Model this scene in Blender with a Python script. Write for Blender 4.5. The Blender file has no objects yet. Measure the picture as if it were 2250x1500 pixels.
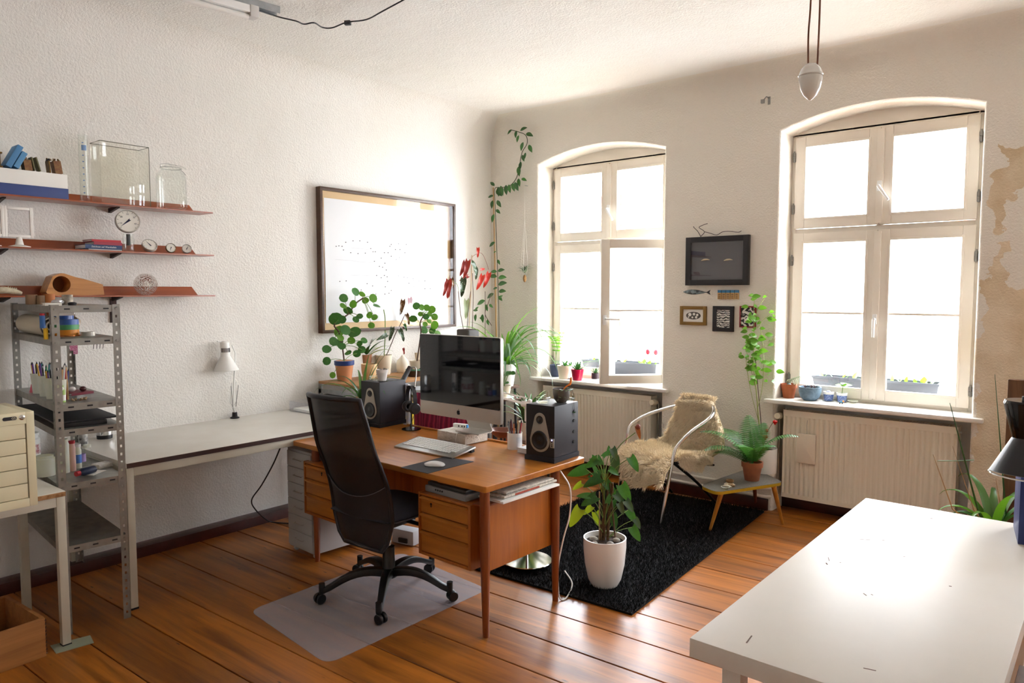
import bpy, bmesh, math, random
from mathutils import Vector, Matrix, Euler, noise
random.seed(7)
PI = math.pi
rad = math.radians
scene = bpy.context.scene
col = scene.collection

# ---------------------------------------------------------------- camera
EYE = Vector((0, 0, 1.63)); FPX = 1586.19
def _dir(px, py): return Vector((px - 1125.0, py - 750.0, FPX)).normalized()
_ey = _dir(2430, 641)                       # vanishing point of the shelf wall (+y)
_ex = -_dir(-812, 642)                      # vanishing point of the window wall (+x)
_ez = _ex.cross(_ey).normalized(); _ex = _ey.cross(_ez)
CW = Matrix((_ex, _ey, _ez))                # camera (right, down, forward) -> world
cam_d = bpy.data.cameras.new('camera'); cam = bpy.data.objects.new('camera', cam_d); col.objects.link(cam)
_r = CW @ Vector((1, 0, 0)); _u = CW @ Vector((0, -1, 0)); _b = CW @ Vector((0, 0, -1))
cam.matrix_world = Matrix.Translation(EYE) @ Matrix((_r, _u, _b)).transposed().to_4x4()
cam_d.sensor_width = 36; cam_d.lens = 36 * FPX / 2250; cam_d.clip_start = 0.05; cam_d.clip_end = 200
scene.camera = cam
scene.cycles.transparent_max_bounces = 40

# ---------------------------------------------------------------- daylight and exposure
world = bpy.data.worlds.new('daylight'); scene.world = world; world.use_nodes = True
_bg = world.node_tree.nodes['Background']
_bg.inputs[0].default_value = (0.855, 0.915, 1.0, 1); _bg.inputs[1].default_value = 9.0
vs = scene.view_settings
vs.view_transform = 'Standard'; vs.look = 'None'; vs.gamma = 1; vs.use_curve_mapping = False
vs.exposure = 1.74
X0, Y0, ZC = -4.63, 5.32, 3.26              # shelf wall, window wall, ceiling
X1, YB = 2.2, -1.6                          # the sides of the room behind and beside the camera
W1 = (-4.07, -2.77); W2 = (-1.87, -0.61); W3 = (.31, 1.57)    # the window openings (the third, unseen, is assumed for even light on the shelf wall)
YF = Y0 + 0.20                              # plane of the window frames
for n, (a, b) in enumerate((W1, W2, W3)):       # sky portals in the openings (they only guide the sampling of the sky)
    ld = bpy.data.lights.new('daylight_portal', 'AREA'); ld.shape = 'RECTANGLE'; ld.size = b - a; ld.size_y = 1.95
    ld.cycles.is_portal = True
    lo = bpy.data.objects.new('daylight_portal', ld); col.objects.link(lo)
    lo.location = ((a + b) / 2, YF + 0.12, 1.82); lo.rotation_euler = (rad(-90), 0, 0)

def _ray(px, py): return CW @ Vector((px - 1125.0, py - 750.0, FPX))
def _on(px, py, ax, val):
    d = _ray(px, py); return EYE + d * ((val - EYE[ax]) / d[ax])
def G(px, py, z=0.0): return _on(px, py, 2, z)      # a pixel on a level surface
def LX(px, py, x): return _on(px, py, 0, x)         # ... on a surface parallel to the shelf wall
def WY(px, py, y): return _on(px, py, 1, y)         # ... on a surface parallel to the window wall

# ---------------------------------------------------------------- materials
def lin(h):
    h = h.lstrip('#'); c = [int(h[i:i + 2], 16) / 255 for i in (0, 2, 4)]
    return tuple(((x + 0.055) / 1.055) ** 2.4 if x > 0.04045 else x / 12.92 for x in c) + (1,)
MATS = {}
def _new(name):
    m = bpy.data.materials.new(name); m.use_nodes = True; nt = m.node_tree
    return m, nt, nt.nodes['Principled BSDF'], nt.nodes, nt.links
def mat(name, c, rough=0.5, metal=0.0, bump=None, var=None, coat=0.0, trans=0.0, sheen=0.0, spec=0.5):
    """plain surface; bump=(scale,strength,dist)  var=(scale,colour2)  trans=leaf translucency"""
    if name in MATS: return MATS[name]
    m, nt, p, N, L = _new(name)
    c = lin(c)
    p.inputs['Base Color'].default_value = c; p.inputs['Roughness'].default_value = rough; p.inputs['Metallic'].default_value = metal
    p.inputs['Coat Weight'].default_value = coat; p.inputs['Sheen Weight'].default_value = sheen; p.inputs['Specular IOR Level'].default_value = spec
    tc = N.new('ShaderNodeTexCoord')
    src = None
    if var:
        nz = N.new('ShaderNodeTexNoise'); nz.inputs['Scale'].default_value = var[0]; nz.inputs['Detail'].default_value = 6
        L.new(tc.outputs['Object'], nz.inputs['Vector'])
        rp = N.new('ShaderNodeValToRGB'); rp.color_ramp.elements[0].position = .35; rp.color_ramp.elements[1].position = .65
        rp.color_ramp.elements[0].color = c; rp.color_ramp.elements[1].color = lin(var[1])
        L.new(nz.outputs['Fac'], rp.inputs['Fac']); L.new(rp.outputs['Color'], p.inputs['Base Color']); src = rp.outputs['Color']
    if bump:
        nb = N.new('ShaderNodeTexNoise'); nb.inputs['Scale'].default_value = bump[0]; nb.inputs['Detail'].default_value = 4
        L.new(tc.outputs['Object'], nb.inputs['Vector'])
        bp = N.new('ShaderNodeBump'); bp.inputs['Strength'].default_value = bump[1]; bp.inputs['Distance'].default_value = bump[2]
        L.new(nb.outputs['Fac'], bp.inputs['Height']); L.new(bp.outputs['Normal'], p.inputs['Normal'])
    if trans:
        t = N.new('ShaderNodeBsdfTranslucent'); mx = N.new('ShaderNodeMixShader'); mx.inputs[0].default_value = trans
        t.inputs['Color'].default_value = tuple(min(1, v * f) for v, f in zip(c[:3], (1.45, 1.45, .8))) + (1,)
        L.new(p.outputs[0], mx.inputs[1]); L.new(t.outputs[0], mx.inputs[2]); L.new(mx.outputs[0], N['Material Output'].inputs[0])
    MATS[name] = m; return m
def wood(name, c1, c2, scale=1.0, axis=0, rough=.35, coat=.2, c3=None, contrast=(.3, .7)):
    """grain stretched along a local axis, shifted for each object"""
    if name in MATS: return MATS[name]
    m, nt, p, N, L = _new(name)
    tc = N.new('ShaderNodeTexCoord'); oi = N.new('ShaderNodeObjectInfo'); mp = N.new('ShaderNodeMapping')
    ad = N.new('ShaderNodeVectorMath'); ad.operation = 'MULTIPLY_ADD'
    cb = N.new('ShaderNodeCombineXYZ')
    for i in range(3): L.new(oi.outputs['Random'], cb.inputs[i])
    ad.inputs[1].default_value = (31, 17, 23)
    L.new(cb.outputs[0], ad.inputs[0]); L.new(tc.outputs['Object'], ad.inputs[2])
    s = [14 * scale] * 3; s[axis] = 0.9 * scale; mp.inputs['Scale'].default_value = s
    L.new(ad.outputs[0], mp.inputs['Vector'])
    nz = N.new('ShaderNodeTexNoise'); nz.inputs['Scale'].default_value = 1.6; nz.inputs['Detail'].default_value = 8; nz.inputs['Roughness'].default_value = .62
    nz.inputs['Distortion'].default_value = .6
    L.new(mp.outputs[0], nz.inputs['Vector'])
    rp = N.new('ShaderNodeValToRGB'); e = rp.color_ramp.elements
    e[0].position, e[1].position = contrast; e[0].color = lin(c2); e[1].color = lin(c1)
    L.new(nz.outputs['Fac'], rp.inputs['Fac'])
    out = rp.outputs['Color']
    if c3:                                             # knots
        vo = N.new('ShaderNodeTexVoronoi'); vm = N.new('ShaderNodeMapping'); s2 = [3.1] * 3; s2[axis] = .8; vm.inputs['Scale'].default_value = s2
        L.new(ad.outputs[0], vm.inputs['Vector']); L.new(vm.outputs[0], vo.inputs['Vector'])
        r2 = N.new('ShaderNodeValToRGB'); r2.color_ramp.elements[0].position = .02; r2.color_ramp.elements[1].position = .09
        r2.color_ramp.elements[0].color = (1, 1, 1, 1); r2.color_ramp.elements[1].color = (0, 0, 0, 1)
        L.new(vo.outputs['Distance'], r2.inputs['Fac'])
        mx = N.new('ShaderNodeMix'); mx.data_type = 'RGBA'; L.new(r2.outputs['Color'], mx.inputs['Factor'])
        L.new(out, mx.inputs['A']); mx.inputs['B'].default_value = lin(c3); out = mx.outputs['Result']
        hs = N.new('ShaderNodeHueSaturation'); mr = N.new('ShaderNodeMapRange')
        mr.inputs['To Min'].default_value = .78; mr.inputs['To Max'].default_value = 1.18
        L.new(oi.outputs['Random'], mr.inputs['Value']); L.new(mr.outputs[0], hs.inputs['Value']); L.new(out, hs.inputs['Color']); out = hs.outputs['Color']
    L.new(out, p.inputs['Base Color'])
    bp = N.new('ShaderNodeBump'); bp.inputs['Strength'].default_value = .12; bp.inputs['Distance'].default_value = .004
    L.new(nz.outputs['Fac'], bp.inputs['Height']); L.new(bp.outputs['Normal'], p.inputs['Normal'])
    p.inputs['Roughness'].default_value = rough; p.inputs['Coat Weight'].default_value = coat; p.inputs['Coat Roughness'].default_value = .22
    MATS[name] = m; return m
def glass(name, tint='ffffff', refl=1.0, rough=0.0, ior=1.45):
    """thin clear glass: see-through with mirror reflections that grow at grazing angles"""
    if name in MATS: return MATS[name]
    m, nt, p, N, L = _new(name); N.remove(p)
    t = N.new('ShaderNodeBsdfTransparent'); g = N.new('ShaderNodeBsdfGlossy'); f = N.new('ShaderNodeLayerWeight'); mx = N.new('ShaderNodeMixShader')
    t.inputs[0].default_value = lin(tint); g.inputs['Roughness'].default_value = rough; f.inputs[0].default_value = .5
    pw_ = N.new('ShaderNodeMath'); pw_.operation = 'POWER'; pw_.inputs[1].default_value = 4.0
    ml = N.new('ShaderNodeMath'); ml.operation = 'MULTIPLY_ADD'; ml.inputs[1].default_value = .6 * refl; ml.inputs[2].default_value = .035 * refl
    L.new(f.outputs['Facing'], pw_.inputs[0]); L.new(pw_.outputs[0], ml.inputs[0]); L.new(ml.outputs[0], mx.inputs[0]); L.new(t.outputs[0], mx.inputs[1]); L.new(g.outputs[0], mx.inputs[2])
    L.new(mx.outputs[0], N['Material Output'].inputs[0]); MATS[name] = m; return m

# ---------------------------------------------------------------- mesh builder
class MB:
    def __init__(s): s.v = []; s.f = []
    def add(s, vs, fs):
        o = len(s.v); s.v += [tuple(v) for v in vs]; s.f += [tuple(i + o for i in f) for f in fs]; return s
    def box(s, x0, x1, y0, y1, z0, z1, M=None):
        vs = [Vector((x, y, z)) for z in (z0, z1) for y in (y0, y1) for x in (x0, x1)]
        if M is not None: vs = [M @ v for v in vs]
        return s.add(vs, [(0, 2, 3, 1), (4, 5, 7, 6), (0, 1, 5, 4), (1, 3, 7, 5), (3, 2, 6, 7), (2, 0, 4, 6)])
    def bar(s, a, b, w, h, up=(0, 0, 1)):
        """a straight bar from a to b with a w x h section (h along up)"""
        a, b = Vector(a), Vector(b); d = (b - a); ln = d.length; d.normalize()
        sd = d.cross(Vector(up))
        if sd.length < 1e-5: sd = d.cross(Vector((1, 0, 0)))
        sd.normalize(); u = sd.cross(d)
        M = Matrix((d, sd, u)).transposed().to_4x4(); M.translation = a
        return s.box(0, ln, -w / 2, w / 2, -h / 2, h / 2, M)
    def tube(s, pts, r, n=8, closed=False, caps=True):
        pts = [Vector(p) for p in pts]; k = len(pts)
        rs = list(r) if isinstance(r, (list, tuple)) else [r] * k
        vs = []; prev = None
        for i, p in enumerate(pts):
            a = pts[i - 1] if (i or closed) else p; b = pts[(i + 1) % k] if (i < k - 1 or closed) else p
            t = (b - a).normalized()
            if prev is None:
                sd = t.cross(Vector((0, 0, 1)))
                if sd.length < 1e-3: sd = t.cross(Vector((1, 0, 0)))
                sd.normalize()
            else:
                sd = prev - t * prev.dot(t)
                sd = sd.normalized() if sd.length > 1e-6 else prev
            prev = sd; u = t.cross(sd)
            vs += [p + (sd * math.cos(2 * PI * j / n) + u * math.sin(2 * PI * j / n)) * rs[i] for j in range(n)]
        fs = []
        for i in range(k if closed else k - 1):
            for j in range(n):
                a, b = i * n, ((i + 1) % k) * n; jj = (j + 1) % n
                fs.append((a + j, a + jj, b + jj, b + j))
        if caps and not closed: fs += [tuple(range(n - 1, -1, -1)), tuple(range((k - 1) * n, k * n))]
        return s.add(vs, fs)
    def cyl(s, a, b, r, r2=None, n=16, caps=True): return s.tube([a, b], [r, r if r2 is None else r2], n, False, caps)
    def lathe(s, prof, n=24, c=(0, 0, 0), M=None, cap0=False, cap1=False):
        c = Vector(c); vs = []
        for r, z in prof:
            for j in range(n):
                v = Vector((r * math.cos(2 * PI * j / n), r * math.sin(2 * PI * j / n), z))
                vs.append((M @ v if M is not None else v) + c)
        fs = []
        for i in range(len(prof) - 1):
            for j in range(n):
                jj = (j + 1) % n; fs.append((i * n + j, i * n + jj, (i + 1) * n + jj, (i + 1) * n + j))
        if cap0: fs.append(tuple(range(n - 1, -1, -1)))
        if cap1: fs.append(tuple(range((len(prof) - 1) * n, len(prof) * n)))
        return s.add(vs, fs)
    def prism(s, poly, z0, z1, M=None):
        n = len(poly); vs = [Vector((x, y, z)) for z in (z0, z1) for x, y in poly]
        if M is not None: vs = [M @ v for v in vs]
        return s.add(vs, [tuple(range(n - 1, -1, -1)), tuple(range(n, 2 * n))] + [(i, (i + 1) % n, n + (i + 1) % n, n + i) for i in range(n)])
    def grid(s, rows, closed=False):
        m = len(rows[0]); vs = [v for r in rows for v in r]; fs = []
        for i in range(len(rows) - 1):
            for j in range(m if closed else m - 1):
                jj = (j + 1) % m; fs.append((i * m + j, i * m + jj, (i + 1) * m + jj, (i + 1) * m + j))
        return s.add(vs, fs)
    def ribbon(s, pts, widths, side, fold=0.0):
        """a leaf blade along pts; side = width direction (vector or list); fold drops the midrib"""
        rows = []
        for i, (p, w) in enumerate(zip(pts, widths)):
            sd = Vector(side[i] if isinstance(side, list) else side).normalized(); p = Vector(p)
            rows.append([p - sd * w / 2, p - Vector((0, 0, fold * w)), p + sd * w / 2])
        return s.grid(rows)
    def ball(s, c, r, n=12, m=8, sc=(1, 1, 1)):
        c = Vector(c); prof = [(max(1e-4, math.sin(PI * i / m)) * r, -math.cos(PI * i / m) * r) for i in range(m + 1)]
        return s.lathe(prof, n, c, Matrix.Diagonal(sc))
    def mesh(s, name, bevel=0.0, seg=2, smooth=40, thick=0.0, subdiv=0):
        me = bpy.data.meshes.new(name); me.from_pydata(s.v, [], s.f)
        bm = bmesh.new(); bm.from_mesh(me)
        bmesh.ops.recalc_face_normals(bm, faces=bm.faces) if thick == 0 else None
        if thick:
            bmesh.ops.recalc_face_normals(bm, faces=bm.faces); bmesh.ops.solidify(bm, geom=bm.faces[:], thickness=thick)
        if bevel:
            es = [e for e in bm.edges if len(e.link_faces) == 2 and e.calc_face_angle(0) > rad(30)]
            bmesh.ops.bevel(bm, geom=es, offset=bevel, segments=seg, profile=.6, affect='EDGES', clamp_overlap=True)
        bm.to_mesh(me); bm.free()
        if smooth:
            me.shade_smooth(); me.set_sharp_from_angle(angle=rad(smooth))
        return me
    def obj(s, name, m, parent=None, bevel=0.0, seg=2, smooth=40, thick=0.0, loc=None, rot=None, label=None, cat=None, group=None, kind=None):
        return put(name, s.mesh(name, bevel, seg, smooth, thick), m, parent, loc, rot, label, cat, group, kind)
def put(name, me, m, parent=None, loc=None, rot=None, label=None, cat=None, group=None, kind=None, scale=None, matrix=None):
    o = bpy.data.objects.new(name, me); col.objects.link(o)
    if m is not None:
        if me.materials: 
            if me.materials[0] != m:
                o.material_slots[0].link = 'OBJECT'; o.material_slots[0].material = m
        else: me.materials.append(m)
    if parent is not None: o.parent = parent
    if matrix is not None: o.matrix_local = matrix
    if loc is not None: o.location = loc
    if rot is not None: o.rotation_euler = rot
    if scale is not None: o.scale = scale
    return tag(o, label, cat, group, kind)
def tag(o, label=None, cat=None, group=None, kind=None):
    if label: o['label'] = label
    if cat: o['category'] = cat
    if group: o['group'] = group
    if kind: o['kind'] = kind
    return o
def T(name, label, cat, loc=(0, 0, 0), rz=0.0, group=None, rot=None):
    o = bpy.data.objects.new(name, None); col.objects.link(o); o.empty_display_size = .05
    o.location = loc; o.rotation_euler = rot if rot else (0, 0, rz)
    return tag(o, label, cat, group)
def text(body, size, m, parent, loc, rot, name='lettering', ext=.0003, align='CENTER', sx=1.0):
    c = bpy.data.curves.new(name, 'FONT'); c.body = body; c.size = size; c.extrude = ext; c.align_x = align; c.align_y = 'CENTER'
    o = bpy.data.objects.new(name, c); me = bpy.data.meshes.new_from_object(o); bpy.data.objects.remove(o)
    o = put(name, me, m, parent, loc, rot, scale=(sx, 1, 1)); return o
def curve_pts(ctrl, n=6):
    """Catmull-Rom through control points"""
    c = [Vector(p) for p in ctrl]; c = [c[0] * 2 - c[1]] + c + [c[-1] * 2 - c[-2]]; out = []
    for i in range(1, len(c) - 2):
        for k in range(n):
            t = k / n; a, b, d, e = c[i - 1], c[i], c[i + 1], c[i + 2]
            out.append(.5 * ((2 * b) + (d - a) * t + (2 * a - 5 * b + 4 * d - e) * t * t + (3 * b - a - 3 * d + e) * t ** 3))
    return out + [c[-2]]
def rrect(x0, x1, y0, y1, r, n=4):
    out = []
    for cx, cy, a in ((x1 - r, y1 - r, 0), (x0 + r, y1 - r, 90), (x0 + r, y0 + r, 180), (x1 - r, y0 + r, 270)):
        out += [(cx + r * math.cos(rad(a + 90 * i / n)), cy + r * math.sin(rad(a + 90 * i / n))) for i in range(n + 1)]
    return out
RX90 = Matrix.Rotation(rad(90), 4, 'X')     # turns an x-y outline into an x-z one facing -y
# ================================================================ materials used by the room
M_white = mat('white paint', 'efeae2', .45)
def plaster(name, c, patch=False):
    m, nt, p, N, L = _new(name)
    tc = N.new('ShaderNodeTexCoord'); ge = N.new('ShaderNodeNewGeometry')
    n1 = N.new('ShaderNodeTexNoise'); n1.inputs['Scale'].default_value = 75; n1.inputs['Detail'].default_value = 5; n1.inputs['Roughness'].default_value = .6
    n2 = N.new('ShaderNodeTexNoise'); n2.inputs['Scale'].default_value = 2.2; n2.inputs['Detail'].default_value = 3
    for n in (n1, n2): L.new(ge.outputs['Position'], n.inputs['Vector'])
    ml = N.new('ShaderNodeMath'); ml.operation = 'MULTIPLY_ADD'; ml.inputs[1].default_value = 4.0
    L.new(n2.outputs['Fac'], ml.inputs[0]); L.new(n1.outputs['Fac'], ml.inputs[2])
    bp = N.new('ShaderNodeBump'); bp.inputs['Strength'].default_value = .55; bp.inputs['Distance'].default_value = .012
    L.new(ml.outputs[0], bp.inputs['Height']); L.new(bp.outputs['Normal'], p.inputs['Normal'])
    p.inputs['Roughness'].default_value = .9; p.inputs['Specular IOR Level'].default_value = .2
    p.inputs['Base Color'].default_value = lin(c)
    if patch:                                           # paint flaked off to bare plaster beside the second window
        sp = N.new('ShaderNodeSeparateXYZ'); n3 = N.new('ShaderNodeTexNoise'); n3.inputs['Scale'].default_value = 7; n3.inputs['Detail'].default_value = 7
        L.new(ge.outputs['Position'], sp.inputs[0]); L.new(ge.outputs['Position'], n3.inputs['Vector'])
        def M(op, a, b=None, c=None):
            n = N.new('ShaderNodeMath'); n.operation = op
            for i, x in enumerate((a, b, c)):
                if x is None: continue
                if isinstance(x, (int, float)): n.inputs[i].default_value = x
                else: L.new(x, n.inputs[i])
            return n.outputs[0]
        nf = M('MULTIPLY_ADD', n3.outputs['Fac'], .34, -.17)
        x = M('ADD', sp.outputs[0], nf); z = M('MULTIPLY_ADD', nf, 1.3, sp.outputs[2])
        lowx = M('GREATER_THAN', x, -.60); lowz = M('LESS_THAN', z, 1.93); 
        edge = M('GREATER_THAN', x, M('MULTIPLY_ADD', sp.outputs[2], .13, -.78))
        low = M('MULTIPLY', M('MULTIPLY', lowx, lowz), edge)
        upx = M('GREATER_THAN', x, -.545); up = M('MULTIPLY', upx, M('MULTIPLY', M('LESS_THAN', z, 2.53), M('GREATER_THAN', z, 2.02)))
        isl = M('MULTIPLY', M('GREATER_THAN', x, -.47), M('MULTIPLY', M('GREATER_THAN', z, 1.68), M('LESS_THAN', z, 2.22)))
        fac = M('MULTIPLY', M('MINIMUM', M('ADD', low, up), 1.0), M('SUBTRACT', 1.0, isl))
        n4 = N.new('ShaderNodeTexNoise'); n4.inputs['Scale'].default_value = 4; n4.inputs['Detail'].default_value = 8; L.new(ge.outputs['Position'], n4.inputs['Vector'])
        rp = N.new('ShaderNodeValToRGB'); rp.color_ramp.elements[0].color = lin('d6bf9c'); rp.color_ramp.elements[1].color = lin('ecdcc2')
        rp.color_ramp.elements[0].position = .35; rp.color_ramp.elements[1].position = .62
        L.new(n4.outputs['Fac'], rp.inputs['Fac'])
        mx = N.new('ShaderNodeMix'); mx.data_type = 'RGBA'; L.new(fac, mx.inputs['Factor']); mx.inputs['A'].default_value = lin(c); L.new(rp.outputs['Color'], mx.inputs['B'])
        L.new(mx.outputs['Result'], p.inputs['Base Color'])
    return m
M_wall = plaster('woodchip wall paint', 'f0ece5'); M_wallw = plaster('window wall paint', 'efe8dc', True)
M_ceil = plaster('ceiling paint', 'f2efe9')
M_reveal = mat('smooth reveal plaster', 'f3f0ea', .8, bump=(9, .15, .02))
M_frame = mat('window lacquer', 'f1e9dc', .35, var=(3, 'ece2d2'))
M_skirt = mat('oxblood skirting paint', '4a1a12', .35, bump=(25, .2, .01), var=(9, '3a120d'))
M_floor = wood('pine floor', 'b56c22', '6f3b0d', .7, 0, .38, .15, c3='351707', contrast=(.3, .62))
M_rad = mat('radiator enamel', 'efe6d2', .38)
M_glass = glass('window glass', 'ffffff')

# ================================================================ floor: boards on joists
fl = MB().box(X0 - .3, X1 + .2, YB - .2, Y0 + .5, -.10, -.03).obj('floor', mat('dark gap', '120a06', .9), kind='structure')
PA = rad(2.0); pw = .262; u = Vector((math.cos(PA), math.sin(PA), 0)); w_ = Vector((-math.sin(PA), math.cos(PA), 0))
pm = None
for i in range(34):
    o = w_ * (YB - .45 + i * pw) + Vector((-1.2, 0, 0))
    wd = pw - .004 - random.random() * .003
    me = MB().box(-4.1, 3.9, 0, wd, -.032, 0).mesh('floorboard', .0025, 1, 0)
    b = put('floorboard', me, M_floor, fl); b.location = o; b.rotation_euler = (0, 0, PA)

# ================================================================ walls, cove, ceiling
def wall_rect(a, b, z0, z1): return [(a[0], a[1], z0), (b[0], b[1], z0), (b[0], b[1], z1), (a[0], a[1], z1)]
MB().add(wall_rect((X0, YB), (X0, Y0 + .02), -.05, ZC + .05), [(0, 1, 2, 3)]).obj('wall_left', M_wall, kind='structure', smooth=0)
MB().add(wall_rect((X0, YB), (X1, YB), -.05, ZC + .05), [(0, 1, 2, 3)]).obj('wall_rear', M_wall, kind='structure', smooth=0)
MB().add(wall_rect((X1, YB), (X1, Y0), -.05, ZC + .05), [(0, 1, 2, 3)]).obj('wall_right', M_wall, kind='structure', smooth=0)
MB().add([(X0 - .05, YB - .05, ZC), (X1 + .05, YB - .05, ZC), (X1 + .05, Y0 + .35, ZC), (X0 - .05, Y0 + .35, ZC)], [(0, 1, 2, 3)]).obj('ceiling', M_ceil, kind='structure', smooth=0)
cl = MB(); rc = .24
cl.grid([[(X0 + rc - rc * math.cos(PI / 2 * i / 10), y, ZC - rc + rc * math.sin(PI / 2 * i / 10)) for y in (YB, Y0)] for i in range(11)])
cl.obj('trim_1', M_wall, kind='structure', smooth=60)
cl = MB(); rc = .16
cl.grid([[(x, Y0 - rc + rc * math.cos(PI / 2 * i / 8), ZC - rc + rc * math.sin(PI / 2 * i / 8)) for x in (X0, X1)] for i in range(9)])
cl.obj('trim_2', M_wallw, kind='structure', smooth=60)

SPR, RISE = 2.795, .105                    # springing of the window arches
def opening(a, b, z0, inset=0.0, n=14):
    """outline of an arched opening from the lower left over the arch to the lower right (x,z)"""
    a += inset; b -= inset; out = [(a, z0)]
    for i in range(n + 1):
        t = -1 + 2 * i / n; out.append(((a + b) / 2 + (b - a) / 2 * t, SPR - inset * .7 + RISE * (1 - t * t)))
    return out + [(b, z0)]
def wall_with_windows():
    m = MB(); zt = ZC + .05
    spans = [X0 - .02, *W1, *W2, *W3, X1]
    for a, b in ((spans[0], W1[0]), (W1[1], W2[0]), (W2[1], W3[0]), (W3[1], spans[-1])):
        m.add(wall_rect((a, Y0), (b, Y0), -.05, zt), [(0, 1, 2, 3)])
    for a, b in (W1, W2, W3):
        o = opening(a, b, -.05)[1:-1]
        m.grid([[(x, Y0, z) for x, z in o], [(x, Y0, zt) for x, z in o]])
        # rounded arris and reveal
        rows = []
        for ins, y in ((0, Y0), (.004, Y0 + .003), (.010, Y0 + .010), (.013, Y0 + .022), (.030, YF + .11)):
            rows.append([(x, y, z) for x, z in opening(a, b, -.05, ins)])
        m.grid(rows)
    return m
wn = wall_with_windows().obj('wall_window', M_wallw, kind='structure', smooth=50)
for a, b in (W1, W2, W3):                       # back of the radiator niches
    MB().box(a - .02, b + .02, YF + .005, YF + .12, -.05, .805).obj('niche_back', M_reveal, wn, smooth=0)
    MB().box(a - .05, b + .05, YF + .02, YF + .12, 2.775, 2.96).obj('arch_panel', M_frame, wn, smooth=0)
MB().box(X0, X0 + .11, YB, Y0, -.01, .065).obj('baseboard_left', M_skirt, kind='structure', bevel=.004)
sk = MB()
for a, b in ((X0, W1[0] - .015), (W1[1] + .015, W2[0] - .015), (W2[1] + .015, W3[0] - .015), (W3[1] + .015, X1)): sk.box(a, b, Y0 - .022, Y0 + .01, -.01, .085)
for a, b in (W1, W2, W3): sk.box(a, b, YF - .02, YF + .01, -.01, .09)
sk.obj('baseboard_window', M_skirt, kind='structure', bevel=.004)

# ================================================================ windows
M_steel = mat('brushed steel', '9a9a96', .35, 1.0); M_hinge = mat('zinc hinge', '8f8d88', .4, 1.0)
M_handle = mat('white handle plastic', 'f4f3f0', .3)
def frame_ring(m, x0, x1, z0, z1, w, y0, y1):
    m.box(x0, x0 + w, y0, y1, z0, z1); m.box(x1 - w, x1, y0, y1, z0, z1)
    m.box(x0 + w, x1 - w, y0, y1, z0, z0 + w); m.box(x0 + w, x1 - w, y0, y1, z1 - w, z1)
def sash(win, x0, x1, z0, z1, muntin=None, local=None):
    """one casement, hinge stile at x0, front face at local y=0"""
    pr = T('sash', None, None); pr.parent = win
    if local: pr.location = local[0]; pr.rotation_euler = (0, 0, local[1])
    m = MB(); w = .072; frame_ring(m, x0, x1, z0, z1, w, 0, .055)
    s = m.obj('sash_frame', M_frame, pr, bevel=.004)
    b = MB(); frame_ring(b, x0 + w - .012, x1 - w + .012, z0 + w - .012, z1 - w + .012, .016, -.004, .03); b.obj('glazing_bead', M_frame, pr, bevel=.003)
    if muntin: MB().box(x0 + w, x1 - w, .008, .045, muntin - .008, muntin + .008).obj('muntin', M_frame, pr, bevel=.003)
    zz = [(z0 + w, z1 - w)] if not muntin else [(z0 + w, muntin - .006), (muntin + .006, z1 - w)]
    for a, c in zz: MB().box(x0 + w - .005, x1 - w + .005, .024, .027, a, c).obj('pane', M_glass, pr, smooth=0)
    return pr
def handle(win, x, z, y, ang):
    h = MB(); h.box(-.014, .014, -.012, 0, -.035, .035); h.cyl((0, -.01, 0), (0, -.04, 0), .009)
    h.obj('handle_plate', M_handle, win, bevel=.003, loc=(x, y, z))
    g = MB(); g.tube([(0, -.04, 0), (0, -.042, -.02), (0, -.042, -.125)], [.010, .011, .0085], 8)
    g.obj('handle', M_handle, win, loc=(x, y, z), rot=(0, ang, 0))
def hinge(win, x, y, z):
    MB().cyl((x, y, z - .035), (x, y, z - .002), .009, n=10).cyl((x, y, z + .002), (x, y, z + .035), .009, n=10).cyl((x, y, z + .035), (x, y, z + .045), .006, n=8).box(x - .012, x + .012, y + .004, y + .012, z - .03, z + .03).obj('hinge', M_hinge, win)
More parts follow.
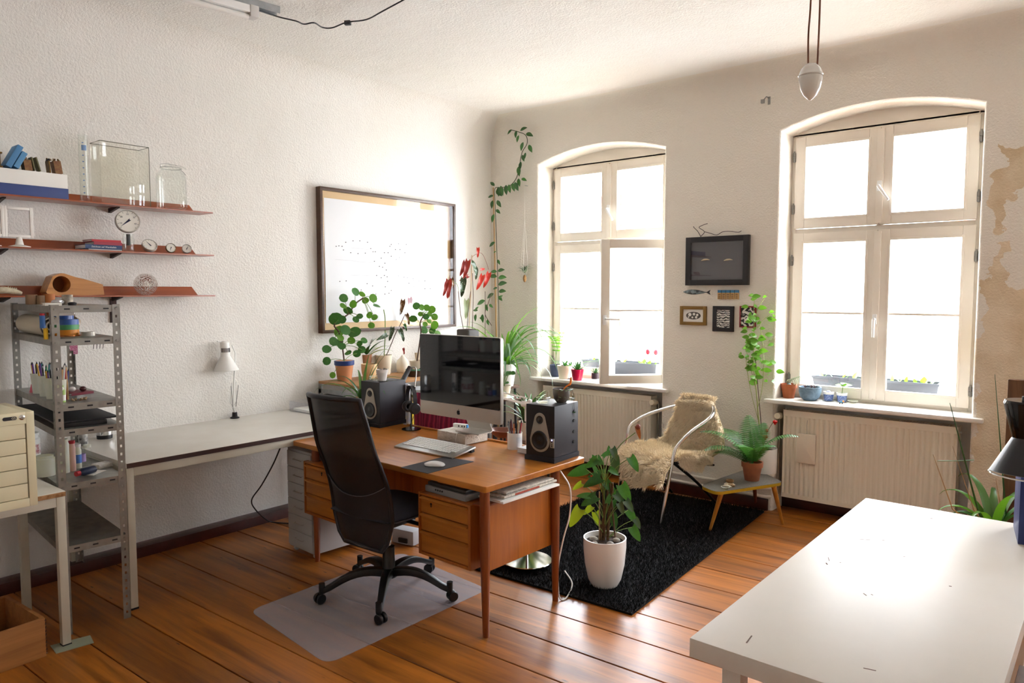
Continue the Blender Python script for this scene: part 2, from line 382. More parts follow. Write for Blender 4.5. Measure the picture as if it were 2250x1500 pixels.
def make_window(n, a, b, opened):
    a += .02; b -= .02; cx = (a + b) / 2
    win = T('window_%d' % n, None, None, (0, 0, 0)); win['kind'] = 'structure'
    m = MB(); frame_ring(m, a, b, .84, 2.79, .042, YF + .02, YF + .09)
    m.box(a + .04, b - .04, YF + .022, YF + .09, 2.05, 2.095)              # transom
    m.box(cx - .022, cx + .022, YF + .03, YF + .09, .88, 2.75)
    m.obj('frame', M_frame, win, bevel=.004)
    for z0, z1, mt in ((2.098, 2.762, None), (.868, 2.062, 1.477)):
        sash(win, a + .033, cx - .004, z0, z1, mt, ((0, YF, 0), 0))
        if not (opened and mt): sash(win, cx + .004, b - .033, z0, z1, mt, ((0, YF, 0), 0))
        MB().box(cx - .022, cx + .022, YF - .012, YF + .02, z0 + .01, z1 - .01).obj('cover_strip', M_frame, win, bevel=.004)
    handle(win, cx, 2.36, YF - .012, rad(-33))
    if not opened: handle(win, cx, 1.44, YF - .012, 0)
    for z in (2.62, 2.24, 1.86, .98):
        hinge(win, a + .026, YF - .004, z); hinge(win, b - .026, YF - .004, z)
    if opened:                                                                # lower right casement swung into the room
        hx = b - .033; p1 = G(1316, 526, 2.062); ang = math.atan2(p1.y - YF, p1.x - hx); wd = cx + .004 - (b - .033)
        sp = sash(win, 0, -wd, .868, 2.062, 1.477, ((hx, YF - .005, 0), ang))
        # seen from its outer side: handle on the free stile
        lx = -wd - .03
        h = MB(); h.box(lx - .013, lx + .013, .055, .068, 1.36, 1.44); h.tube([(lx, .068, 1.41), (lx, .10, 1.41), (lx + .0, .103, 1.41), (lx - .115, .103, 1.405)], [.009, .009, .010, .008], 8)
        h.obj('handle', M_handle, sp, bevel=.002)
    MB().box(a - .04, b + .04, YF - .03, YF + .05, .79, .84).obj('sill_back', M_frame, win, smooth=0)
    MB().box(a - .075, b + .075, Y0 - .045, YF + .03, .812, .842).obj('window_sill', M_white, win, bevel=.008, seg=3)
    MB().box(a - .1, b + .1, YF + .11, YF + .36, .825, .845).obj('outer_ledge', mat('zinc ledge', 'a9adb0', .4, .8), win)
    return win
win1 = make_window(1, *W1, True); win2 = make_window(2, *W2, False); win3 = make_window(3, *W3, False)

# ================================================================ outside: courtyard building and window boxes
M_fac = mat('courtyard render', 'f4efe6', .9); M_brick = mat('courtyard brick', 'b4553f', .9, var=(3, '9d4532'))
def facade():
    t = T('courtyard_building', 'pale courtyard building with red brick corners seen through the windows', 'building', (0, 15, 0))
    MB().box(-15, 3.0, 0, 4, -9, 4.6).obj('wall', M_fac, t, smooth=0)
    MB().box(-15.2, 3.2, -.35, 0, 4.2, 4.7).obj('cornice', M_fac, t, smooth=0)
    bm = MB().box(-.27, .27, -.08, .0, -.11, .11).mesh('brick', 0, 1, 0)
    for cx in (-9.1, -1.8):
        for k in range(26):
            put('brick', bm, M_brick, t, (cx + (.12 if k % 2 else -.12), 0, -2.2 + k * .25))
    for k in range(30): MB().box(-5.6 + k * .28, -5.46 + k * .28, -.28, 0, 3.9, 4.2).obj('dentil', M_fac, t, smooth=0)
    for x in (-7.3, -4.6, -.2):
        for z in (-2.4, .9):
            w = MB(); frame_ring(w, x - .55, x + .55, z, z + 1.9, .08, -.06, 0); w.box(x - .03, x + .03, -.05, 0, z, z + 1.9)
            f = w.obj('window', M_white, t, smooth=0)
            MB().box(x - .5, x + .5, -.02, -.005, z + .05, z + 1.85).obj('pane', mat('courtyard pane', 'aab4bb', .1), f, smooth=0)
facade()
MB().box(-16, 6, 5.9, 15, -6.2, -6).obj('ground_courtyard', mat('courtyard paving', 'cfc8bc', .9), kind='structure', smooth=0)
# ================================================================ shared materials of things
M_black = mat('black plastic', '17161a', .45); M_blackg = mat('gloss black', '0c0c0e', .12); M_chrome = mat('chrome', 'd8d8d8', .08, 1.0)
M_alu = mat('aluminium', 'c9c9c7', .28, 1.0); M_galv = mat('galvanised steel', 'a3a29c', .42, .75, var=(18, '8f8e89'))
M_beige = mat('beige steel enamel', 'cdc6b4', .45); M_cream = mat('cream cabinet enamel', 'e6dcb8', .42)
M_paper = mat('paper', 'f2efe8', .8); M_cardb = mat('chipboard edge', 'b78a5c', .8, var=(60, '8a5f38'))
M_laminate = mat('white table laminate', 'e2ddd3', .3, var=(6, 'dcd6ca')); M_terra = mat('terracotta', 'b8663c', .8, var=(8, 'a85a34')); M_terral = mat('pale terracotta', 'cf8f63', .8, var=(6, 'c17f55'))
M_cer = mat('cream ceramic', 'efe3cb', .35); M_cerw = mat('white ceramic', 'f1eee9', .25); M_soil = mat('potting soil', '2a1c13', .95, bump=(90, .8, .01), var=(40, '3b2a1c'))
M_clear = glass('clear glass', 'fdfefd'); M_tank = glass('tinted old glass', 'fefefc'); M_frost = mat('frosted plastic', 'e9ebe8', .4, trans=.35); M_acryl = glass('acrylic', 'fcfdff')
M_red = mat('red cover', 'b3202c', .5); M_blue = mat('blue cover', '2b3f7d', .5); M_yel = mat('yellow', 'e0b41c', .5); M_green = mat('green', '4f9a5d', .5); M_orange = mat('orange', 'df8a17', .5); M_tan = mat('tan', 'a5896a', .7)
M_brass = mat('brass', '8a6a34', .45, .8, var=(30, '4c3a20')); M_dark = mat('dark grey', '2b2b2e', .6); M_ink = mat('black ink', '15151a', .6)
M_teakd = wood('turned wood', 'c98a45', 'a3672c', 1.4, 1, .4, .2); M_bark = mat('birch bark', 'cfc4b2', .9, var=(25, '6f6355')); M_log = wood('log wood', '9a7a5c', '7c5f45', 2, 2, .8, 0)
M_pcb = mat('circuit board brown', '7a4a2c', .6, var=(70, '8f6a3a')); M_olive = mat('olive card', '6c643c', .6)

def mat_dimple():
    m = glass('dimpled glass', 'fbf7f3', 3.2, .06); N = m.node_tree.nodes; L = m.node_tree.links
    vo = N.new('ShaderNodeTexVoronoi'); vo.inputs['Scale'].default_value = 110; tc = N.new('ShaderNodeTexCoord'); L.new(tc.outputs['Object'], vo.inputs['Vector'])
    bp = N.new('ShaderNodeBump'); bp.inputs['Strength'].default_value = 1.0; bp.inputs['Distance'].default_value = .02; L.new(vo.outputs['Distance'], bp.inputs['Height'])
    for n in N:
        if n.type in ('BSDF_GLOSSY', 'LAYER_WEIGHT'): L.new(bp.outputs['Normal'], n.inputs['Normal'])
    return m

# ================================================================ wall shelves
M_shelf = wood('copper red shelf lacquer', 'a4522a', '8a3f1f', .8, 1, .32, .3); M_brk = mat('dark bracket steel', '3a2a26', .5, .5)
def wall_shelf(z, what):
    t = T('wall_shelf', what, 'shelf', (X0, 2.385, z), group='orange wall shelves')
    m = MB(); L = 1.75
    m.box(.03, .205, -L, 0, -.004, .004); m.obj('shelf_board', M_shelf, t, bevel=.0015)
    MB().add([(.03, -L, .004), (.012, -L, .055), (.016, -L, .058), (.038, -L, .004), (.03, -.03, .004), (.012, -.06, .055), (.016, -.06, .058), (.038, -.03, .004)],
             [(0, 1, 5, 4), (1, 2, 6, 5), (2, 3, 7, 6), (3, 0, 4, 7), (4, 5, 6, 7), (0, 3, 2, 1)]).obj('back_lip', M_shelf, t, smooth=0)
    for y in (-.54, -1.11): MB().prism([(.0, -.004), (.13, -.004), (.12, -.010), (.0, -.032)], y - .008, y + .008, Matrix(((1, 0, 0, 0), (0, 0, 1, 0), (0, 1, 0, 0), (0, 0, 0, 1)))).obj('bracket', M_brk, t, smooth=0)
    return t
SZ = (2.134, 1.864, 1.607)
wall_shelf(SZ[0], 'topmost orange shelf, carrying the glass tank and the white box')
wall_shelf(SZ[1], 'middle orange shelf, carrying the pressure gauges and books')
s3 = wall_shelf(SZ[2], 'lowest orange shelf, carrying the glass globe and drilled wooden block')
MB().box(0, .012, -.56, -.525, -.16, -.02).cyl((.01, -.542, -.05), (.018, -.542, -.05), .006, n=8).cyl((.01, -.542, -.11), (.02, -.542, -.11), .009, n=8).cyl((.01, -.542, -.14), (.018, -.542, -.14), .006, n=8).obj('bracket_plate', M_brk, s3)
Z1, Z2, Z3 = (z + .0042 for z in SZ)
# storage box with a blue base strip
xb = -4.445; zt = LX(148, 384, xb).z; yr = LX(149, 410, xb).y
t = T('storage_box', 'long white box with a blue lower band, under the blue folders', 'box', (xb, yr, Z1))
MB().box(-.17, 0, -.75, 0, LX(149, 415, xb).z - Z1, zt - Z1).obj('body', M_paper, t, bevel=.002)
MB().box(-.172, .002, -.752, .002, 0, LX(149, 415, xb).z - Z1 - .0005).obj('lower_band', M_blue, t, bevel=.001)
bt = zt + .001
for k, (px, h, w, mm, lb) in enumerate(((12, .13, .028, mat('folder blue', '4f86b4', .6), 'taller blue folder leaning on the white box'), (29, .095, .026, mat('folder blue light', '5b93be', .6), 'shorter blue folder leaning against the taller one'))):
    y = LX(px, 375, -4.5).y; MB().box(-.05, .05, -w / 2, w / 2, 0, h).obj('folder', mm, bevel=.002, loc=(-4.5, y, bt + .009), rot=(rad(-28), 0, 0), label=lb, cat='folder')
t = T('clockwork', 'brass clockwork movement with dark gears at the picture edge', 'clockwork', (-4.5, LX(2, 360, -4.5).y - .03, bt))
MB().box(-.03, .03, -.045, .03, 0, .012).box(-.03, .03, -.045, .03, .075, .083).cyl((-.02, -.03, .01), (-.02, -.03, .077), .004, n=6).cyl((.02, .02, .01), (.02, .02, .077), .004, n=6).obj('plate', M_brass, t)
for r, z, y in ((.028, .03, -.015), (.02, .045, .005), (.014, .06, -.02)): MB().cyl((-.004, y, z), (.004, y, z), r, n=20).obj('gear', M_brass, t)
for k, (px, tilt, mm, nm, lb, h) in enumerate(((61, 8, M_pcb, 'circuit_board', 'brown circuit board lying nearest the blue folders', .055), (74, 10, M_olive, 'card', 'olive card standing beside the brown circuit board', .072), (86, 14, M_olive, 'card', 'second olive card, next to the electronic module', .075), (108, 5, M_brass, 'electronic_module', 'dark electronic module full of small coils', .065), (127, 8, M_pcb, 'circuit_board', 'reddish circuit board with copper pads at the box end', .068))):
    y = LX(px, 375, -4.48).y; q = T(nm, lb, 'electronics', (-4.47, y, bt + (.004 if tilt > 9 else .002)), rot=(rad(tilt), 0, 0))
    MB().box(-.04, .012, -.018 if k in (0, 4) else -.003, .018 if k in (0, 4) else .003, 0, h).obj('board', mm, q, smooth=0)
    if k in (0, 3, 4):
        for j in range(6): MB().cyl((-.03 + .008 * j, random.uniform(-.012, .012), h), (-.03 + .008 * j, random.uniform(-.012, .012), h + random.uniform(.006, .018)), .004, n=7).obj('component', random.choice((M_brass, M_tan, M_dark)), q)
# graduated cylinder
y = LX(187, 440, -4.52).y; h = LX(187, 297, -4.52).z - Z1; r = .0245
t = T('measuring_cylinder', 'tall slim glass measuring cylinder with a blue scale', 'cylinder', (-4.52, y, Z1))
MB().lathe([(r * 1.25, 0), (r * 1.25, .006), (r, .012), (r, h - .01), (r * 1.12, h), (r * 1.08, h), (r * .92, h - .012), (r * .92, .02), (.001, .02)], 24, cap0=True).obj('glass_tube', M_clear, t)
sc = MB(); M_scale = mat('printed scale blue', '86a8d2', .6)
for k in range(9):
    a0 = rad(-34); z = .05 + k * .035; sc.add([((r + .0006) * math.cos(a), (r + .0006) * math.sin(a), zz) for a, zz in ((a0, z), (a0 + .35, z), (a0 + .35, z + .006), (a0, z + .006))], [(0, 1, 2, 3)])
sc.add([((r + .0006) * math.cos(a), (r + .0006) * math.sin(a), zz) for zz in (h - .09, h - .06) for a in (-.7, -.35, 0, .35)], [(0, 1, 5, 4), (1, 2, 6, 5), (2, 3, 7, 6)])
sc.obj('scale', M_scale, t, smooth=0, kind='stuff')
# glass tank
ya, yb = LX(224, 450, -4.45).y, LX(331, 450, -4.45).y; h = LX(331, 325, -4.45).z - Z1
t = T('glass_tank', 'rectangular open glass battery tank, the biggest piece of glassware', 'tank', (-4.45, (ya + yb) / 2, Z1)); hw = (yb - ya) / 2
for nm, b in (('pane', (-.004, 0, -hw, hw, .004, h)), ('pane', (-.135, -.131, -hw, hw, .004, h)), ('pane', (-.131, -.004, -hw, -hw + .004, .004, h)), ('pane', (-.131, -.004, hw - .004, hw, .004, h))):
    MB().box(*b).obj(nm, M_tank, t, bevel=.001)
MB().box(-.135, 0, -hw, hw, 0, .0038).obj('bottom', M_tank, t)
MB().tube([(0, -hw, h), (0, hw, h), (-.135, hw, h), (-.135, -hw, h)], .0022, 6, closed=True).tube([(0, hw, 0), (0, hw, h)], .0018, 6).obj('rim', mat('dark glass edge', '6d705c', .2), t)
# preserving jar
y = LX(378, 455, -4.48).y; h = LX(378, 368, -4.48).z - Z1; r = (LX(410, 420, -4.48).y - LX(345, 420, -4.48).y) / 2 * .95
t = T('preserving_jar', 'empty clip-top preserving jar with wire bail', 'jar', (-4.48, y, Z1))
MB().lathe([(.001, 0), (r * .8, 0), (r, .014), (r, h * .72), (r * .93, h * .83), (r * .66, h * .93), (r * .66, h), (r * .6, h), (r * .6, h * .93), (r * .86, h * .82), (r * .95, h * .7), (r * .95, .02), (r * .7, .012)], 28).obj('body', M_clear, t)
MB().lathe([(.001, h + .012), (r * .5, h + .012), (r * .7, h + .008), (r * .74, h + .003), (r * .66, h + .001)], 28, M=Matrix.Rotation(rad(-6), 3, 'X')).obj('lid', M_clear, t)
w = MB(); w.tube([(r * .7 * math.cos(a), r * .7 * math.sin(a), h - .006) for a in [2 * PI * k / 20 for k in range(20)]], .0013, 5, closed=True)
w.tube([(0, -r * .72, h - .006), (.01, -r * .8, h + .01), (0, -r * .3, h + .02), (0, r * .5, h + .016)], .0013, 5); w.tube([(0, r * .72, h - .01), (.006, r * .85, h - .02), (0, r * 1.05, h - .035)], .0016, 5)
w.obj('wire_bail', M_steel, t)
# frame stand(s)
for px, lb in ((43, 'white rectangular frame on a foot, whole in view'), (-22, 'white frame stand cut off by the picture edge')):
    y = LX(px, 540, -4.46).y; z0 = LX(43, 522, -4.46).z - Z2; z1 = LX(43, 455, -4.46).z - Z2
    t = T('frame_stand', lb, 'stand', (-4.46, y, Z2)); m = MB(); hw = .067
    frame_ring(m, -hw, hw, z0, z1, .015, -.008, .008)
    mm = m.obj('frame', M_white, t, bevel=.002, rot=(0, 0, rad(90)))
    MB().lathe([(.001, 0), (.05, 0), (.05, .004), (.02, .012), (.012, z0 + .002)], 20).obj('foot', M_white, t)
# books on the middle shelf
y0_ = LX(186, 545, -4.45).y; y1_ = LX(267, 545, -4.45).y; z = Z2
def book(name, lb, x0, x1, ya, yb, z, th, cover, group=None, spine=None, rz=0.0, cat='book'):
    t = T(name, lb, cat, ((x0 + x1) / 2, (ya + yb) / 2, z), rz, group); a, b = (x1 - x0) / 2, (yb - ya) / 2
    MB().box(-a, a, -b, b, 0, .002).box(-a, a, -b, b, th - .002, th).box(a - .002, a, -b, b, .002, th - .002).obj('cover', cover, t, smooth=0)
    MB().box(-a + .004, a - .003, -b + .004, b - .004, .0022, th - .0022).obj('pages', M_paper, t, smooth=0)
    if spine: text(spine, th * .55, M_paper, t, (a + .0006, 0, th / 2), (rad(90), 0, rad(90)))
    return t
M_nblue = mat('navy book cloth', '24406a', .5)
book('book', 'thin white booklet under the dark blue book', -4.58, -4.45, y0_ + .02, y1_ + .002, Z2, .007, M_paper)
book('book', 'thick dark blue book with white spine lettering', -4.6, -4.44, y0_, y1_, Z2 + .0072, .024, M_nblue, spine='Zeichnen auf Wandtafeln')
book('book', 'dull red book below the bright red notebook', -4.58, -4.44, y0_ + .045, y1_, Z2 + .0315, .017, mat('dull red cloth', '9c3040', .6))
book('notebook', 'bright red notebook topping the book stack', -4.58, -4.44, y0_ + .035, y1_ - .005, Z2 + .0488, .012, M_red)
# gauges
M_dial = mat('gauge face', 'f3efe4', .5)
def gauge(name, lb, c, r, depth, yaw, pitch, needle, nums, rim=M_brass):
    t = T(name, lb, 'gauge', c, rot=Euler((0, pitch, yaw)))
    def fr(a, q): return (depth / 2 + .001, q * math.cos(a), q * math.sin(a))
    MX = Matrix(((0, 0, 1), (0, 1, 0), (-1, 0, 0)))
    MB().lathe([(.001, -depth / 2), (r * .96, -depth / 2), (r, -depth * .3), (r, depth / 2 + .002), (r * .93, depth / 2 + .003), (r * .93, depth / 2 - .002)], 36, M=MX).obj('case', rim, t)
    MB().lathe([(.001, depth / 2 - .001), (r * .93, depth / 2 - .001)], 36, M=MX).obj('dial', M_dial, t)
    m = MB()
    for k in range(11):
        a = rad(225 - 27 * k); m.bar(fr(a, r * .76), fr(a, r * .88), .0012 * r / .05, .0006, up=(1, 0, 0))
    m.obj('tick_marks', M_ink, t, smooth=0)
    a = rad(needle); MB().add([fr(a, r * .8), fr(a + 2.8, r * .3), fr(a + PI, r * .18), fr(a - 2.8, r * .3)], [(0, 1, 2, 3)]).obj('needle', mat('needle blue black', '1b1b3a', .5), t, smooth=0)
    for k, s in enumerate(nums):
        a = rad(200 - 220 * k / max(1, len(nums) - 1)); p = fr(a, r * .62); text(s, r * .2, M_ink, t, p, (rad(90), 0, rad(90)), ext=.0001)
    return t
c = LX(280, 487, -4.45); r = .066
gauge('pressure_gauge', 'largest round gauge with black needle, standing in a small jar', (-4.45, c.y, c.z), r, .03, rad(-12), rad(-8), 220, ('10', '20', '25', '30', '40'), mat('grey gauge rim', 'b5b0a5', .4, .6))
y = LX(283, 548, -4.47).y; t = T('glass_jar', 'small glass jar holding the largest gauge upright', 'jar', (-4.47, y, Z2)); hj = c.z - r - Z2 - .002
MB().lathe([(.001, 0), (.03, 0), (.032, .006), (.032, hj * .75), (.027, hj * .85), (.029, hj), (.026, hj), (.024, hj * .85), (.028, hj * .75), (.028, .008)], 20).obj('body', M_clear, t)
MB().cyl((0, 0, hj * .35), (0, 0, hj - .003), .011, n=10).obj('gauge_stem', M_dark, t)
c = LX(330, 540, -4.46); gauge('dial_gauge', 'middle-sized white dial gauge lying tilted back', (-4.47, c.y, Z2 + .040), .043, .02, rad(-5), rad(-38), 120, (), mat('pale gauge rim', 'cdc8bd', .4, .3))
c = LX(375, 546, -4.45); gauge('dial_gauge', 'small brass-rimmed dial gauge beside the middle-sized one', (-4.45, c.y, Z2 + .031), .029, .016, rad(-10), rad(-12), 250, ())
c = LX(410, 546, -4.45); gauge('dial_gauge', 'small steel-rimmed dial gauge nearest the shelf end', (-4.45, c.y, Z2 + .030), .028, .016, rad(-18), rad(-14), 60, (), M_steel)
MB().lathe([(.001, 0), (.035, 0), (.038, .004), (.001, .006)], 24).obj('glass_disc', M_dial, loc=(-4.54, LX(393, 552, -4.54).y, Z2), label='flat pale disc lying behind the two small gauges', cat='disc')
# lowest shelf: wooden block, globe, jawbone
ya, yb = LX(100, 648, -4.46).y, LX(229, 648, -4.46).y; h1 = LX(150, 600, -4.5).z - Z3; L_ = yb - ya
t = T('wooden_block', 'oiled wooden block with a big round bore', 'block', (-4.5, ya, Z3))
out = [(0, .02), (.008, 0), (L_ - .004, 0), (L_, .02), (L_ * .96, h1 * .62), (L_ * .55, h1 * .78), (L_ * .28, h1), (L_ * .12, h1 * .86)]
hc = (L_ * .26, h1 * .5); n = 24; hr = h1 * .36
m = MB(); MZ = Matrix(((0, 0, 1, 0), (1, 0, 0, 0), (0, 1, 0, 0), (0, 0, 0, 1)))
outr = []
for k in range(n):                                       # outline resampled by angle about the bore
    a = 2 * PI * k / n; d = Vector((math.cos(a), math.sin(a))); best = None
    for i in range(len(out)):
        p, q = Vector(out[i]) - Vector(hc), Vector(out[(i + 1) % len(out)]) - Vector(hc); e = q - p
        den = d.x * e.y - d.y * e.x
        if abs(den) < 1e-9: continue
        tt = (p.x * e.y - p.y * e.x) / den; ss = (p.x * d.y - p.y * d.x) / den
        if tt > 0 and -1e-6 <= ss <= 1 + 1e-6 and (best is None or tt < best): best = tt
    outr.append((hc[0] + d.x * best, hc[1] + d.y * best))
ring = [(hc[0] + hr * math.cos(2 * PI * k / n), hc[1] + hr * math.sin(2 * PI * k / n)) for k in range(n)]
rw = lambda pts, x: [MZ @ Vector((a, b, x)) for a, b in pts]
m.grid([rw(ring, -.05), rw(ring, .05), rw(outr, .05), rw(outr, -.05), rw(ring, -.05)], closed=True)
m.obj('body', M_teakd, t, smooth=30)
MB().add(rw(ring, -.045), [tuple(range(n))]).obj('bore_bottom', mat('bore wood', '7a4a22', .6), t, smooth=0)
c = LX(320, 622, -4.47); r = .066
MB().lathe([(max(.001, r * math.sin(PI * i / 18)), -r * math.cos(PI * i / 18)) for i in range(1, 18)] , 36).obj('glass_globe', mat_dimple(), loc=(-4.47, c.y, Z3 + r * .985), label='clear crackled glass globe on the lowest orange shelf', cat='globe', smooth=25)
jb = curve_pts([(-4.5, LX(-30, 645, -4.5).y, Z3 + .02), (-4.49, LX(5, 640, -4.5).y, Z3 + .03), (-4.49, LX(30, 640, -4.5).y, Z3 + .022), (-4.48, LX(46, 646, -4.5).y, Z3 + .012)], 5)
M_bone = mat('old bone', 'dcd2b6', .6, var=(30, 'b8a888'))
t = T('jawbone', 'weathered animal jawbone at the end of the lowest orange shelf', 'bone', (jb[0].x, jb[0].y, Z3)); o_ = Vector((jb[0].x, jb[0].y, Z3))
MB().tube([p - o_ for p in jb], [.012, .014, .016, .018, .019, .019, .018, .017, .016, .016, .015, .014, .013, .012, .010, .007][:len(jb)], 9).obj('jaw', M_bone, t)
for k in range(5): p = jb[7 + k] - o_; MB().cyl(p + Vector((0, 0, .008)), p + Vector((0, .003, .022)), .005, .002, n=7).obj('tooth', M_bone, t)

# ================================================================ slotted steel rack
RK = T('slotted_rack', 'narrow grey slotted-angle steel rack crammed with craft supplies', 'rack', (-3.72, 1.512, 0), rad(-5.5))
RD, RW = .84, .292                                       # depth along -x, width along -y
def slotted(parent, x, y, sx, sy, z1):
    """an L-section post with a slot every 4 cm; legs run along sx*x and sy*y from the corner"""
    m = MB(); w = .034; th = .002
    for ax in (0, 1):
        def bx(a0, a1, z0, z1_):
            if ax == 0: xs = sorted((x + sx * a0, x + sx * a1)); m.box(xs[0], xs[1], *sorted((y, y - sy * -th)), z0, z1_)
            else: ys = sorted((y + sy * a0, y + sy * a1)); m.box(*sorted((x, x + sx * th)), ys[0], ys[1], z0, z1_)
        bx(0, w * .36, 0, z1); bx(w * .64, w, 0, z1)
        k = 0; z = 0
        while z < z1: bx(w * .36, w * .64, z, min(z + .027, z1)); z += .04
    return m.obj('post', M_galv, parent, smooth=0)
slotted(RK, 0, 0, -1, -1, 1.572); slotted(RK, 0, -RW, -1, 1, 1.572); slotted(RK, -RD, 0, 1, -1, 1.572); slotted(RK, -RD, -RW, 1, 1, 1.572)
RL = (1.567, 1.412, 1.105, .985, .727, .427)
for z in RL:
    m = MB(); a0, a1, b0, b1 = -RD + .004, -.004, -RW + .004, -.004
    m.box(a0, a1, b0, b1, z - .002, z); 
    for bx in ((a0, a1, b0, b0 + .002), (a0, a1, b1 - .002, b1), (a1 - .002, a1, b0, b1), (a0, a0 + .002, b0, b1)): m.box(*bx, z - .032, z - .002)
    sh = m.obj('shelf', M_galv, RK, smooth=0)
    for y in (-.06, -.145, -.225): MB().box(a1, a1 + .0008, y - .012, y + .012, z - .019, z - .012).obj('slot', M_ink, sh, smooth=0)
    for y in (-.017, -RW + .017): MB().cyl((a1 + .003, y, z - .016), (a1 + .0075, y, z - .016), .006, n=8).obj('bolt', M_steel, sh)
RKM = Matrix.Translation((-3.72, 1.512, 0)) @ Matrix.Rotation(rad(-5.5), 4, 'Z')
RKI = RKM.inverted()
def RP(px, py, lv):                                      # a pixel on a shelf of the rack, kept inside the posts
    q = RKI @ G(px, py, RL[lv]); q.x = min(max(q.x, -RD + .06), -.06); q.y = min(max(q.y, -RW + .05), -.05); return RKM @ q
def RQ(px, lv, lx):                                      # under a pixel column, at a chosen depth in the rack
    d = _ray(px, 700); q0, q1 = RKI @ EYE, RKI @ (EYE + d); t_ = (lx - q0.x) / (q1.x - q0.x); q = EYE + d * t_; q.z = RL[lv]; return q
# --- on top
def disc_log(px, w, h, mm, lb, lv=0, lx=-.3, cat='log'):
    p = RQ(px, lv, lx); t = T('log_piece', lb, cat, (p.x, p.y, RL[lv] + .0005))
    MB().lathe([(.001, 0), (w, 0), (w * 1.02, h * .4), (w, h), (.001, h)], 18).obj('log', mm, t, smooth=50); return t
disc_log(71, .026, .05, M_log, 'greyish brown wood cylinder on the rack top, nearest the edge', lx=-.52)
disc_log(92, .021, .046, M_log, 'shorter greyish wood cylinder beside the wider one', lx=-.5)
disc_log(110, .026, .054, mat('orange wood', 'b06a35', .7), 'orange-brown wood cylinder on the rack top', lx=-.5)
disc_log(150, .024, .05, M_bark, 'birch log piece with pale bark on the rack top', lx=-.25)
p = RQ(106, 0, -.09); book('small_box', 'flat white and red packet lying on the rack top', p.x - .02, p.x + .03, p.y - .02, p.y + .05, RL[0], .013, mat('pale packet', 'e2ddd0', .6), cat='packet')
p = RQ(130, 0, -.2); MB().ball((0, 0, .014), .024, 10, 6, (1, 1.2, .6)).obj('crumpled_foil', mat('silver foil', 'd8d8da', .25, .9, bump=(60, .8, .01)), smooth=0, loc=(p.x - .01, p.y, RL[0] + .001), label='crumpled silver foil between the wood cylinders', cat='foil')
p = RQ(152, 0, -.12); MB().lathe([(.001, 0), (.017, 0), (.019, .012), (.01, .016), (.001, .016)], 14).obj('bottle_stopper', M_black, loc=(p.x + .045, p.y, RL[0] + .0005), label='small black stopper in front of the birch log', cat='stopper')
# --- second level: felt roll and tapes
a = RKM @ Vector((-.79, -.232, 0)); b = RKM @ Vector((-.24, -.236, 0))
t = T('felt_roll', 'thick roll of off-white felt showing its spiral end', 'roll', (a.x, a.y, RL[1])); M_felt = mat('felt', 'cfc6b2', .95, bump=(120, .4, .004))
r = .05; d_ = (b - a)
MB().cyl((0, 0, r), d_ + Vector((0, 0, r)), r, n=28, caps=False).obj('outer_layer', M_felt, t)
dn = d_.normalized(); sd = Vector((-dn.y, dn.x, 0)); rows = []
for k in range(61):
    an = k / 60 * 3.4 * PI + 1; q = r * (.97 - .6 * k / 60); o_ = Vector((0, 0, r)) + sd * q * math.cos(an) + Vector((0, 0, q * math.sin(an))); rows.append([o_ + d_ * .5, o_ + d_])
MB().grid(rows).obj('inner_layers', M_felt, t, thick=.006)
def tape(px, py, r, z, h, mm, lb, lv=1, hole=True):
    p = RP(px, py, lv); t = T('tape_roll', lb, 'tape', (p.x, p.y, z))
    MB().lathe([(r * .62, 0), (r, 0), (r, h), (r * .62, h), (r * .62, 0)], 28).obj('tape', mm, t, smooth=50)
    MB().lathe([(r * .56, .0005), (r * .62, .0005), (r * .62, h - .0005), (r * .56, h - .0005), (r * .56, .0005)], 24).obj('core', M_tan, t, smooth=50)
zs = RL[1]
tape(147, 738, .062, zs + .0002, .006, mat('copper foil', 'b8703c', .25, .9), 'copper foil tape lying at the bottom of the tape pile')
tape(146, 738, .056, zs + .0066, .026, M_orange, 'orange roll of tape stacked on the copper tape')
tape(146, 738, .056, zs + .033, .024, M_green, 'green roll of tape stacked on the orange one')
tape(146, 738, .056, zs + .0574, .026, mat('mid blue tape', '3b62ad', .35), 'wide blue roll of tape topping the green one')
tape(141, 738, .045, zs + .084, .022, mat('deep blue tape', '2456a8', .3), 'small shiny blue roll of tape on the very top')
tape(170, 722, .05, zs + .0003, .048, mat('brown parcel tape', '5c4632', .35), 'brown parcel tape roll standing behind the coloured tapes')
tape(170, 722, .05, zs + .0488, .045, mat('brown parcel tape', '5c4632', .35), 'upper brown parcel tape roll below the double sided one')
tq = tape(170, 722, .048, zs + .0944, .022, M_paper, 'white double sided tape roll with black print')
p = RP(205, 730, 1); q = T('tape_roll', 'clear tape roll with brown core leaning in the rack', 'tape', (p.x - .05, p.y - .01, zs + .044), rot=(rad(62), 0, rad(20)))
MB().lathe([(.032, -.011), (.044, -.011), (.044, .011), (.032, .011), (.032, -.011)], 26).obj('tape', mat('clear brown tape', 'b09a80', .15), q)
p = RP(205, 738, 1); q = T('tape_roll', 'clear tape roll lying flat by the rack post', 'tape', (p.x - .035, p.y - .01, zs + .0005)); MB().lathe([(.022, 0), (.03, 0), (.03, .02), (.022, .02), (.022, 0)], 22).obj('tape', mat('clear tape', 'cfc8ba', .15), q)
lt = T('tape_label_sign', 'white strip of print hanging under the rack top', 'label', (0, 0, 0)); pA = LX(128, 688, -3.83); lt.location = pA
MB().box(-.0006, 0, 0, .068, -.012, .012).obj('strip', M_paper, lt, smooth=0); text('DOUBLE SIDED ADHESIVE TAPE', .0052, M_ink, lt, (.0004, .034, .003), (rad(90), 0, rad(90)), ext=.0001)
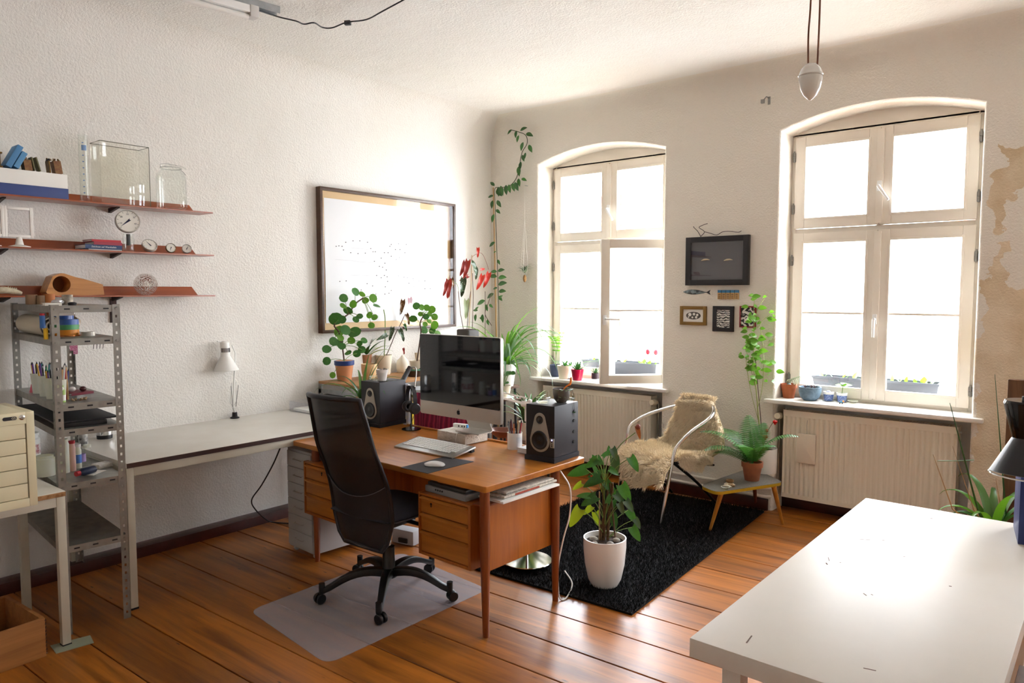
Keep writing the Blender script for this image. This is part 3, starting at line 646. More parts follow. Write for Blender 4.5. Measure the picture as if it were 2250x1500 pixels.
for px, z0, h, r, mm, lb in ((95, .053, .058, .012, mat('tin blue', '2c62a6', .4), 'upper blue can with red cap behind the near post'), (101, .0005, .052, .0095, M_yel, 'yellow can under the blue one')):
    p = LX(px, 740, -3.775); t = T('spray_can', lb, 'can', (p.x, p.y, zs + z0)); MB().lathe([(.001, 0), (r, 0), (r, h), (.001, h)], 18).obj('can', mm, t)
    if z0 > .01: MB().lathe([(r * .9, h), (r * .9, h + .01), (.001, h + .01)], 16).obj('cap', M_red, t)
p = RP(68, 728, 1); q = T('tape_roll', 'upright orange and yellow reel behind the felt roll', 'tape', (p.x - .1, p.y + .13, zs + .062), rot=(0, rad(90), rad(-40)))
MB().lathe([(.028, -.012), (.061, -.012), (.061, .012), (.028, .012), (.028, -.012)], 28).obj('reel', mat('amber reel', 'b8621e', .4), q); MB().lathe([(.0612, -.013), (.064, -.013), (.064, .013), (.0612, .013), (.0612, -.013)], 28).obj('rim', M_yel, q)
# --- third level: frosted cups with pens
def cup_at(px, py, lb):
    p = RP(px, py, 2); t = T('frosted_cup', lb, 'cup', (p.x, p.y, RL[2] + .0004)); MB().lathe([(.001, 0), (.026, 0), (.034, .105), (.032, .105), (.0245, .003), (.001, .003)], 20).obj('body', M_frost, t); return p
cups = []
for k, (px, py, lb) in enumerate(((56, 866, 'frosted plastic cup nearest the far post'), (75, 872, 'frosted cup, second from the far post'), (90, 878, 'frosted cup, third from the far post'), (105, 884, 'frosted cup right behind the near post'))): cups.append(cup_at(px, py, lb))
PENS = [('blue', '1f3f96'), ('black', '1b1b1f'), ('green', '2f8a4a'), ('red', 'b02a3a'), ('teal', '1f7f86'), ('purple', '6a3a86'), ('wooden', 'c0935e'), ('silver', 'a9a9ad'), ('yellow', 'd8a52a'), ('white', 'e8e8e4')]
def pen(base, h, tilt, az, cname, chex, where, r=.0042):
    t = T('pen', '%s pen standing in %s' % (cname, where), 'pen', base, rot=Euler((tilt, 0, az)), group='%s pens in %s' % (cname, where))
    MB().cyl((0, 0, 0), (0, 0, h), r, n=7).obj('barrel', mat('pen ' + cname, chex, .4), t)
    MB().cyl((0, 0, h), (0, 0, h + .012), r, .001, n=7).obj('tip', M_dark, t)
for ci, c in enumerate(cups):
    for k in range(6):
        cn, ch = PENS[(ci * 6 + k * 7 + ci) % 10]; az = k * 1.05 + ci; rr = .012
        pen((c.x + rr * math.cos(az), c.y + rr * math.sin(az), RL[2] + .006), .125 + random.random() * .045, rad(random.uniform(4, 8)), az + PI / 2, cn, ch, ('the frosted cup nearest the far rack post', 'the second frosted cup from the far post', 'the third frosted cup from the far post', 'the frosted cup behind the near rack post')[ci])
p = RP(45, 866, 2); t = T('bottle', 'small clear bottle with pink content beside the frosted cups', 'bottle', (p.x - .02, p.y - .015, RL[2] + .0005))
MB().lathe([(.001, 0), (.02, 0), (.02, .06), (.008, .078), (.008, .095)], 16).obj('glass', M_clear, t); MB().lathe([(.001, .002), (.018, .002), (.008, .045), (.001, .05)], 12).obj('pink_content', mat('pink', 'e0566a', .5), t)
for k, (px, h, mm, lb) in enumerate(((136, .10, M_frost, 'clear tube of tools just inside the near post'), (146, .08, mat('lime label', 'a6c46a', .5), 'little bottle with a lime green label'))):
    p = RP(px, 886, 2); t = T('tube_bottle', lb, 'bottle', (p.x - .03, p.y, RL[2] + .0005)); MB().lathe([(.001, 0), (.013, 0), (.013, h * .7), (.007, h * .8), (.007, h), (.001, h)], 14).obj('body', mm, t); MB().lathe([(.0135, h * .1), (.0135, h * .45)], 14).obj('label_band', M_paper, t)
pp = RP(143, 880, 2)
for k in range(6): cn, ch = PENS[(k * 3 + 1) % 10]; pen((pp.x - .05 + .006 * k, pp.y + .004 * k, RL[2] + .001), .14 + .01 * (k % 3), rad(-5 + 4 * k % 13), k, cn, ch, 'the loose bunch behind the near rack post')
p = RP(195, 878, 2)
book('notebook', 'white pad with dark red edges on the third rack shelf', p.x - .18, p.x - .06, p.y - .07, p.y + .04, RL[2] + .02, .012, mat('dark red edge', '7c1f32', .5), rz=.2, cat='pad')
MB().box(-.06, .05, -.055, .055, 0, .019).obj('paper_tray', M_acryl, loc=(p.x - .13, p.y - .015, RL[2] + .0005), label='clear tray under the dark red pad', cat='tray')
MB().ball((0, 0, .013), .017, 12, 8, (1, 1, .75)).obj('eraser_ball', M_cerw, loc=(p.x - .12, p.y - .03, RL[2] + .0325), label='small white eraser lump on the dark red pad', cat='eraser')
MB().ball((0, 0, .012), .016, 12, 8, (1, 1, .8)).obj('maroon_stopper', mat('maroon knob', '4a1a1c', .4), loc=(p.x - .10, p.y + .012, RL[2] + .0325), label='dark maroon stopper on the dark red pad', cat='stopper')
for k in range(5): MB().cyl((0, 0, 0), (0, .008, .015), .005, n=7).obj('cork_bit', M_tan, loc=(p.x - .01 - .01 * (k % 2), p.y - .06 + .012 * k, RL[2] + .0005), rot=(rad(80), 0, k), label='small tan cork piece at the front of the third rack shelf', cat='cork', group='cork pieces on the rack')
# hanging pink papers and scissors under the second level
for k, (px, py, ln) in enumerate(((158, 758, .055), (166, 775, .075))):
    q = LX(px, py, -4.2); MB().box(-.001, .001, -.011, .011, -ln, 0).obj('paper_tag', mat('pink print', 'd8a0b4', .7, var=(160, 'b03468')), smooth=0, loc=(q.x, q.y, RL[1] - .034), label=('shorter', 'longer')[k] + ' pink printed tag hanging below the tape shelf', cat='tag')
for k in range(4):
    q = LX(205 + 7 * k, 757, -3.95); MB().cyl((0, 0, -.035), (0, .004, 0), .0012, .002, n=6).obj('needle_file', M_dark, loc=(q.x, q.y, RL[1] - .034), label='thin dark tool hanging point-down under the tape shelf', cat='tool', group='thin tools under the tape shelf')
# --- fourth level: portfolios
q = RKM @ Vector((-.42, -.146, 0))
MB().box(-.37, .37, -.10, .10, 0, .022).obj('portfolio', M_black, bevel=.002, loc=(q.x, q.y, RL[3] + .0005), rot=(0, 0, rad(-8)), label='black portfolio lying lowest on the fourth rack shelf', cat='portfolio')
MB().box(-.39, .372, -.138, .136, 0, .006).obj('cutting_board', M_dark, loc=(q.x, q.y, RL[3] + .026), rot=(0, 0, rad(-5.5)), label='thin dark grey board lying over the black portfolio', cat='board')
MB().box(-.03, .03, -.03, .035, 0, .004).obj('paper_note', M_paper, loc=(RP(195, 905, 3).x, RP(195, 905, 3).y, RL[3] + .0325), label='folded white note on the dark grey board', cat='note')
# --- fifth level: containers
L5 = RL[4]
def jar5(name, px, py, r, h, mm, lb, cap=None, band=None, cat='jar', dx=0, tilt=None):
    p = G(px, py, L5); t = T(name, lb, cat, (p.x + dx, p.y, L5 + .0005), rot=tilt)
    MB().lathe([(.001, 0), (r, 0), (r, h * .85), (r * .85, h * .9), (r * .85, h), (.001, h)], 18).obj('body', mm, t)
    if cap: MB().lathe([(r * .92, h), (r * .92, h + .014), (.001, h + .014)], 16).obj('cap', cap, t)
    if band: MB().lathe([(r * 1.01, h * .25), (r * 1.01, h * .65)], 18).obj('label_band', band, t)
jar5('glue_tub', 100, 1044, .045, .10, M_frost, 'white half-full plastic tub near the drawer cabinet', None)
jar5('paint_tub', 90, 1020, .055, .13, M_paper, 'white bucket with red lettering behind the half-full tub', M_paper, mat('print red', 'b0404a', .6, var=(60, 'e9e6e0')), dx=-.18)
jar5('plastic_bottle', 143, 1038, .022, .17, M_frost, 'tall clear plastic bottle inside the near post', None)
jar5('pill_tube', 160, 1034, .016, .14, mat('clear pink', 'e8c4c8', .2, trans=.4), 'clear tube with a pink and red cap', M_red)
jar5('pill_tube', 172, 1028, .017, .11, M_frost, 'clear tube with blue sticks inside', M_cerw, mat('sky blue band', '4f7fc8', .5))
jar5('spray_can', 194, 1000, .022, .19, M_cerw, 'tall white spray can with black lettering', M_cerw, mat('can print', 'dedcd6', .5, var=(40, '3a3a3c')), dx=-.06)
jar5('clear_jar', 181, 1024, .018, .10, M_clear, 'small clear jar with lilac content', M_clear, mat('lilac', 'b49acb', .5))
jar5('clear_jar', 193, 1022, .019, .095, M_clear, 'second small clear jar beside the lilac one', M_frost)
jar5('wide_jar', 150, 1024, .03, .13, M_frost, 'wide frosted jar of white plastic parts', None, dx=-.08)
p = G(186, 1045, L5); q = T('glue_bottle', 'dark blue glue bottle with red cap lying on its side', 'bottle', (p.x, p.y, L5 + .021), rot=(rad(90), 0, rad(25)))
MB().lathe([(.001, -.055), (.020, -.055), (.021, .01), (.012, .03), (.001, .03)], 16, M=Matrix.Diagonal((1.1, .9, 1))).obj('body', mat('dark blue plastic', '1c2a4a', .35), q); MB().lathe([(.0125, .03), (.0125, .05), (.001, .05)], 14).obj('cap', M_red, q)
p = G(230, 1028, L5); MB().box(-.03, .03, -.04, .04, 0, .022).obj('carton', mat('barcode carton', 'e6e3dc', .6, var=(90, 'c9c6c0')), bevel=.001, loc=(p.x - .03, p.y, L5 + .0005), rot=(0, 0, .3), label='small white carton with bar code by the rack post', cat='carton')
p = G(212, 1038, L5); MB().box(-.05, .05, -.05, .05, 0, .002).obj('paper_sheet', M_paper, loc=(p.x - .02, p.y - .02, L5 + .0004), rot=(0, 0, .6), label='loose white sheet under the glue bottle', cat='paper')
# thermos standing on the long table behind the rack
# ================================================================ tables along the shelf wall
def steel_table(name, lb, x0, x1, y0, y1, z, th, lo=True, edge=None):
    """laminated top on a square-tube frame"""
    t = T(name, lb, 'table', (x0, y0, 0)); X, Y = x1 - x0, y1 - y0
    MB().box(0, X, 0, Y, z - th, z).obj('tabletop', M_laminate, t, bevel=.0015)
    if edge: MB().box(X - .0005, X + .0012, 0, Y, z - th, z - .002).obj('front_edge', edge, t, smooth=0)
    w = .036
    for nm, a in (('leg', (X - w - .006, 0)), ('leg', (X - w - .006, Y - w)), ('leg', (.01, 0)), ('leg', (.01, Y - w))):
        MB().box(a[0], a[0] + w, a[1], a[1] + w, .006, z - th - .002).obj(nm, M_beige, t, bevel=.003)
        MB().box(a[0] - .001, a[0] + w + .001, a[1] - .001, a[1] + w + .001, 0, .01).obj('foot_cap', M_black, t)
    zt = z - th - .002
    for b in ((X - w - .004, X - .008, w, Y - w), (.012, .012 + w - .004, w, Y - w)): MB().box(b[0], b[1], b[2], b[3], zt - .045, zt).obj('rail', M_beige, t, bevel=.003)
    for b in ((.01 + w, X - w - .006, .002, w - .002), (.01 + w, X - w - .006, Y - w + .002, Y - .002)): MB().box(b[0], b[1], b[2], b[3], zt - .045, zt).obj('rail', M_beige, t, bevel=.003)
    return t
M_dkedge = mat('dark table edge', '3a1d14', .5)
steel_table('work_table', 'long white-topped work table with beige steel legs along the shelf wall', X0 + .002, -3.788, 1.545, 3.10, .766, .026, edge=M_dkedge)
steel_table('side_bench', 'white-topped bench under the cream drawer cabinet', -4.2, -3.632, .1, 1.212, .725, .022, edge=M_cardb)
# floor scrap under the bench leg
p = G(150, 1418, 0); MB().prism([(-.08, -.05), (.07, -.06), (.08, .03), (-.08, .05)], 0, .004).obj('floor_scrap', mat('pale linoleum scrap', '9aa08a', .6), smooth=0, loc=(p.x, p.y + .02, .0005), rot=(0, 0, rad(85)), label='pale green scrap lying under the bench leg', cat='scrap')
# cream drawer cabinet
zc = .7255; p = G(84, 1108, zc); hC = LX(78, 902, p.x).z - zc; wC = .34
t = T('drawer_cabinet', 'cream steel drawer cabinet with five shallow drawers', 'cabinet', (p.x, p.y, zc))
MB().box(-.36, 0, -.03, 0, 0, hC).box(-.36, 0, -wC, -wC + .03, 0, hC).box(-.36, 0, -wC + .03, -.03, 0, .035).box(-.36, 0, -wC + .03, -.03, hC - .05, hC).box(-.36, -.33, -wC + .03, -.03, .035, hC - .05).obj('body', M_cream, t, bevel=.002)
dz = (hC - .085) / 5
for k in range(5): MB().box(-.30, -.004, -wC + .033, -.0335, .036 + k * dz + .0015, .036 + (k + 1) * dz - .0015).obj('drawer', M_cream, t, bevel=.002)
lk = MB().lathe([(.001, .004), (.006, .004), (.009, .0015), (.011, 0)], 16, M=Matrix(((0, 0, 1), (0, 1, 0), (-1, 0, 0)))).obj('lock', M_chrome, t, loc=(.0005, -.045, hC - .022))
bd = MB().prism(rrect(-.05, .0, -.0075, .0075, .006), 0, .0006, Matrix(((0, 0, 1, 0), (1, 0, 0, 0), (0, 1, 0, 0), (0, 0, 0, 1)))).obj('badge', M_dark, t, loc=(.0005, -.064, hC - .022))
text('GS', .013, M_cream, t, (.0014, -.075, hC - .022), (rad(90), 0, rad(90)), ext=.0001)
# wooden crate with finger joints
M_crate = wood('crate wood', 'b5793f', '8f5a2a', 1.0, 1, .7, 0)
p = G(105, 1440, 0); hC = .175; q = T('wooden_crate', 'old wooden crate with finger-jointed corners on the floor', 'crate', (p.x, p.y, 0), rad(4))
MB().box(-.018, 0, -.62, -.004, .0, hC).obj('front_board', M_crate, q, bevel=.002)
MB().box(-.42, -.018, -.018, 0, 0, hC).obj('side_board', M_crate, q, bevel=.002)
MB().box(-.42, -.402, -.62, -.018, 0, hC).obj('rear_board', M_crate, q, bevel=.002)
MB().box(-.402, -.018, -.62, -.018, .003, .014).obj('bottom_board', mat('crate bottom', '6b5434', .8), q, smooth=0)
for k in range(10):
    MB().box(-.017, .0004, -.006, .0006, .01 + k * .0168, .018 + k * .0168).obj('joint_finger', mat('finger end grain', '5a3517', .8), q, smooth=0)
MB().box(-.35, -.25, -.3, -.2, .0145, .16).obj('amber_tin', mat('yellow box', 'd9a01a', .4), bevel=.004, loc=(p.x, p.y, 0), label='yellow tin standing inside the wooden crate', cat='tin')
# drawer unit on castors
M_helm = mat('grey drawer enamel', 'b9b9b9', .4); a = G(634, 1196, .035); b = G(690, 1221, .035)
t = T('drawer_unit', 'narrow grey steel drawer unit with six drawers under the desk', 'drawer unit', (a.x, a.y, 0), math.atan2(b.y - a.y, b.x - a.x)); wH = .285; dH = .43; hH = .66
MB().box(0, wH, .008, dH, .035, hH).obj('body', M_helm, t, bevel=.003)
for k in range(6):
    z0 = .05 + k * .100; d = MB().box(.008, wH - .008, -.002, .0076, z0, z0 + .096).obj('drawer', M_helm, t, bevel=.002)
    MB().tube([(wH / 2 - .045, -.002, z0 + .055), (wH / 2 - .045, -.014, z0 + .052), (wH / 2 + .045, -.014, z0 + .052), (wH / 2 + .045, -.002, z0 + .055)], .0028, 6).obj('handle', M_chrome, d)
for x, y in ((.03, .04), (wH - .03, .04), (.03, dH - .04), (wH - .03, dH - .04)): MB().cyl((x - .008, y, .017), (x + .008, y, .017), .017, n=12).box(x - .004, x + .004, y - .004, y + .004, .017, .036).obj('castor', mat('pale castor', 'cfcfcb', .4), t)

# ================================================================ teak desk
M_teak = wood('teak', 'c57d2f', 'a15e1e', .9, 0, .33, .3); M_teakv = wood('teak upright grain', 'b96a22', '97531a', .9, 2, .35, .25); M_leg = wood('teak leg', '8f4518', '6f3210', 1.2, 2, .35, .3)
DK = T('desk', 'teak writing desk with two hanging drawer pedestals', 'desk', (-2.18, 2.46, 0), rad(-1.6)); DW, DD, DZ = 1.605, .80, .73
m = MB(); m.prism(rrect(-DW, 0, 0, DD, .015, 3), DZ - .03, DZ); m.obj('desktop', M_teak, DK, bevel=.009, seg=3)
MB().box(-1.46, -.25, DD - .02, DD - .002, DZ + .0005, DZ + .012).obj('rear_lip', M_teak, DK, bevel=.006)
def leg(x, y, dx, top=DZ - .0305):
    MB().tube([(x, y, top), (x + dx * .2, y, .45), (x + dx, y, .0)], [.024, .025, .0155], 16).obj('leg', M_leg, DK)
    return None
leg(-.028, .026, .006); leg(-.028, .565, .006); leg(-1.452, .06, .0); leg(-1.452, .60, 0)
for x0, keyx in ((-.478, -.385), (-1.508, -1.325)):           # pedestals (left edge, key plate)
    x1 = x0 + (.37 if x0 > -1 else .36); y0, y1 = .012, .56
    if x0 < -1: x1 = -1.15; 
    ped = T('pedestal', None, None); ped.parent = DK
    MB().box(x0, x0 + .014, y0, y1, .3, .618).box(x1 - .018, x1, y0, y1, .3, .618).box(x0 + .014, x1 - .018, y0, y1, .3, .314).box(x0 + .014, x1 - .018, y0, y1, .606, .618).box(x0 + .014, x1 - .018, y1 - .012, y1, .314, .606).obj('carcass', M_teakv, ped, bevel=.002)
    zz = (.316, .425, .516, .604); fw = x1 - x0 - .034
    for k in range(3):
        d = MB().box(x0 + .016, x1 - .020, y0 + .004, y0 + .022, zz[k] + .0028, zz[k + 1] - .0028).obj('drawer', M_teak, ped, bevel=.0015)
        n = 10; rows = []
        for i in range(n + 1):                              # lipped handle, deepest in the middle
            tt = i / n; x = x0 + .018 + (fw - .003) * tt; dp = .012 + .016 * math.sin(PI * tt) ** .7; zt = zz[k + 1] - .0025
            rows.append([(x, y0 + .0035, zt), (x, y0 + .0035 - dp, zt - .004), (x, y0 + .0035 - dp, zt - .010), (x, y0 + .0035, zt - .012)])
        hm = MB(); hm.grid(rows, closed=True); hm.add(rows[0], [(0, 1, 2, 3)]); hm.add(rows[-1], [(3, 2, 1, 0)]); hm.obj('lip_handle', M_teak, d, smooth=50)
    MB().cyl((keyx, y0 + .0035, .572), (keyx, y0 + .0015, .572), .006, n=12).box(keyx - .0025, keyx + .0025, y0 + .0015, y0 + .0035, .556, .570).obj('keyhole', M_ink, ped, smooth=0)
    MB().box(x0 + .06, x0 + .08, y1 - .1, y1 - .06, .618, DZ - .0305).obj('spacer', M_leg, ped)
MB().box(-.062, -.040, .05, .56, .30, .618).obj('side_panel', M_teakv, DK, bevel=.002)
MB().box(-1.43, -.06, .562, .578, .34, .64).obj('rear_panel', M_teakv, DK, bevel=.002)
MB().box(-.11, -.035, .03, .56, .6185, .626).obj('side_rail', M_leg, DK)
MB().box(-1.1, -.5, .30, .32, .63, .699).obj('knee_rail', M_leg, DK)
DM = Matrix.Translation((-2.18, 2.46, 0)) @ Matrix.Rotation(rad(-1.6), 4, 'Z')
def D(x, y, z): return DM @ Vector((x, y, z))

# things kept on the pedestals
M_scan = mat('grey scanner plastic', '8d8f90', .4)
p = D(-.315, .15, .6185); t = T('scanner', 'grey flatbed scanner tucked under the desktop', 'scanner', p, rad(-3))
MB().box(-.145, .155, -.11, .16, 0, .034).obj('body', M_scan, t, bevel=.008); MB().box(-.135, .145, -.10, .15, .0345, .052).obj('lid', mat('dark grey lid', '3c3e41', .35), t, bevel=.006)
for k in range(4): MB().cyl((-.06 + k * .016, -.1105, .022), (-.06 + k * .016, -.1125, .022), .005, n=10).obj('button', M_dark, t)
MB().box(-.08, .10, -.08, .10, 0, .006).obj('envelope', mat('orange envelope', 'c9782c', .6), loc=p + Vector((0, 0, .053)), label='orange envelope lying on the scanner lid', cat='envelope')
p = D(-1.32, .2, .6185); t = T('laptop', 'closed silver laptop lying on the farther pedestal', 'laptop', p, rad(-2))
MB().box(-.14, .15, -.12, .12, 0, .013).obj('base', M_alu, t, bevel=.004); MB().box(-.14, .15, -.12, .12, .0135, .021).obj('lid', M_alu, t, bevel=.003)
p = D(-.05, .30, .627)
for k, (th, mm, lb, dx, dy, L) in enumerate(((.010, M_paper, 'white magazine lowest in the pile below the desktop', .02, .06, .44), (.006, mat('pale journal', 'd6d3cc', .6), 'pale journal second in the pile below the desktop', .01, .05, .42))):
    MB().box(-.09, .045 + dx, -.22, -.22 + L, 0, th).obj('magazine', mm, loc=p + Vector((0, dy - .03, .0105 * k)), rot=(0, 0, rad(-1.6)), label=lb, cat='magazine', bevel=.001)
t = T('newspaper', 'folded newspaper with red print in the pile below the desktop', 'newspaper', p + Vector((.02, .0, .018)), rad(-1)); M_news = mat('newsprint', 'd8d0c2', .85, var=(70, 'b3aca0'))
MB().box(-.10, .03, -.17, .25, 0, .012).box(-.09, .026, -.15, .23, .0125, .024).obj('folded_sheets', M_news, t, bevel=.005, seg=3)
MB().box(.0304, .0312, -.09, .10, .001, .011).obj('red_panel', mat('newspaper red', 'b4553a', .8, var=(90, '9c3c28')), t, smooth=0)
MB().box(.0264, .0272, -.15, .0, .0145, .0225).obj('headline', mat('newspaper black print', 'bdb6aa', .85, var=(220, '2a2826')), t, smooth=0)

# ================================================================ office chair and mat
pts = [G(x, y, 0) for x, y in ((548, 1342), (718, 1460), (1072, 1295), (882, 1214))]
def rounded_poly(ps, r, n=5):
    out = []
    for i, p in enumerate(ps):
        a, b = ps[i - 1], ps[(i + 1) % len(ps)]; d1 = (a - p).normalized() * r; d2 = (b - p).normalized() * r
        for k in range(n + 1):
            t = k / n; out.append((p + d1) * (1 - t) ** 2 + p * 2 * t * (1 - t) + (p + d2) * t * t)
    return out
mm_, nt_, pb_, N_, L_n = _new('clear vinyl'); tr_ = N_.new('ShaderNodeBsdfTransparent'); mx_ = N_.new('ShaderNodeMixShader'); mx_.inputs[0].default_value = .33
tr_.inputs[0].default_value = (1, 1, 1, 1); pb_.inputs['Base Color'].default_value = lin('c9c6cc'); pb_.inputs['Roughness'].default_value = .38
L_n.new(tr_.outputs[0], mx_.inputs[1]); L_n.new(pb_.outputs[0], mx_.inputs[2]); L_n.new(mx_.outputs[0], N_['Material Output'].inputs[0])
cpt = rounded_poly(pts, .07); c0 = sum(cpt, Vector()) / len(cpt)
MB().prism([(p.x - c0.x, p.y - c0.y) for p in cpt], .0006, .003).obj('chair_mat', mm_, smooth=0, loc=(c0.x, c0.y, 0), label='milky transparent floor mat under the office chair', cat='mat')

M_mesh = mat('chair back mesh', '121116', .55, bump=(300, .3, .002)); M_leather = mat('chair back leather', '1d1c22', .42, bump=(140, .2, .003)); M_seat = mat('seat fabric', '23242f', .7, bump=(200, .3, .002)); M_blk2 = mat('chair black nylon', '101012', .38)
hub = Vector((-2.93, 2.52, 0)); CH = T('office_chair', 'black swivel office chair with a tall mesh back', 'chair', hub, rad(2))
MB().lathe([(.001, .10), (.045, .10), (.042, .14), (.034, .15), (.032, .265), (.001, .265)], 20).obj('column_sleeve', M_blk2, CH)
MB().cyl((0, 0, .265), (0, 0, .425), .0145, n=16).obj('gas_lift', M_chrome, CH)
for k in range(5):
    a = rad(-123 + 72 * k); d = Vector((math.cos(a), math.sin(a), 0)); n = 9; rows = []
    sd = Vector((-d.y, d.x, 0))
    for i in range(n + 1):
        t = i / n; c = d * (.03 + .315 * t) + Vector((0, 0, .128 + .022 * math.sin(PI * min(1, t * 1.15)) - .058 * t * t)); w = .030 - .013 * t; hh = .021 - .007 * t
        rows.append([c + sd * w + Vector((0, 0, -hh)), c + sd * w * .8 + Vector((0, 0, hh)), c - sd * w * .8 + Vector((0, 0, hh)), c - sd * w + Vector((0, 0, -hh))])
    m = MB(); m.grid(rows, closed=True); m.add(rows[0], [(0, 1, 2, 3)]); m.add(rows[-1], [(3, 2, 1, 0)]); lg = m.obj('leg', M_blk2, CH, bevel=.004, smooth=60)
    e = d * .352; MB().cyl(e + Vector((0, 0, .055)), e + Vector((0, 0, .108)), .0165, n=14).obj('castor_socket', M_blk2, lg)
    b = a + random.uniform(-1, 1) + 1.2; f = Vector((math.cos(b), math.sin(b), 0)); g = Vector((-f.y, f.x, 0)); wc = e + f * .014 + Vector((0, 0, .0275 + .0035))
    cs = MB()
    for s in (-1, 1): cs.lathe([(.001, -.009), (.024, -.009), (.0275, -.004), (.0275, .006), (.024, .009), (.001, .009)], 18, wc + g * s * .0145, Matrix((g.cross(Vector((0, 0, 1))), Vector((0, 0, 1)), g)).transposed())
    cs.box(-.006, .006, -.005, .005, .02, .06, Matrix.Translation(e)); cs.obj('castor', M_blk2, lg, smooth=40)
# seat
n = 16; rows = []
for i in range(9):
    v = -1 + 2 * i / 8; row = []
    for j in range(9):
        uu = -1 + 2 * j / 8; ex_ = max(abs(uu), abs(v)); row.append((uu, v))
    rows.append(row)
def seat_sheet(zo, puff, S=1.0):
    return [[Vector((u_ * .245 * S * (1 - .12 * v_ * v_), v_ * .235 * S * (1 - .10 * u_ * u_) + .0, zo + puff * (1 - u_ ** 4) * (1 - v_ ** 4))) for u_, v_ in r] for r in rows]
m = MB(); m.grid(seat_sheet(.485, .05)); m.grid(seat_sheet(.482, -.05)); 
m.obj('seat', M_seat, CH, smooth=80)
MB().box(-.11, .11, -.1, .1, .40, .428).obj('tilt_mechanism', M_blk2, CH, bevel=.01)
MB().box(.10, .27, .03, .06, .405, .418).box(.23, .29, .02, .075, .395, .425).obj('lever', M_blk2, CH, bevel=.006)
# backrest: a curved sheet, chair faces +y
def back_pt(u_, z):                                          # u_ -1..1 across
    t = (z - .36) / .78; w = .220 - .03 * max(0, t) ** 2 + .012 * math.sin(PI * t); 
    if z < .50: w *= (1 - ((.50 - z) / .16) ** 2 * .38)
    lean = -.235 - .15 * t - .03 * t * t
    lum = .035 * math.sin(PI * min(1, max(0, t) * 1.6)) if t < .63 else 0
    zz = z + (.012 - .055 * u_ * u_) * (max(0, t - .72) / .28) ** 1.0 * 0 + (-.03 * (u_ * u_) * (1 if z < .4 else 0))
    return Vector((u_ * w, lean + lum + .055 * u_ * u_, zz))
def back_rows(z0, z1, nz, nu=12, off=0.0): return [[back_pt(-1 + 2 * j / nu, z0 + (z1 - z0) * i / nz) + Vector((0, off, 0)) for j in range(nu + 1)] for i in range(nz + 1)]
ZB, ZM, ZT = .345, .60, 1.115
# lower leather shell with a dipping seam
rl = []
for i in range(9):
    row = []
    for j in range(13):
        uu = -1 + 2 * j / 12; zt_ = ZM + .075 * abs(uu) ** 2.2; z = ZB + (zt_ - ZB) * i / 8; row.append(back_pt(uu, z))
    rl.append(row)
MB().grid(rl).obj('back_lower_shell', M_leather, CH, thick=.022, smooth=70)
MB().tube([p + Vector((0, -.004, 0)) for p in rl[-1]], .0022, 5).obj('seam_piping', mat('seam grey', '55555c', .5), CH)
rm = []
for i in range(11):
    row = []
    for j in range(13):
        uu = -1 + 2 * j / 12; zb_ = ZM + .075 * abs(uu) ** 2.2; z = zb_ + (ZT - zb_) * i / 10; row.append(back_pt(uu, z) + Vector((0, .004, 0)))
    rm.append(row)
M_meshp, ntm, pbm, Nm, Lm = _new('see-through back mesh')
pbm.inputs['Base Color'].default_value = lin('131217'); pbm.inputs['Roughness'].default_value = .5; trm = Nm.new('ShaderNodeBsdfTransparent'); mxm = Nm.new('ShaderNodeMixShader'); mxm.inputs[0].default_value = .975
Lm.new(trm.outputs[0], mxm.inputs[1]); Lm.new(pbm.outputs[0], mxm.inputs[2]); Lm.new(mxm.outputs[0], Nm['Material Output'].inputs[0])
MB().grid(rm).obj('back_mesh', M_meshp, CH, smooth=70)
edge = [back_pt(-1, ZB + (ZT - ZB) * i / 16) for i in range(17)] + [back_pt(-1 + 2 * j / 12, ZT) + Vector((0, -.012 * (1 - (-1 + 2 * j / 12) ** 2), .006 * (1 - (-1 + 2 * j / 12) ** 2))) for j in range(1, 12)] + [back_pt(1, ZT - (ZT - ZB) * i / 16) for i in range(17)]
MB().tube(edge + [back_pt(1 - 2 * j / 12, ZB) for j in range(1, 12)], [.0135 if 15 < i < 29 else .0115 for i in range(len(edge) + 11)], 10, closed=True).obj('back_frame', M_leather, CH, smooth=70)
MB().tube([(0, -.05, .415), (0, -.16, .41), (0, -.19, .44), (0, -.195, .5)], [.02, .018, .016, .01], 10).obj('back_bracket', M_blk2, CH)
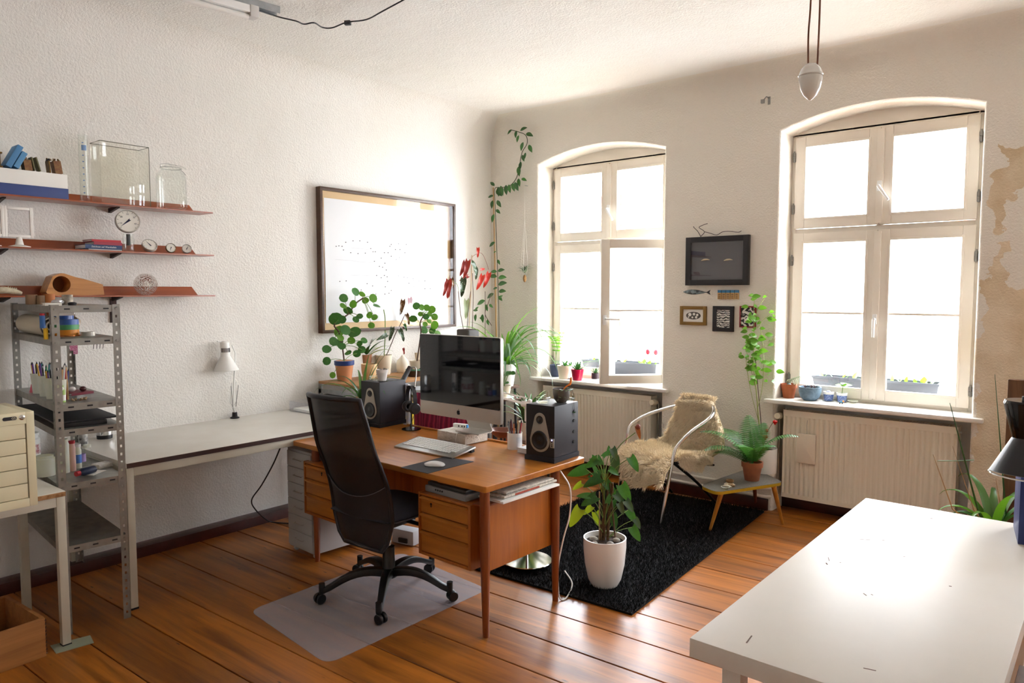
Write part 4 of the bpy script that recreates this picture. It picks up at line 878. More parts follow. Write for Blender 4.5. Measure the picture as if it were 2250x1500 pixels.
# ================================================================ on the desk
ZD = .7302
M_spk = mat('speaker vinyl', '26252c', .5); M_spkf = mat('speaker front', '17161a', .5); M_spks = mat('speaker silver', 'a39c8f', .4, .2); M_cone = mat('speaker cone', '121214', .35)
def speaker(lb, corner, a, b, led):
    """corner: near vertical edge; a: other front bottom corner; b: rear corner of the visible side"""
    ang = math.atan2(corner.y - a.y, corner.x - a.x); t = T('loudspeaker', lb, 'speaker', (corner.x, corner.y, ZD), ang); W, Dp, H = .182, .235, .275; B = .026
    MB().prism([(-W - .006, -.008), (.006, -.008), (.006, Dp + .004), (-W - .006, Dp + .004)], 0, B).obj('foam_pad', mat('foam pad', '232228', .9), t, bevel=.003)
    MB().box(-W, 0, .003, Dp, B + .0005, B + H).obj('cabinet', M_spk, t, bevel=.003)
    MB().box(-W, 0, 0, .0028, B + .0005, B + H).obj('baffle', M_spkf, t)
    cx = -W / 2; out = []
    for k in range(48):                                       # pear-shaped trim: two circles joined by tangents
        an = 2 * PI * k / 48; sx, sz = math.cos(an), math.sin(an); top = sz * .112 + .035 > .063
        out.append((cx + (.035 if top else .063) * sx, B + (.199 if top else .087) + (.035 if top else .063) * sz))
    MB().prism(out, 0, .005, Matrix.Translation((0, -.0002, 0)) @ RX90).obj('trim_ring', M_spks, t, bevel=.002)
    MX = Matrix(((1, 0, 0), (0, 0, -1), (0, 1, 0)))
    def ringz(r0, z, y, mm, nm, prof): MB().lathe(prof, 28, (cx, y, z), MX).obj(nm, mm, t)
    ringz(0, B + .087, -.0055, M_cone, 'woofer', [(.001, .004), (.012, .0035), (.018, .0008), (.036, .002), (.042, .006), (.048, .005), (.051, .0004)])
    ringz(0, B + .197, -.0055, M_cone, 'tweeter', [(.001, .006), (.009, .004), (.013, .001), (.020, .003), (.022, .0004)])
    x = -.012 if led else -W + .012
    MB().box(x - .012, x + .012, -.006, 0, B + .055, B + .105).obj('control_plate', M_spks, t, bevel=.002)
    if led:
        m = mat('led blue', '4a4ae8', .3); m.node_tree.nodes['Principled BSDF'].inputs['Emission Color'].default_value = (.2, .25, 1, 1); m.node_tree.nodes['Principled BSDF'].inputs['Emission Strength'].default_value = 4
        MB().cyl((x, -.0062, B + .097), (x, -.0075, B + .097), .003, n=10).obj('power_light', m, t)
        for z in (.085, .073, .064): MB().cyl((x, -.0062, B + z), (x, -.010, B + z), .003, n=10).obj('socket', M_ink, t)
        for z in (.06, .115, .175, .225): MB().cyl((.0005, .19, B + z), (.004, .19, B + z), .009, n=12).obj('pad_dot', M_black, t)
    return t, ang
sL, aL = speaker('black loudspeaker beside the headphone stand', G(835, 940, .73), G(799, 934, .73), None, False)
sR, aR = speaker('black loudspeaker with blue power light at the desk end', G(1218, 1018, .73), G(1159, 1008, .73), None, True)
ZS = ZD + .3015
# computer on a stone block
M_stone = mat('travertine', 'd9d2c6', .8, var=(22, 'c9c0b2'), bump=(60, .7, .01))
f, l_ = G(1022, 979, .73), G(961, 966, .73); an = math.atan2(f.y - l_.y, f.x - l_.x); Lb = (f - l_).length
BL = T('stone_block', 'pitted pale stone block raising the computer', 'block', (f.x, f.y, ZD), an)
bl_m = MB().box(-Lb, 0, 0, .185, .004, .062).obj('block', M_stone, BL, bevel=.002); MB().box(-Lb + .01, -.01, .01, .175, 0, .0038).obj('felt_pad', M_dark, BL)
for k in range(70):
    y, z = random.uniform(.005, .18), random.uniform(.008, .058); MB().ball((.0003, y, z), random.uniform(.001, .0026), 6, 4, (.4, 1.5, 1)).obj('pit', mat('stone pit', '8a8074', .9), BL) if k < 45 else None
M_imac = mat('computer aluminium', 'c9c4bc', .35, .35); M_screen = mat('screen glass', '08070a', .04, coat=.6)
IM = T('desktop_computer', 'silver all-in-one desktop computer with a dark screen', 'computer', (-2.868, 3.005, ZD + .0625), rad(-1.0)); z0, z1, zk = .105, .588, .186; hw = .325
MB().prism(rrect(-hw, hw, z0, z1, .012), -.022, 0, RX90).obj('housing', M_imac, IM, bevel=.003)
bk = MB(); rows = []
for i in range(5):
    s = 1 - (i / 4) ** 2 * .55; d = .022 + .035 * (i / 4) ** .6; rows.append([Vector((x * s, d, (z - .36) * s + .36)) for x, z in rrect(-hw, hw, z0, z1, .012)])
bk.grid(rows, closed=True); bk.add(rows[-1], [tuple(range(len(rows[-1])))]); bk.obj('rear_shell', M_imac, IM, smooth=60)
MB().prism(rrect(-hw + .003, hw - .003, zk, z1 - .003, .009), .0003, .0016, RX90).obj('screen', M_screen, IM, smooth=0)
ap = [(0, .62), (.18, .72), (.42, .72), (.66, .5), (.56, .3), (.58, .02), (.78, -.16), (.6, -.56), (.36, -.76), (.14, -.7), (-.02, -.66), (-.2, -.72), (-.42, -.74), (-.68, -.36), (-.76, .06), (-.68, .44), (-.44, .7), (-.2, .68)]
lg = MB(); lg.prism([(x * .0165, (zk + z0) / 2 - .004 + y * .0175) for x, y in ap], .0003, .001, RX90); lg.obj('logo', M_ink, IM, smooth=0)
MB().prism([(.0165 * x, (zk + z0) / 2 - .004 + .0175 * y) for x, y in ((.02, .8), (.06, 1.06), (.3, 1.28), (.3, 1.0), (.16, .84))], .0003, .001, RX90).obj('logo_leaf', M_ink, IM, smooth=0)
ft = curve_pts([(0, .035, .30), (0, .06, .2), (0, .075, .08), (0, .10, .01), (0, .05, .004), (0, -.02, .003)], 5); ftm = MB(); rows = [[p + Vector((-.095, 0, 0)), p + Vector((.095, 0, 0))] for p in ft]; ftm.grid(rows).obj('stand', M_imac, IM, thick=.006, smooth=60, loc=(0, .09, .006))
# usb hub, cable
p = G(1014, 940, .797); t = T('usb_hub', 'small white usb hub with blue end on the stone block', 'hub', (p.x, p.y, ZD + .067), rad(10))
MB().box(-.055, .042, -.012, .012, 0, .026).obj('body', M_cerw, t, bevel=.002); MB().box(.0422, .052, -.012, .012, 0, .026).obj('blue_end', mat('hub blue', '3a8fd6', .4), t, bevel=.002)
for x in (-.012, .012, .03): MB().box(x - .004, x + .004, -.0128, -.0118, .008, .018).obj('port', M_ink, t)
MB().tube(curve_pts([G(1005, 945, .805), G(1003, 955, .79), G(1001, 965, .76), G(1000, 972, .735)], 5), .0018, 6).obj('cable', M_cerw, label='short white cable hanging from the usb hub', cat='cable')
# keyboard, mouse, pad
a, b, c = G(866, 981, .735), G(993, 1007, .735), G(913, 956, .763); an = math.atan2(b.y - a.y, b.x - a.x); Lk = (b - a).length; Dk = .195
t = T('keyboard', 'flat silver keyboard with white keys', 'keyboard', (a.x, a.y, ZD + .001), rot=Euler((rad(8), 0, an)))
MB().box(0, Lk, 0, Dk, 0, .010).obj('base', M_alu, t, bevel=.003); MB().box(.01, Lk - .01, Dk - .03, Dk - .005, -.02, .0).obj('rear_foot', M_dark, t)
km = MB(); M_key = mat('white keys', 'eeece6', .45)
for r in range(6):
    x = .022; ks = [.019] * 19 if r else [.019] * 19
    if r == 5: ks = [.025, .022, .022, .105, .022, .022, .022, .019, .019, .019, .019, .019, .019]
    for k, w in enumerate(ks):
        if x + w > Lk - .018: break
        yy = .045 + (5 - r) * .0235; h = .020
        km.box(x, x + w - .0022, yy, yy + h, .0105, .0135); x += w + (.006 if k in (13, 16) and r < 5 else .0022)
km.obj('keys', M_key, t, kind='stuff', smooth=0)
pp = [G(x, y, .731) for x, y in ((880, 1027), (940, 1040), (1041, 1014), (976, 1003))]; c0 = sum(pp, Vector()) / 4
MB().prism([(p.x - c0.x, p.y - c0.y) for p in pp], 0, .002).obj('mouse_pad', mat('mouse pad grey', '37363b', .7), smooth=0, loc=(c0.x, c0.y, ZD), label='dark grey mouse pad at the front desk edge', cat='mouse pad')
p = G(955, 1022, .735); t = T('mouse', 'slim white computer mouse on the dark pad', 'mouse', (p.x, p.y, ZD + .0022), rad(-62))
rows = []
for i in range(13):
    v = -1 + 2 * i / 12; w = .029 * (1 - abs(v) ** 3.5) ** .45 if abs(v) < 1 else .002; h = .008 + .014 * (1 - v * v); rows.append([Vector((w * math.cos(PI * j / 10), v * .056, .004 + h * math.sin(PI * j / 10) ** .6)) for j in range(11)])
MB().grid(rows).obj('shell', mat('mouse white', 'f3f2f0', .15), t, smooth=70); MB().prism([(.026 * math.cos(2 * PI * k / 20), .051 * math.sin(2 * PI * k / 20)) for k in range(20)], 0, .0045).obj('base', M_alu, t)
# headphone stand and headphones
p = G(904, 943, .73); t = T('headphone_stand', 'thin black stand with a round base', 'stand', (p.x, p.y, ZD)); hS = .285
MB().lathe([(.001, 0), (.062, 0), (.064, .003), (.062, .006), (.001, .007)], 32).obj('base', M_blackg, t); MB().cyl((0, 0, .007), (0, 0, hS), .0036, n=10).obj('pole', M_blackg, t)
MB().tube([(-.04, 0, hS - .008), (-.02, 0, hS), (.02, 0, hS), (.04, 0, hS - .008)], .005, 8).obj('yoke', M_blackg, t)
hp = T('headphones', 'black headset with padded cups hanging on the thin stand', 'headphones', (p.x, p.y, ZD + hS + .006), rad(-20))
band = [Vector((.072 * math.sin(a) * 1.0, 0, .0 - .105 * (1 - math.cos(a)) * .95)) for a in [rad(-100 + 200 * i / 20) for i in range(21)]]
hb = MB(); hb.grid([[q + Vector((0, -.013, 0)), q + Vector((0, .013, 0))] for q in band]); hb.obj('headband', M_black, hp, thick=.006, smooth=70)
for s, e in ((-1, band[0]), (1, band[-1])):
    MXc = Matrix(((0, 0, 1), (0, 1, 0), (-1, 0, 0))) if s > 0 else Matrix(((0, 0, -1), (0, 1, 0), (1, 0, 0)))
    cc = e + Vector((-s * .012, 0, -.028))
    MB().lathe([(.001, .022), (.030, .020), (.036, .012), (.037, .0), (.034, -.004)], 24, cc, MXc).obj('ear_cup', M_black, hp)
    MB().tube([cc + MXc @ Vector((.026 * math.cos(2 * PI * k / 24), .026 * math.sin(2 * PI * k / 24), -.010)) for k in range(24)], .0125, 8, closed=True).obj('ear_pad', mat('ear pad', '1a1a1d', .6), hp)
MB().tube(curve_pts([band[-1] + Vector((0, 0, -.04)), band[-1] + Vector((.012, -.02, -.08)), band[-1] + Vector((.022, -.04, -.115))], 5), .002, 6).ball(band[-1] + Vector((.024, -.043, -.135)), .011, 10, 8, (.8, .6, 2)).obj('microphone', M_black, hp)
# gooseneck torch lamp leaning behind the speaker
p = G(880, 846, .99); t = T('clamp_lamp', 'small black clip spotlight above the loudspeaker', 'lamp', (p.x, p.y, ZS - .0))
b0 = LX(884, 838, p.x - .02); tp = LX(901, 806, p.x - .02)
c_ = Vector((p.x, p.y, ZS)); M_l = (b0 - tp).normalized(); 
MB().tube([tp - c_, b0 - c_ - M_l * .012, b0 - c_, b0 - c_ + M_l * .025], [.016, .018, .028, .027], 18).obj('head', M_dark, t, smooth=50)
MB().cyl(b0 - c_ + M_l * .0255, b0 - c_ + M_l * .026, .023, n=18).obj('lens', mat('lamp reflector', 'c9a777', .3), t)
MB().tube(curve_pts([tp - c_, tp - c_ + Vector((.03, .03, -.02)), Vector((.07, .06, -.12)), Vector((.07, .08, -.30))], 6), .004, 8).obj('gooseneck', M_steel, t)
# pencil mug with pens
p = G(1131, 985, .73); t = T('enamel_mug', 'white enamel mug full of pens on the desk', 'mug', (p.x, p.y, ZD)); r = .043
MB().lathe([(.001, 0), (r, 0), (r, .092), (r + .002, .094), (r - .002, .094), (r - .003, .003), (.001, .003)], 28).obj('body', mat('enamel white', 'efece6', .2), t)
for k in range(10):
    an = k * 2.4; cn, ch = (('red', 'b02a3a'), ('orange', 'd8722a'), ('brown', '5a2f1a'), ('blue', '2a3f96'), ('white', 'e8e8e4'), ('black', '1b1b1f'), ('wooden', 'c0935e'), ('grey', '77777c'), ('green', '2f8a4a'), ('maroon', '5a1226'))[k]
    pen((p.x + .02 * math.cos(an), p.y + .02 * math.sin(an), ZD + .006), .125 + .03 * random.random(), rad(7 + 5 * random.random()), an + PI / 2, cn, ch, 'the white enamel mug')
p = G(1150, 997, .73); t = T('note_box', 'clear acrylic box of white note slips beside the loudspeaker', 'box', (p.x, p.y, ZD), rad(-2))
for b in ((-.05, .05, -.002, 0), (-.05, .05, .098, .10), (-.05, -.048, .0, .098), (.048, .05, .0, .098)): MB().box(*b, .002, .085).obj('side', M_acryl, t)
MB().box(-.05, .05, 0, .098, 0, .0018).obj('bottom', M_acryl, t); MB().box(-.045, .045, .003, .095, .003, .03).obj('note_slips', M_paper, t)
# dark wooden tray edge behind the computer block
p = G(1095, 962, .73); t = T('wooden_bowl', 'reddish brown wooden bowl behind the stone block', 'bowl', (p.x, p.y + .05, ZD)); MB().lathe([(.001, 0), (.05, 0), (.085, .03), (.09, .045), (.083, .045), (.05, .012), (.001, .01)], 28, M=Matrix.Diagonal((1.1, .9, 1))).obj('bowl', wood('bowl wood', '7a3c1e', '552512', 1, 0, .4, .2), t)
# paper tray on the long table
p = G(640, 899, .767); t = T('letter_tray', 'clear acrylic letter tray at the end of the long table', 'tray', (-4.56, p.y - .05, .7665)); 
for b in ((0, .27, 0, .003, .002, .075), (0, .003, .003, .30, .002, .075), (.267, .27, .003, .30, .002, .02)): MB().box(*b).obj('side', M_acryl, t)
MB().box(0, .27, 0, .30, 0, .0018).obj('bottom', M_acryl, t); MB().box(.02, .25, .02, .31, .0022, .022).obj('paper_stack', M_paper, t, bevel=.002)
MB().box(0.02, .22, .1, .32, 0, .006).obj('black_folder', M_black, loc=(-4.58, p.y + .0, .85), label='black folder lying across the letter tray', cat='folder')
# thermos behind the rack
p = G(230, 962, .767); t = T('steel_pot', 'polished steel jug with a black base ring', 'jug', (p.x, p.y, .7665)); MB().lathe([(.042, .022), (.042, .12), (.036, .14), (.036, .15), (.001, .15)], 28).obj('body', M_chrome, t); MB().lathe([(.001, 0), (.042, 0), (.0425, .0215), (.001, .0218)], 28).obj('base_ring', M_black, t)
# white clip-on architect lamp
p = G(516, 918, .767); t = T('architect_lamp', 'white architect lamp clamped to the long table', 'lamp', (p.x, p.y, .7665)); b0 = Vector((p.x, p.y, .7665))
def PL(px, py): return LX(px, py, p.x + .02) - b0
MB().lathe([(.001, 0), (.03, 0), (.03, .006), (.018, .012), (.016, .04), (.001, .042)], 18).obj('clamp_base', M_black, t)
M_lw = mat('lamp white', 'f0eee8', .35)
e1 = PL(514, 840); e0 = Vector((0, 0, .04))
ar = MB(); ar.cyl(e0, PL(513, 895), .007, n=10)
for dx in (-.022, .022): ar.tube([PL(513, 895), PL(513, 882) + Vector((0, dx * 1.1, 0)), e1 + Vector((0, dx * .7, 0))], .0032, 6)
ar.tube([PL(513, 895), e1, PL(516, 810)], .006, 8); ar.obj('arm', M_lw, t)
sp_ = MB()
for dx in (-.012, .012): sp_.tube([PL(513, 893) + Vector((.01, dx, 0)), e1 + Vector((.01, dx * 2.2, -.02))], .0022, 6)
sp_.obj('spring', M_steel, t)
MB().tube([PL(516, 812), PL(517, 775), PL(510, 758)], .0055, 8).obj('upper_arm', M_lw, t)
c1 = PL(497, 813); c2 = PL(495, 783); c3 = PL(493, 752); ax = (c3 - c1).normalized(); rr = .082
MB().tube([c1, c2, c2 + ax * .004, c3, c3 + ax * .006], [rr, .034, .031, .030, .022], 28, caps=False).obj('shade', M_lw, t, thick=.002, smooth=40)
MB().cyl(c3 + ax * .006, c3 + ax * .008, .022, n=20).cyl(c3, c3 + Vector((0, -.05, .01)), .004, n=8).obj('shade_cap', M_lw, t)
for k in range(9):
    a = -1.2 + k * .3; u1 = Vector((1, 0, 0)); MB().bar(c2 + ax * .03 + Vector((.0318 * math.cos(a), .0318 * math.sin(a), 0)), c2 + ax * .058 + Vector((.0312 * math.cos(a), .0312 * math.sin(a), 0)), .004, .002, up=(math.cos(a), math.sin(a), 0)).obj('vent_slot', M_dark, t, smooth=0)
MB().ball(c2 * .6 + c1 * .4, .028, 14, 10).obj('bulb', M_cerw, t)
# floor lamp behind the desk
p = G(1150, 1246, .035); t = T('floor_lamp', 'floor lamp with mirror-bright round base and pale jointed arm', 'lamp', (p.x, 3.30, 0)); lx0 = G(1148, 1230, .035); t.location = (-2.585, 3.287, 0); B0 = Vector(t.location)
MB().lathe([(.001, .012), (.09, .012), (.105, .022), (.147, .044), (.150, .048), (.147, .051), (.001, .052)], 44).obj('base', M_chrome, t, smooth=30)
MB().lathe([(.001, 0), (.055, 0), (.055, .0118), (.001, .0118)], 20).obj('foot_ring', M_cerw, t)
M_lp = mat('faded pinkish enamel', 'd9cdc3', .4)
jt = WY(1146, 890, 3.287) - B0; MB().cyl((0, 0, .052), (0, 0, jt.z - .02), .0075, n=14).obj('pole', M_chrome, t)
MB().cyl((0, 0, jt.z - .09), (0, 0, jt.z + .0), .014, n=14).cyl((0, 0, jt.z - .26), (0, 0, jt.z - .1), .006, n=10).obj('socket_tube', M_lp, t)
MB().cyl((-.035, 0, jt.z + .01), (.03, 0, jt.z + .01), .018, n=16).cyl((.02, -.01, jt.z + .03), (.02, .01, jt.z + .03), .012, n=12).obj('joint', M_lp, t, bevel=.003)
far = WY(1080, 868, 3.42) - B0; ar = MB()
for dz_, dy in ((0, -.012), (0, .012), (.035, 0)): ar.cyl(Vector((0, dy, jt.z + .01 + dz_)), far + Vector((0, dy, dz_)), .0045, n=8)
ar.obj('arm', M_lp, t)
# red striped cloth and blue box leaning behind the desk
M_str, nts, pbs, Ns, Ls = _new('red striped weave'); wv = Ns.new('ShaderNodeTexWave'); tcs = Ns.new('ShaderNodeTexCoord'); wv.inputs['Scale'].default_value = 9; wv.inputs['Distortion'].default_value = 2; wv.bands_direction = 'X'
rps = Ns.new('ShaderNodeValToRGB'); e = rps.color_ramp.elements; e[0].color = lin('6e1230'); e[1].color = lin('b8323e'); x = e.new(.5); x.color = lin('8c1c3c'); x = e.new(.8); x.color = lin('74204f')
Ls.new(tcs.outputs['Object'], wv.inputs['Vector']); Ls.new(wv.outputs['Color'], rps.inputs['Fac']); Ls.new(rps.outputs['Color'], pbs.inputs['Base Color']); pbs.inputs['Roughness'].default_value = .9
p = WY(905, 940, 3.33); q = WY(1022, 950, 3.33)
rows = []
for i in range(9):
    rows.append([Vector((p.x + (q.x - p.x) * j / 16 + .04 * i / 8 * -1, 3.36 + .012 * math.sin(j * 1.3) + .03 * i / 8, .45 + .49 * i / 8)) for j in range(17)])
MB().grid([[v - Vector((p.x, 3.36, .45)) for v in r] for r in rows]).obj('woven_cloth', M_str, loc=(p.x, 3.36, .45), thick=.01, smooth=70, label='red and purple striped woven cloth hanging behind the desk', cat='cloth')
p = WY(889, 935, 3.34); MB().box(-.05, .005, 0, .02, 0, .30).obj('print_box', mat('pale blue print', 'c3cde6', .6, var=(30, 'd8d8c8')), bevel=.002, loc=(p.x + .03, 3.345, .70), label='pale blue printed box standing between speaker and red cloth', cat='box')
# cables under the desk
MB().tube(curve_pts([G(618, 978, .70), G(600, 1020, .55), G(575, 1065, .38), G(553, 1098, .25), G(562, 1120, .15), G(585, 1141, .05), G(600, 1147, .012), G(640, 1150, .006)], 6), .0045, 7).obj('black_cable', M_black, label='black cable curving down the wall below the long table', cat='cable')
MB().tube(curve_pts([D(-.02, .60, .69), D(.03, .62, .6), D(.02, .63, .45), D(-.01, .62, .33), D(-.03, .6, .18), D(-.03, .6, .05), D(.0, .58, .008), D(.01, .62, .006), D(-.04, .74, .03), D(-.18, .86, .03)], 6), .0042, 7).obj('white_cable', M_cerw, label='white cable looping down past the rear desk leg', cat='cable')
t = T('power_adapter', 'white power box with black plug on the floor below the desk', 'adapter', G(893, 1192, 0), rad(10)); MB().box(-.09, .09, -.045, .05, .0, .10).obj('box', mat('grey white plastic', 'b9b9bb', .5), t, bevel=.02); MB().box(-.02, .05, -.062, -.0505, .02, .05).obj('plug', M_black, t, bevel=.004)
# ================================================================ plants: leaf shapes shared by all
def leaf_mesh(name, width, n=8, m=2, droop=.12, fold=.08, notch=0.0, wave=0.0):
    """a unit-length leaf along +x, upper side +z; width(t) gives the half width"""
    rows = []
    for i in range(n + 1):
        t = i / n; w = max(width(t), .003); z0 = -droop * t * t
        row = []
        for j in range(-m, m + 1):
            s = j / m; x = t - notch * abs(s) ** 2 * (1 - t) ** 3; row.append((x, s * w, z0 + fold * w * abs(s) + wave * math.sin(9 * t) * s))
        rows.append(row)
    me = MB().grid(rows).mesh(name, smooth=80); return me
LF = {
    'round': leaf_mesh('leaf', lambda t: .5 * math.sqrt(max(0, 1 - (2 * t - 1) ** 2)), 10, 2, .05, .12),
    'oval': leaf_mesh('leaf', lambda t: .27 * math.sin(PI * t ** .85) ** .9, 8, 2, .18, .22),
    'heart': leaf_mesh('leaf', lambda t: .40 * (1 - t) ** .75 * (t + .06) ** .22 * 1.25, 9, 2, .22, .25, notch=.14),
    'lance': leaf_mesh('leaf', lambda t: .15 * math.sin(PI * t ** .8) ** .8, 8, 2, .25, .3),
    'wing': leaf_mesh('leaf', lambda t: .155 * (1 - t) ** .7 * (t + .04) ** .3 * 1.9, 9, 2, .3, .35, notch=.15, wave=.05),
    'succ': leaf_mesh('leaf', lambda t: .11 * (1 - t) ** .6 * (t + .1) ** .15, 5, 1, -.12, .5),
}
def leaf(parent, kind, pos, d, size, m, up=(0, 0, 1), width=1.0, name='leaf'):
    d = Vector(d).normalized(); up = Vector(up); y = up.cross(d)
    if y.length < 1e-3: y = Vector((1, 0, 0)).cross(d)
    y.normalize(); z = d.cross(y)
    M = Matrix((d, y, z)).transposed().to_4x4() @ Matrix.Diagonal((size, size * width, size, 1)); M.translation = Vector(pos)
    return put(name, LF[kind], m, parent, matrix=M)
def blade(parent, base, az, length, rise, width, m, tip=.08, n=9, name='leaf', fold=.25, curl=1.0):
    """an arching strap leaf: leaves upward at angle rise (deg) and bends down under its weight"""
    pts = []; p = Vector(base); e = rad(rise); seg = length / n; h = Vector((math.cos(az), math.sin(az), 0))
    for i in range(n + 1):
        pts.append(p.copy()); p = p + (h * math.cos(e) + Vector((0, 0, math.sin(e)))) * seg; e -= curl * rad(150) / n * (.35 + 1.1 * i / n)
        e = max(e, rad(-86))
    ws = [width * (.55 + .45 * math.sin(PI * min(1, (i / n) * 1.3 + .15))) * (1 if i < n - 3 else (n - i + tip * 4) / (3.2 + tip * 4)) for i in range(n + 1)]
    sd = Vector((-h.y, h.x, 0))
    return MB().ribbon(pts, ws, sd, fold).obj(name, m, parent, smooth=80)
def pot(t, r, h, m, kind='plain', soil=True):
    if kind == 'terra': prof = [(.001, 0), (r * .68, 0), (r * .9, h * .72), (r, h * .73), (r * 1.02, h), (r * .92, h), (r * .88, h * .75), (.001, h * .75)]
    elif kind == 'taper': prof = [(.001, 0), (r * .72, 0), (r, h), (r * .94, h), (r * .9, h * .85), (.001, h * .85)]
    elif kind == 'egg': prof = [(.001, 0), (r * .62, 0), (r * .78, h * .14), (r * .93, h * .45), (r, h * .8), (r, h), (r * .95, h), (r * .94, h * .88), (.001, h * .88)]
    elif kind == 'bowl': prof = [(.001, 0), (r * .55, 0), (r * .85, h * .25), (r, h * .65), (r, h), (r * .93, h), (r * .9, h * .8), (.001, h * .8)]
    else: prof = [(.001, 0), (r, 0), (r, h), (r * .94, h), (r * .94, h * .86), (.001, h * .86)]
    MB().lathe(prof, 32).obj('pot', m, t, smooth=45)
    if soil:
        zs = h * (.88 if kind == 'plain' else .78 if kind == 'terra' else .87 if kind == 'taper' else .9 if kind == 'egg' else .83)
        rs = r * (.93 if kind in ('plain', 'egg') else .87)
        MB().lathe([(.001, zs + .006), (rs * .6, zs + .004), (rs, zs - .001)], 20).obj('soil', M_soil, t, smooth=80)
        return zs + .004
    return h
def plant(name, lb, loc, cat='plant', group=None): return T(name, lb, cat, loc, group=group)
M_g1 = mat('pilea green', '376a2e', .35, trans=.2, var=(14, '437a35')); M_g2 = mat('bright leaf green', '5a8c2a', .4, trans=.3); M_g3 = mat('dark leaf green', '25501f', .35, trans=.15, var=(12, '336428')); M_g4 = mat('spider leaf green', '557f3c', .4, trans=.25); M_g5 = mat('fresh lime leaf', '679c30', .4, trans=.35)
M_stemb = mat('brown stem', '5a4030', .7); M_stemg = mat('green stem', '6c8a3c', .5); M_cane = mat('bamboo cane', 'b08a55', .6); M_redl = mat('begonia red underside', '8a2a26', .5, trans=.3); M_redb = mat('bright red leaf', 'c23228', .45, trans=.35)
def spotted(name, base, dot):
    if name in MATS: return MATS[name]
    m, nt, p, N, L = _new(name); tc = N.new('ShaderNodeTexCoord'); vo = N.new('ShaderNodeTexVoronoi'); vo.inputs['Scale'].default_value = 11; rp = N.new('ShaderNodeValToRGB')
    rp.color_ramp.elements[0].position = .2; rp.color_ramp.elements[1].position = .28; rp.color_ramp.elements[0].color = lin(dot); rp.color_ramp.elements[1].color = lin(base)
    L.new(tc.outputs['Object'], vo.inputs['Vector']); L.new(vo.outputs['Distance'], rp.inputs['Fac']); L.new(rp.outputs['Color'], p.inputs['Base Color']); p.inputs['Roughness'].default_value = .4; MATS[name] = m; return m
M_beg = spotted('begonia spotted green', '3c5234', 'c9d2c4'); M_begr = spotted('begonia spotted bronze', '6a4420', 'd8c49a')
def streaked(name, a, b, sc=30.0):
    if name in MATS: return MATS[name]
    m, nt, p, N, L = _new(name); tc = N.new('ShaderNodeTexCoord'); nz = N.new('ShaderNodeTexNoise'); nz.inputs['Scale'].default_value = sc; rp = N.new('ShaderNodeValToRGB'); rp.color_ramp.elements[0].color = lin(a); rp.color_ramp.elements[1].color = lin(b); rp.color_ramp.elements[0].position = .4; rp.color_ramp.elements[1].position = .62
    L.new(tc.outputs['Object'], nz.inputs['Vector']); L.new(nz.outputs['Fac'], rp.inputs['Fac']); L.new(rp.outputs['Color'], p.inputs['Base Color']); p.inputs['Roughness'].default_value = .4; MATS[name] = m; return m
M_sans = streaked('sansevieria green', '2f5a34', '55803c', 60)

# ================================================================ galvanised plant shelf along the wall
USX, USY, USZ = -4.125, 3.295, .953
US = T('plant_shelf', 'galvanised shelf unit with a wooden top crowded by plants', 'shelf', (USX, USY, 0)); UL = 1.45; UD = .49
MB().box(-UD, 0, 0, UL, USZ - .018, USZ).obj('wooden_top', wood('plywood top', 'b98a58', '9a6c3e', 1, 1, .6, 0), US, bevel=.001)
M_gal2 = mat('bright zinc', 'b9bcbd', .4, .7, var=(14, 'a4a8aa'))
for z in (.70 + .2, .55, .12): MB().box(-UD, 0, 0, UL, z - .002 + (.0 if z < .8 else .034), z + (.0 if z < .8 else .034)).box(-.002, 0, 0, UL, z - .035, z - .002).box(-UD, 0, 0, .002, z - .035, z - .002).obj('tray', M_gal2, US, smooth=0)
for x, y in ((-.034, 0), (-UD, 0), (-.034, UL - .034), (-UD, UL - .034)): MB().box(x, x + .034, y, y + .002, 0, USZ - .0185).box(x + (.032 if x > -.1 else 0), x + (.034 if x > -.1 else .002), y, y + .034, 0, USZ - .0185).obj('post', M_gal2, US, smooth=0)
BC = [('yellow', 'e3c02a'), ('tan', 'b49a70'), ('cream', 'd8cfb8'), ('brown', '6f5238'), ('olive', '7c7a3c'), ('grey', '9a9a94'), ('rust', 'a8512c'), ('teal', '3a6a6a')]
for k in range(16):
    w = random.uniform(.012, .024); cn, ch = BC[k % 8]; h = random.uniform(.2, .26)
    o = MB().box(-.19, 0, 0, w, 0, h).obj('book', mat('spine ' + cn, ch, .6), bevel=.002, loc=(USX - .03, USY + .33 + k * .026, .551), label='%s book upright in the galvanised shelf, %s' % (cn, 'nearer the loudspeaker' if k < 8 else 'farther from the loudspeaker'), cat='book')

def UP(px, py): return G(px, py, USZ)
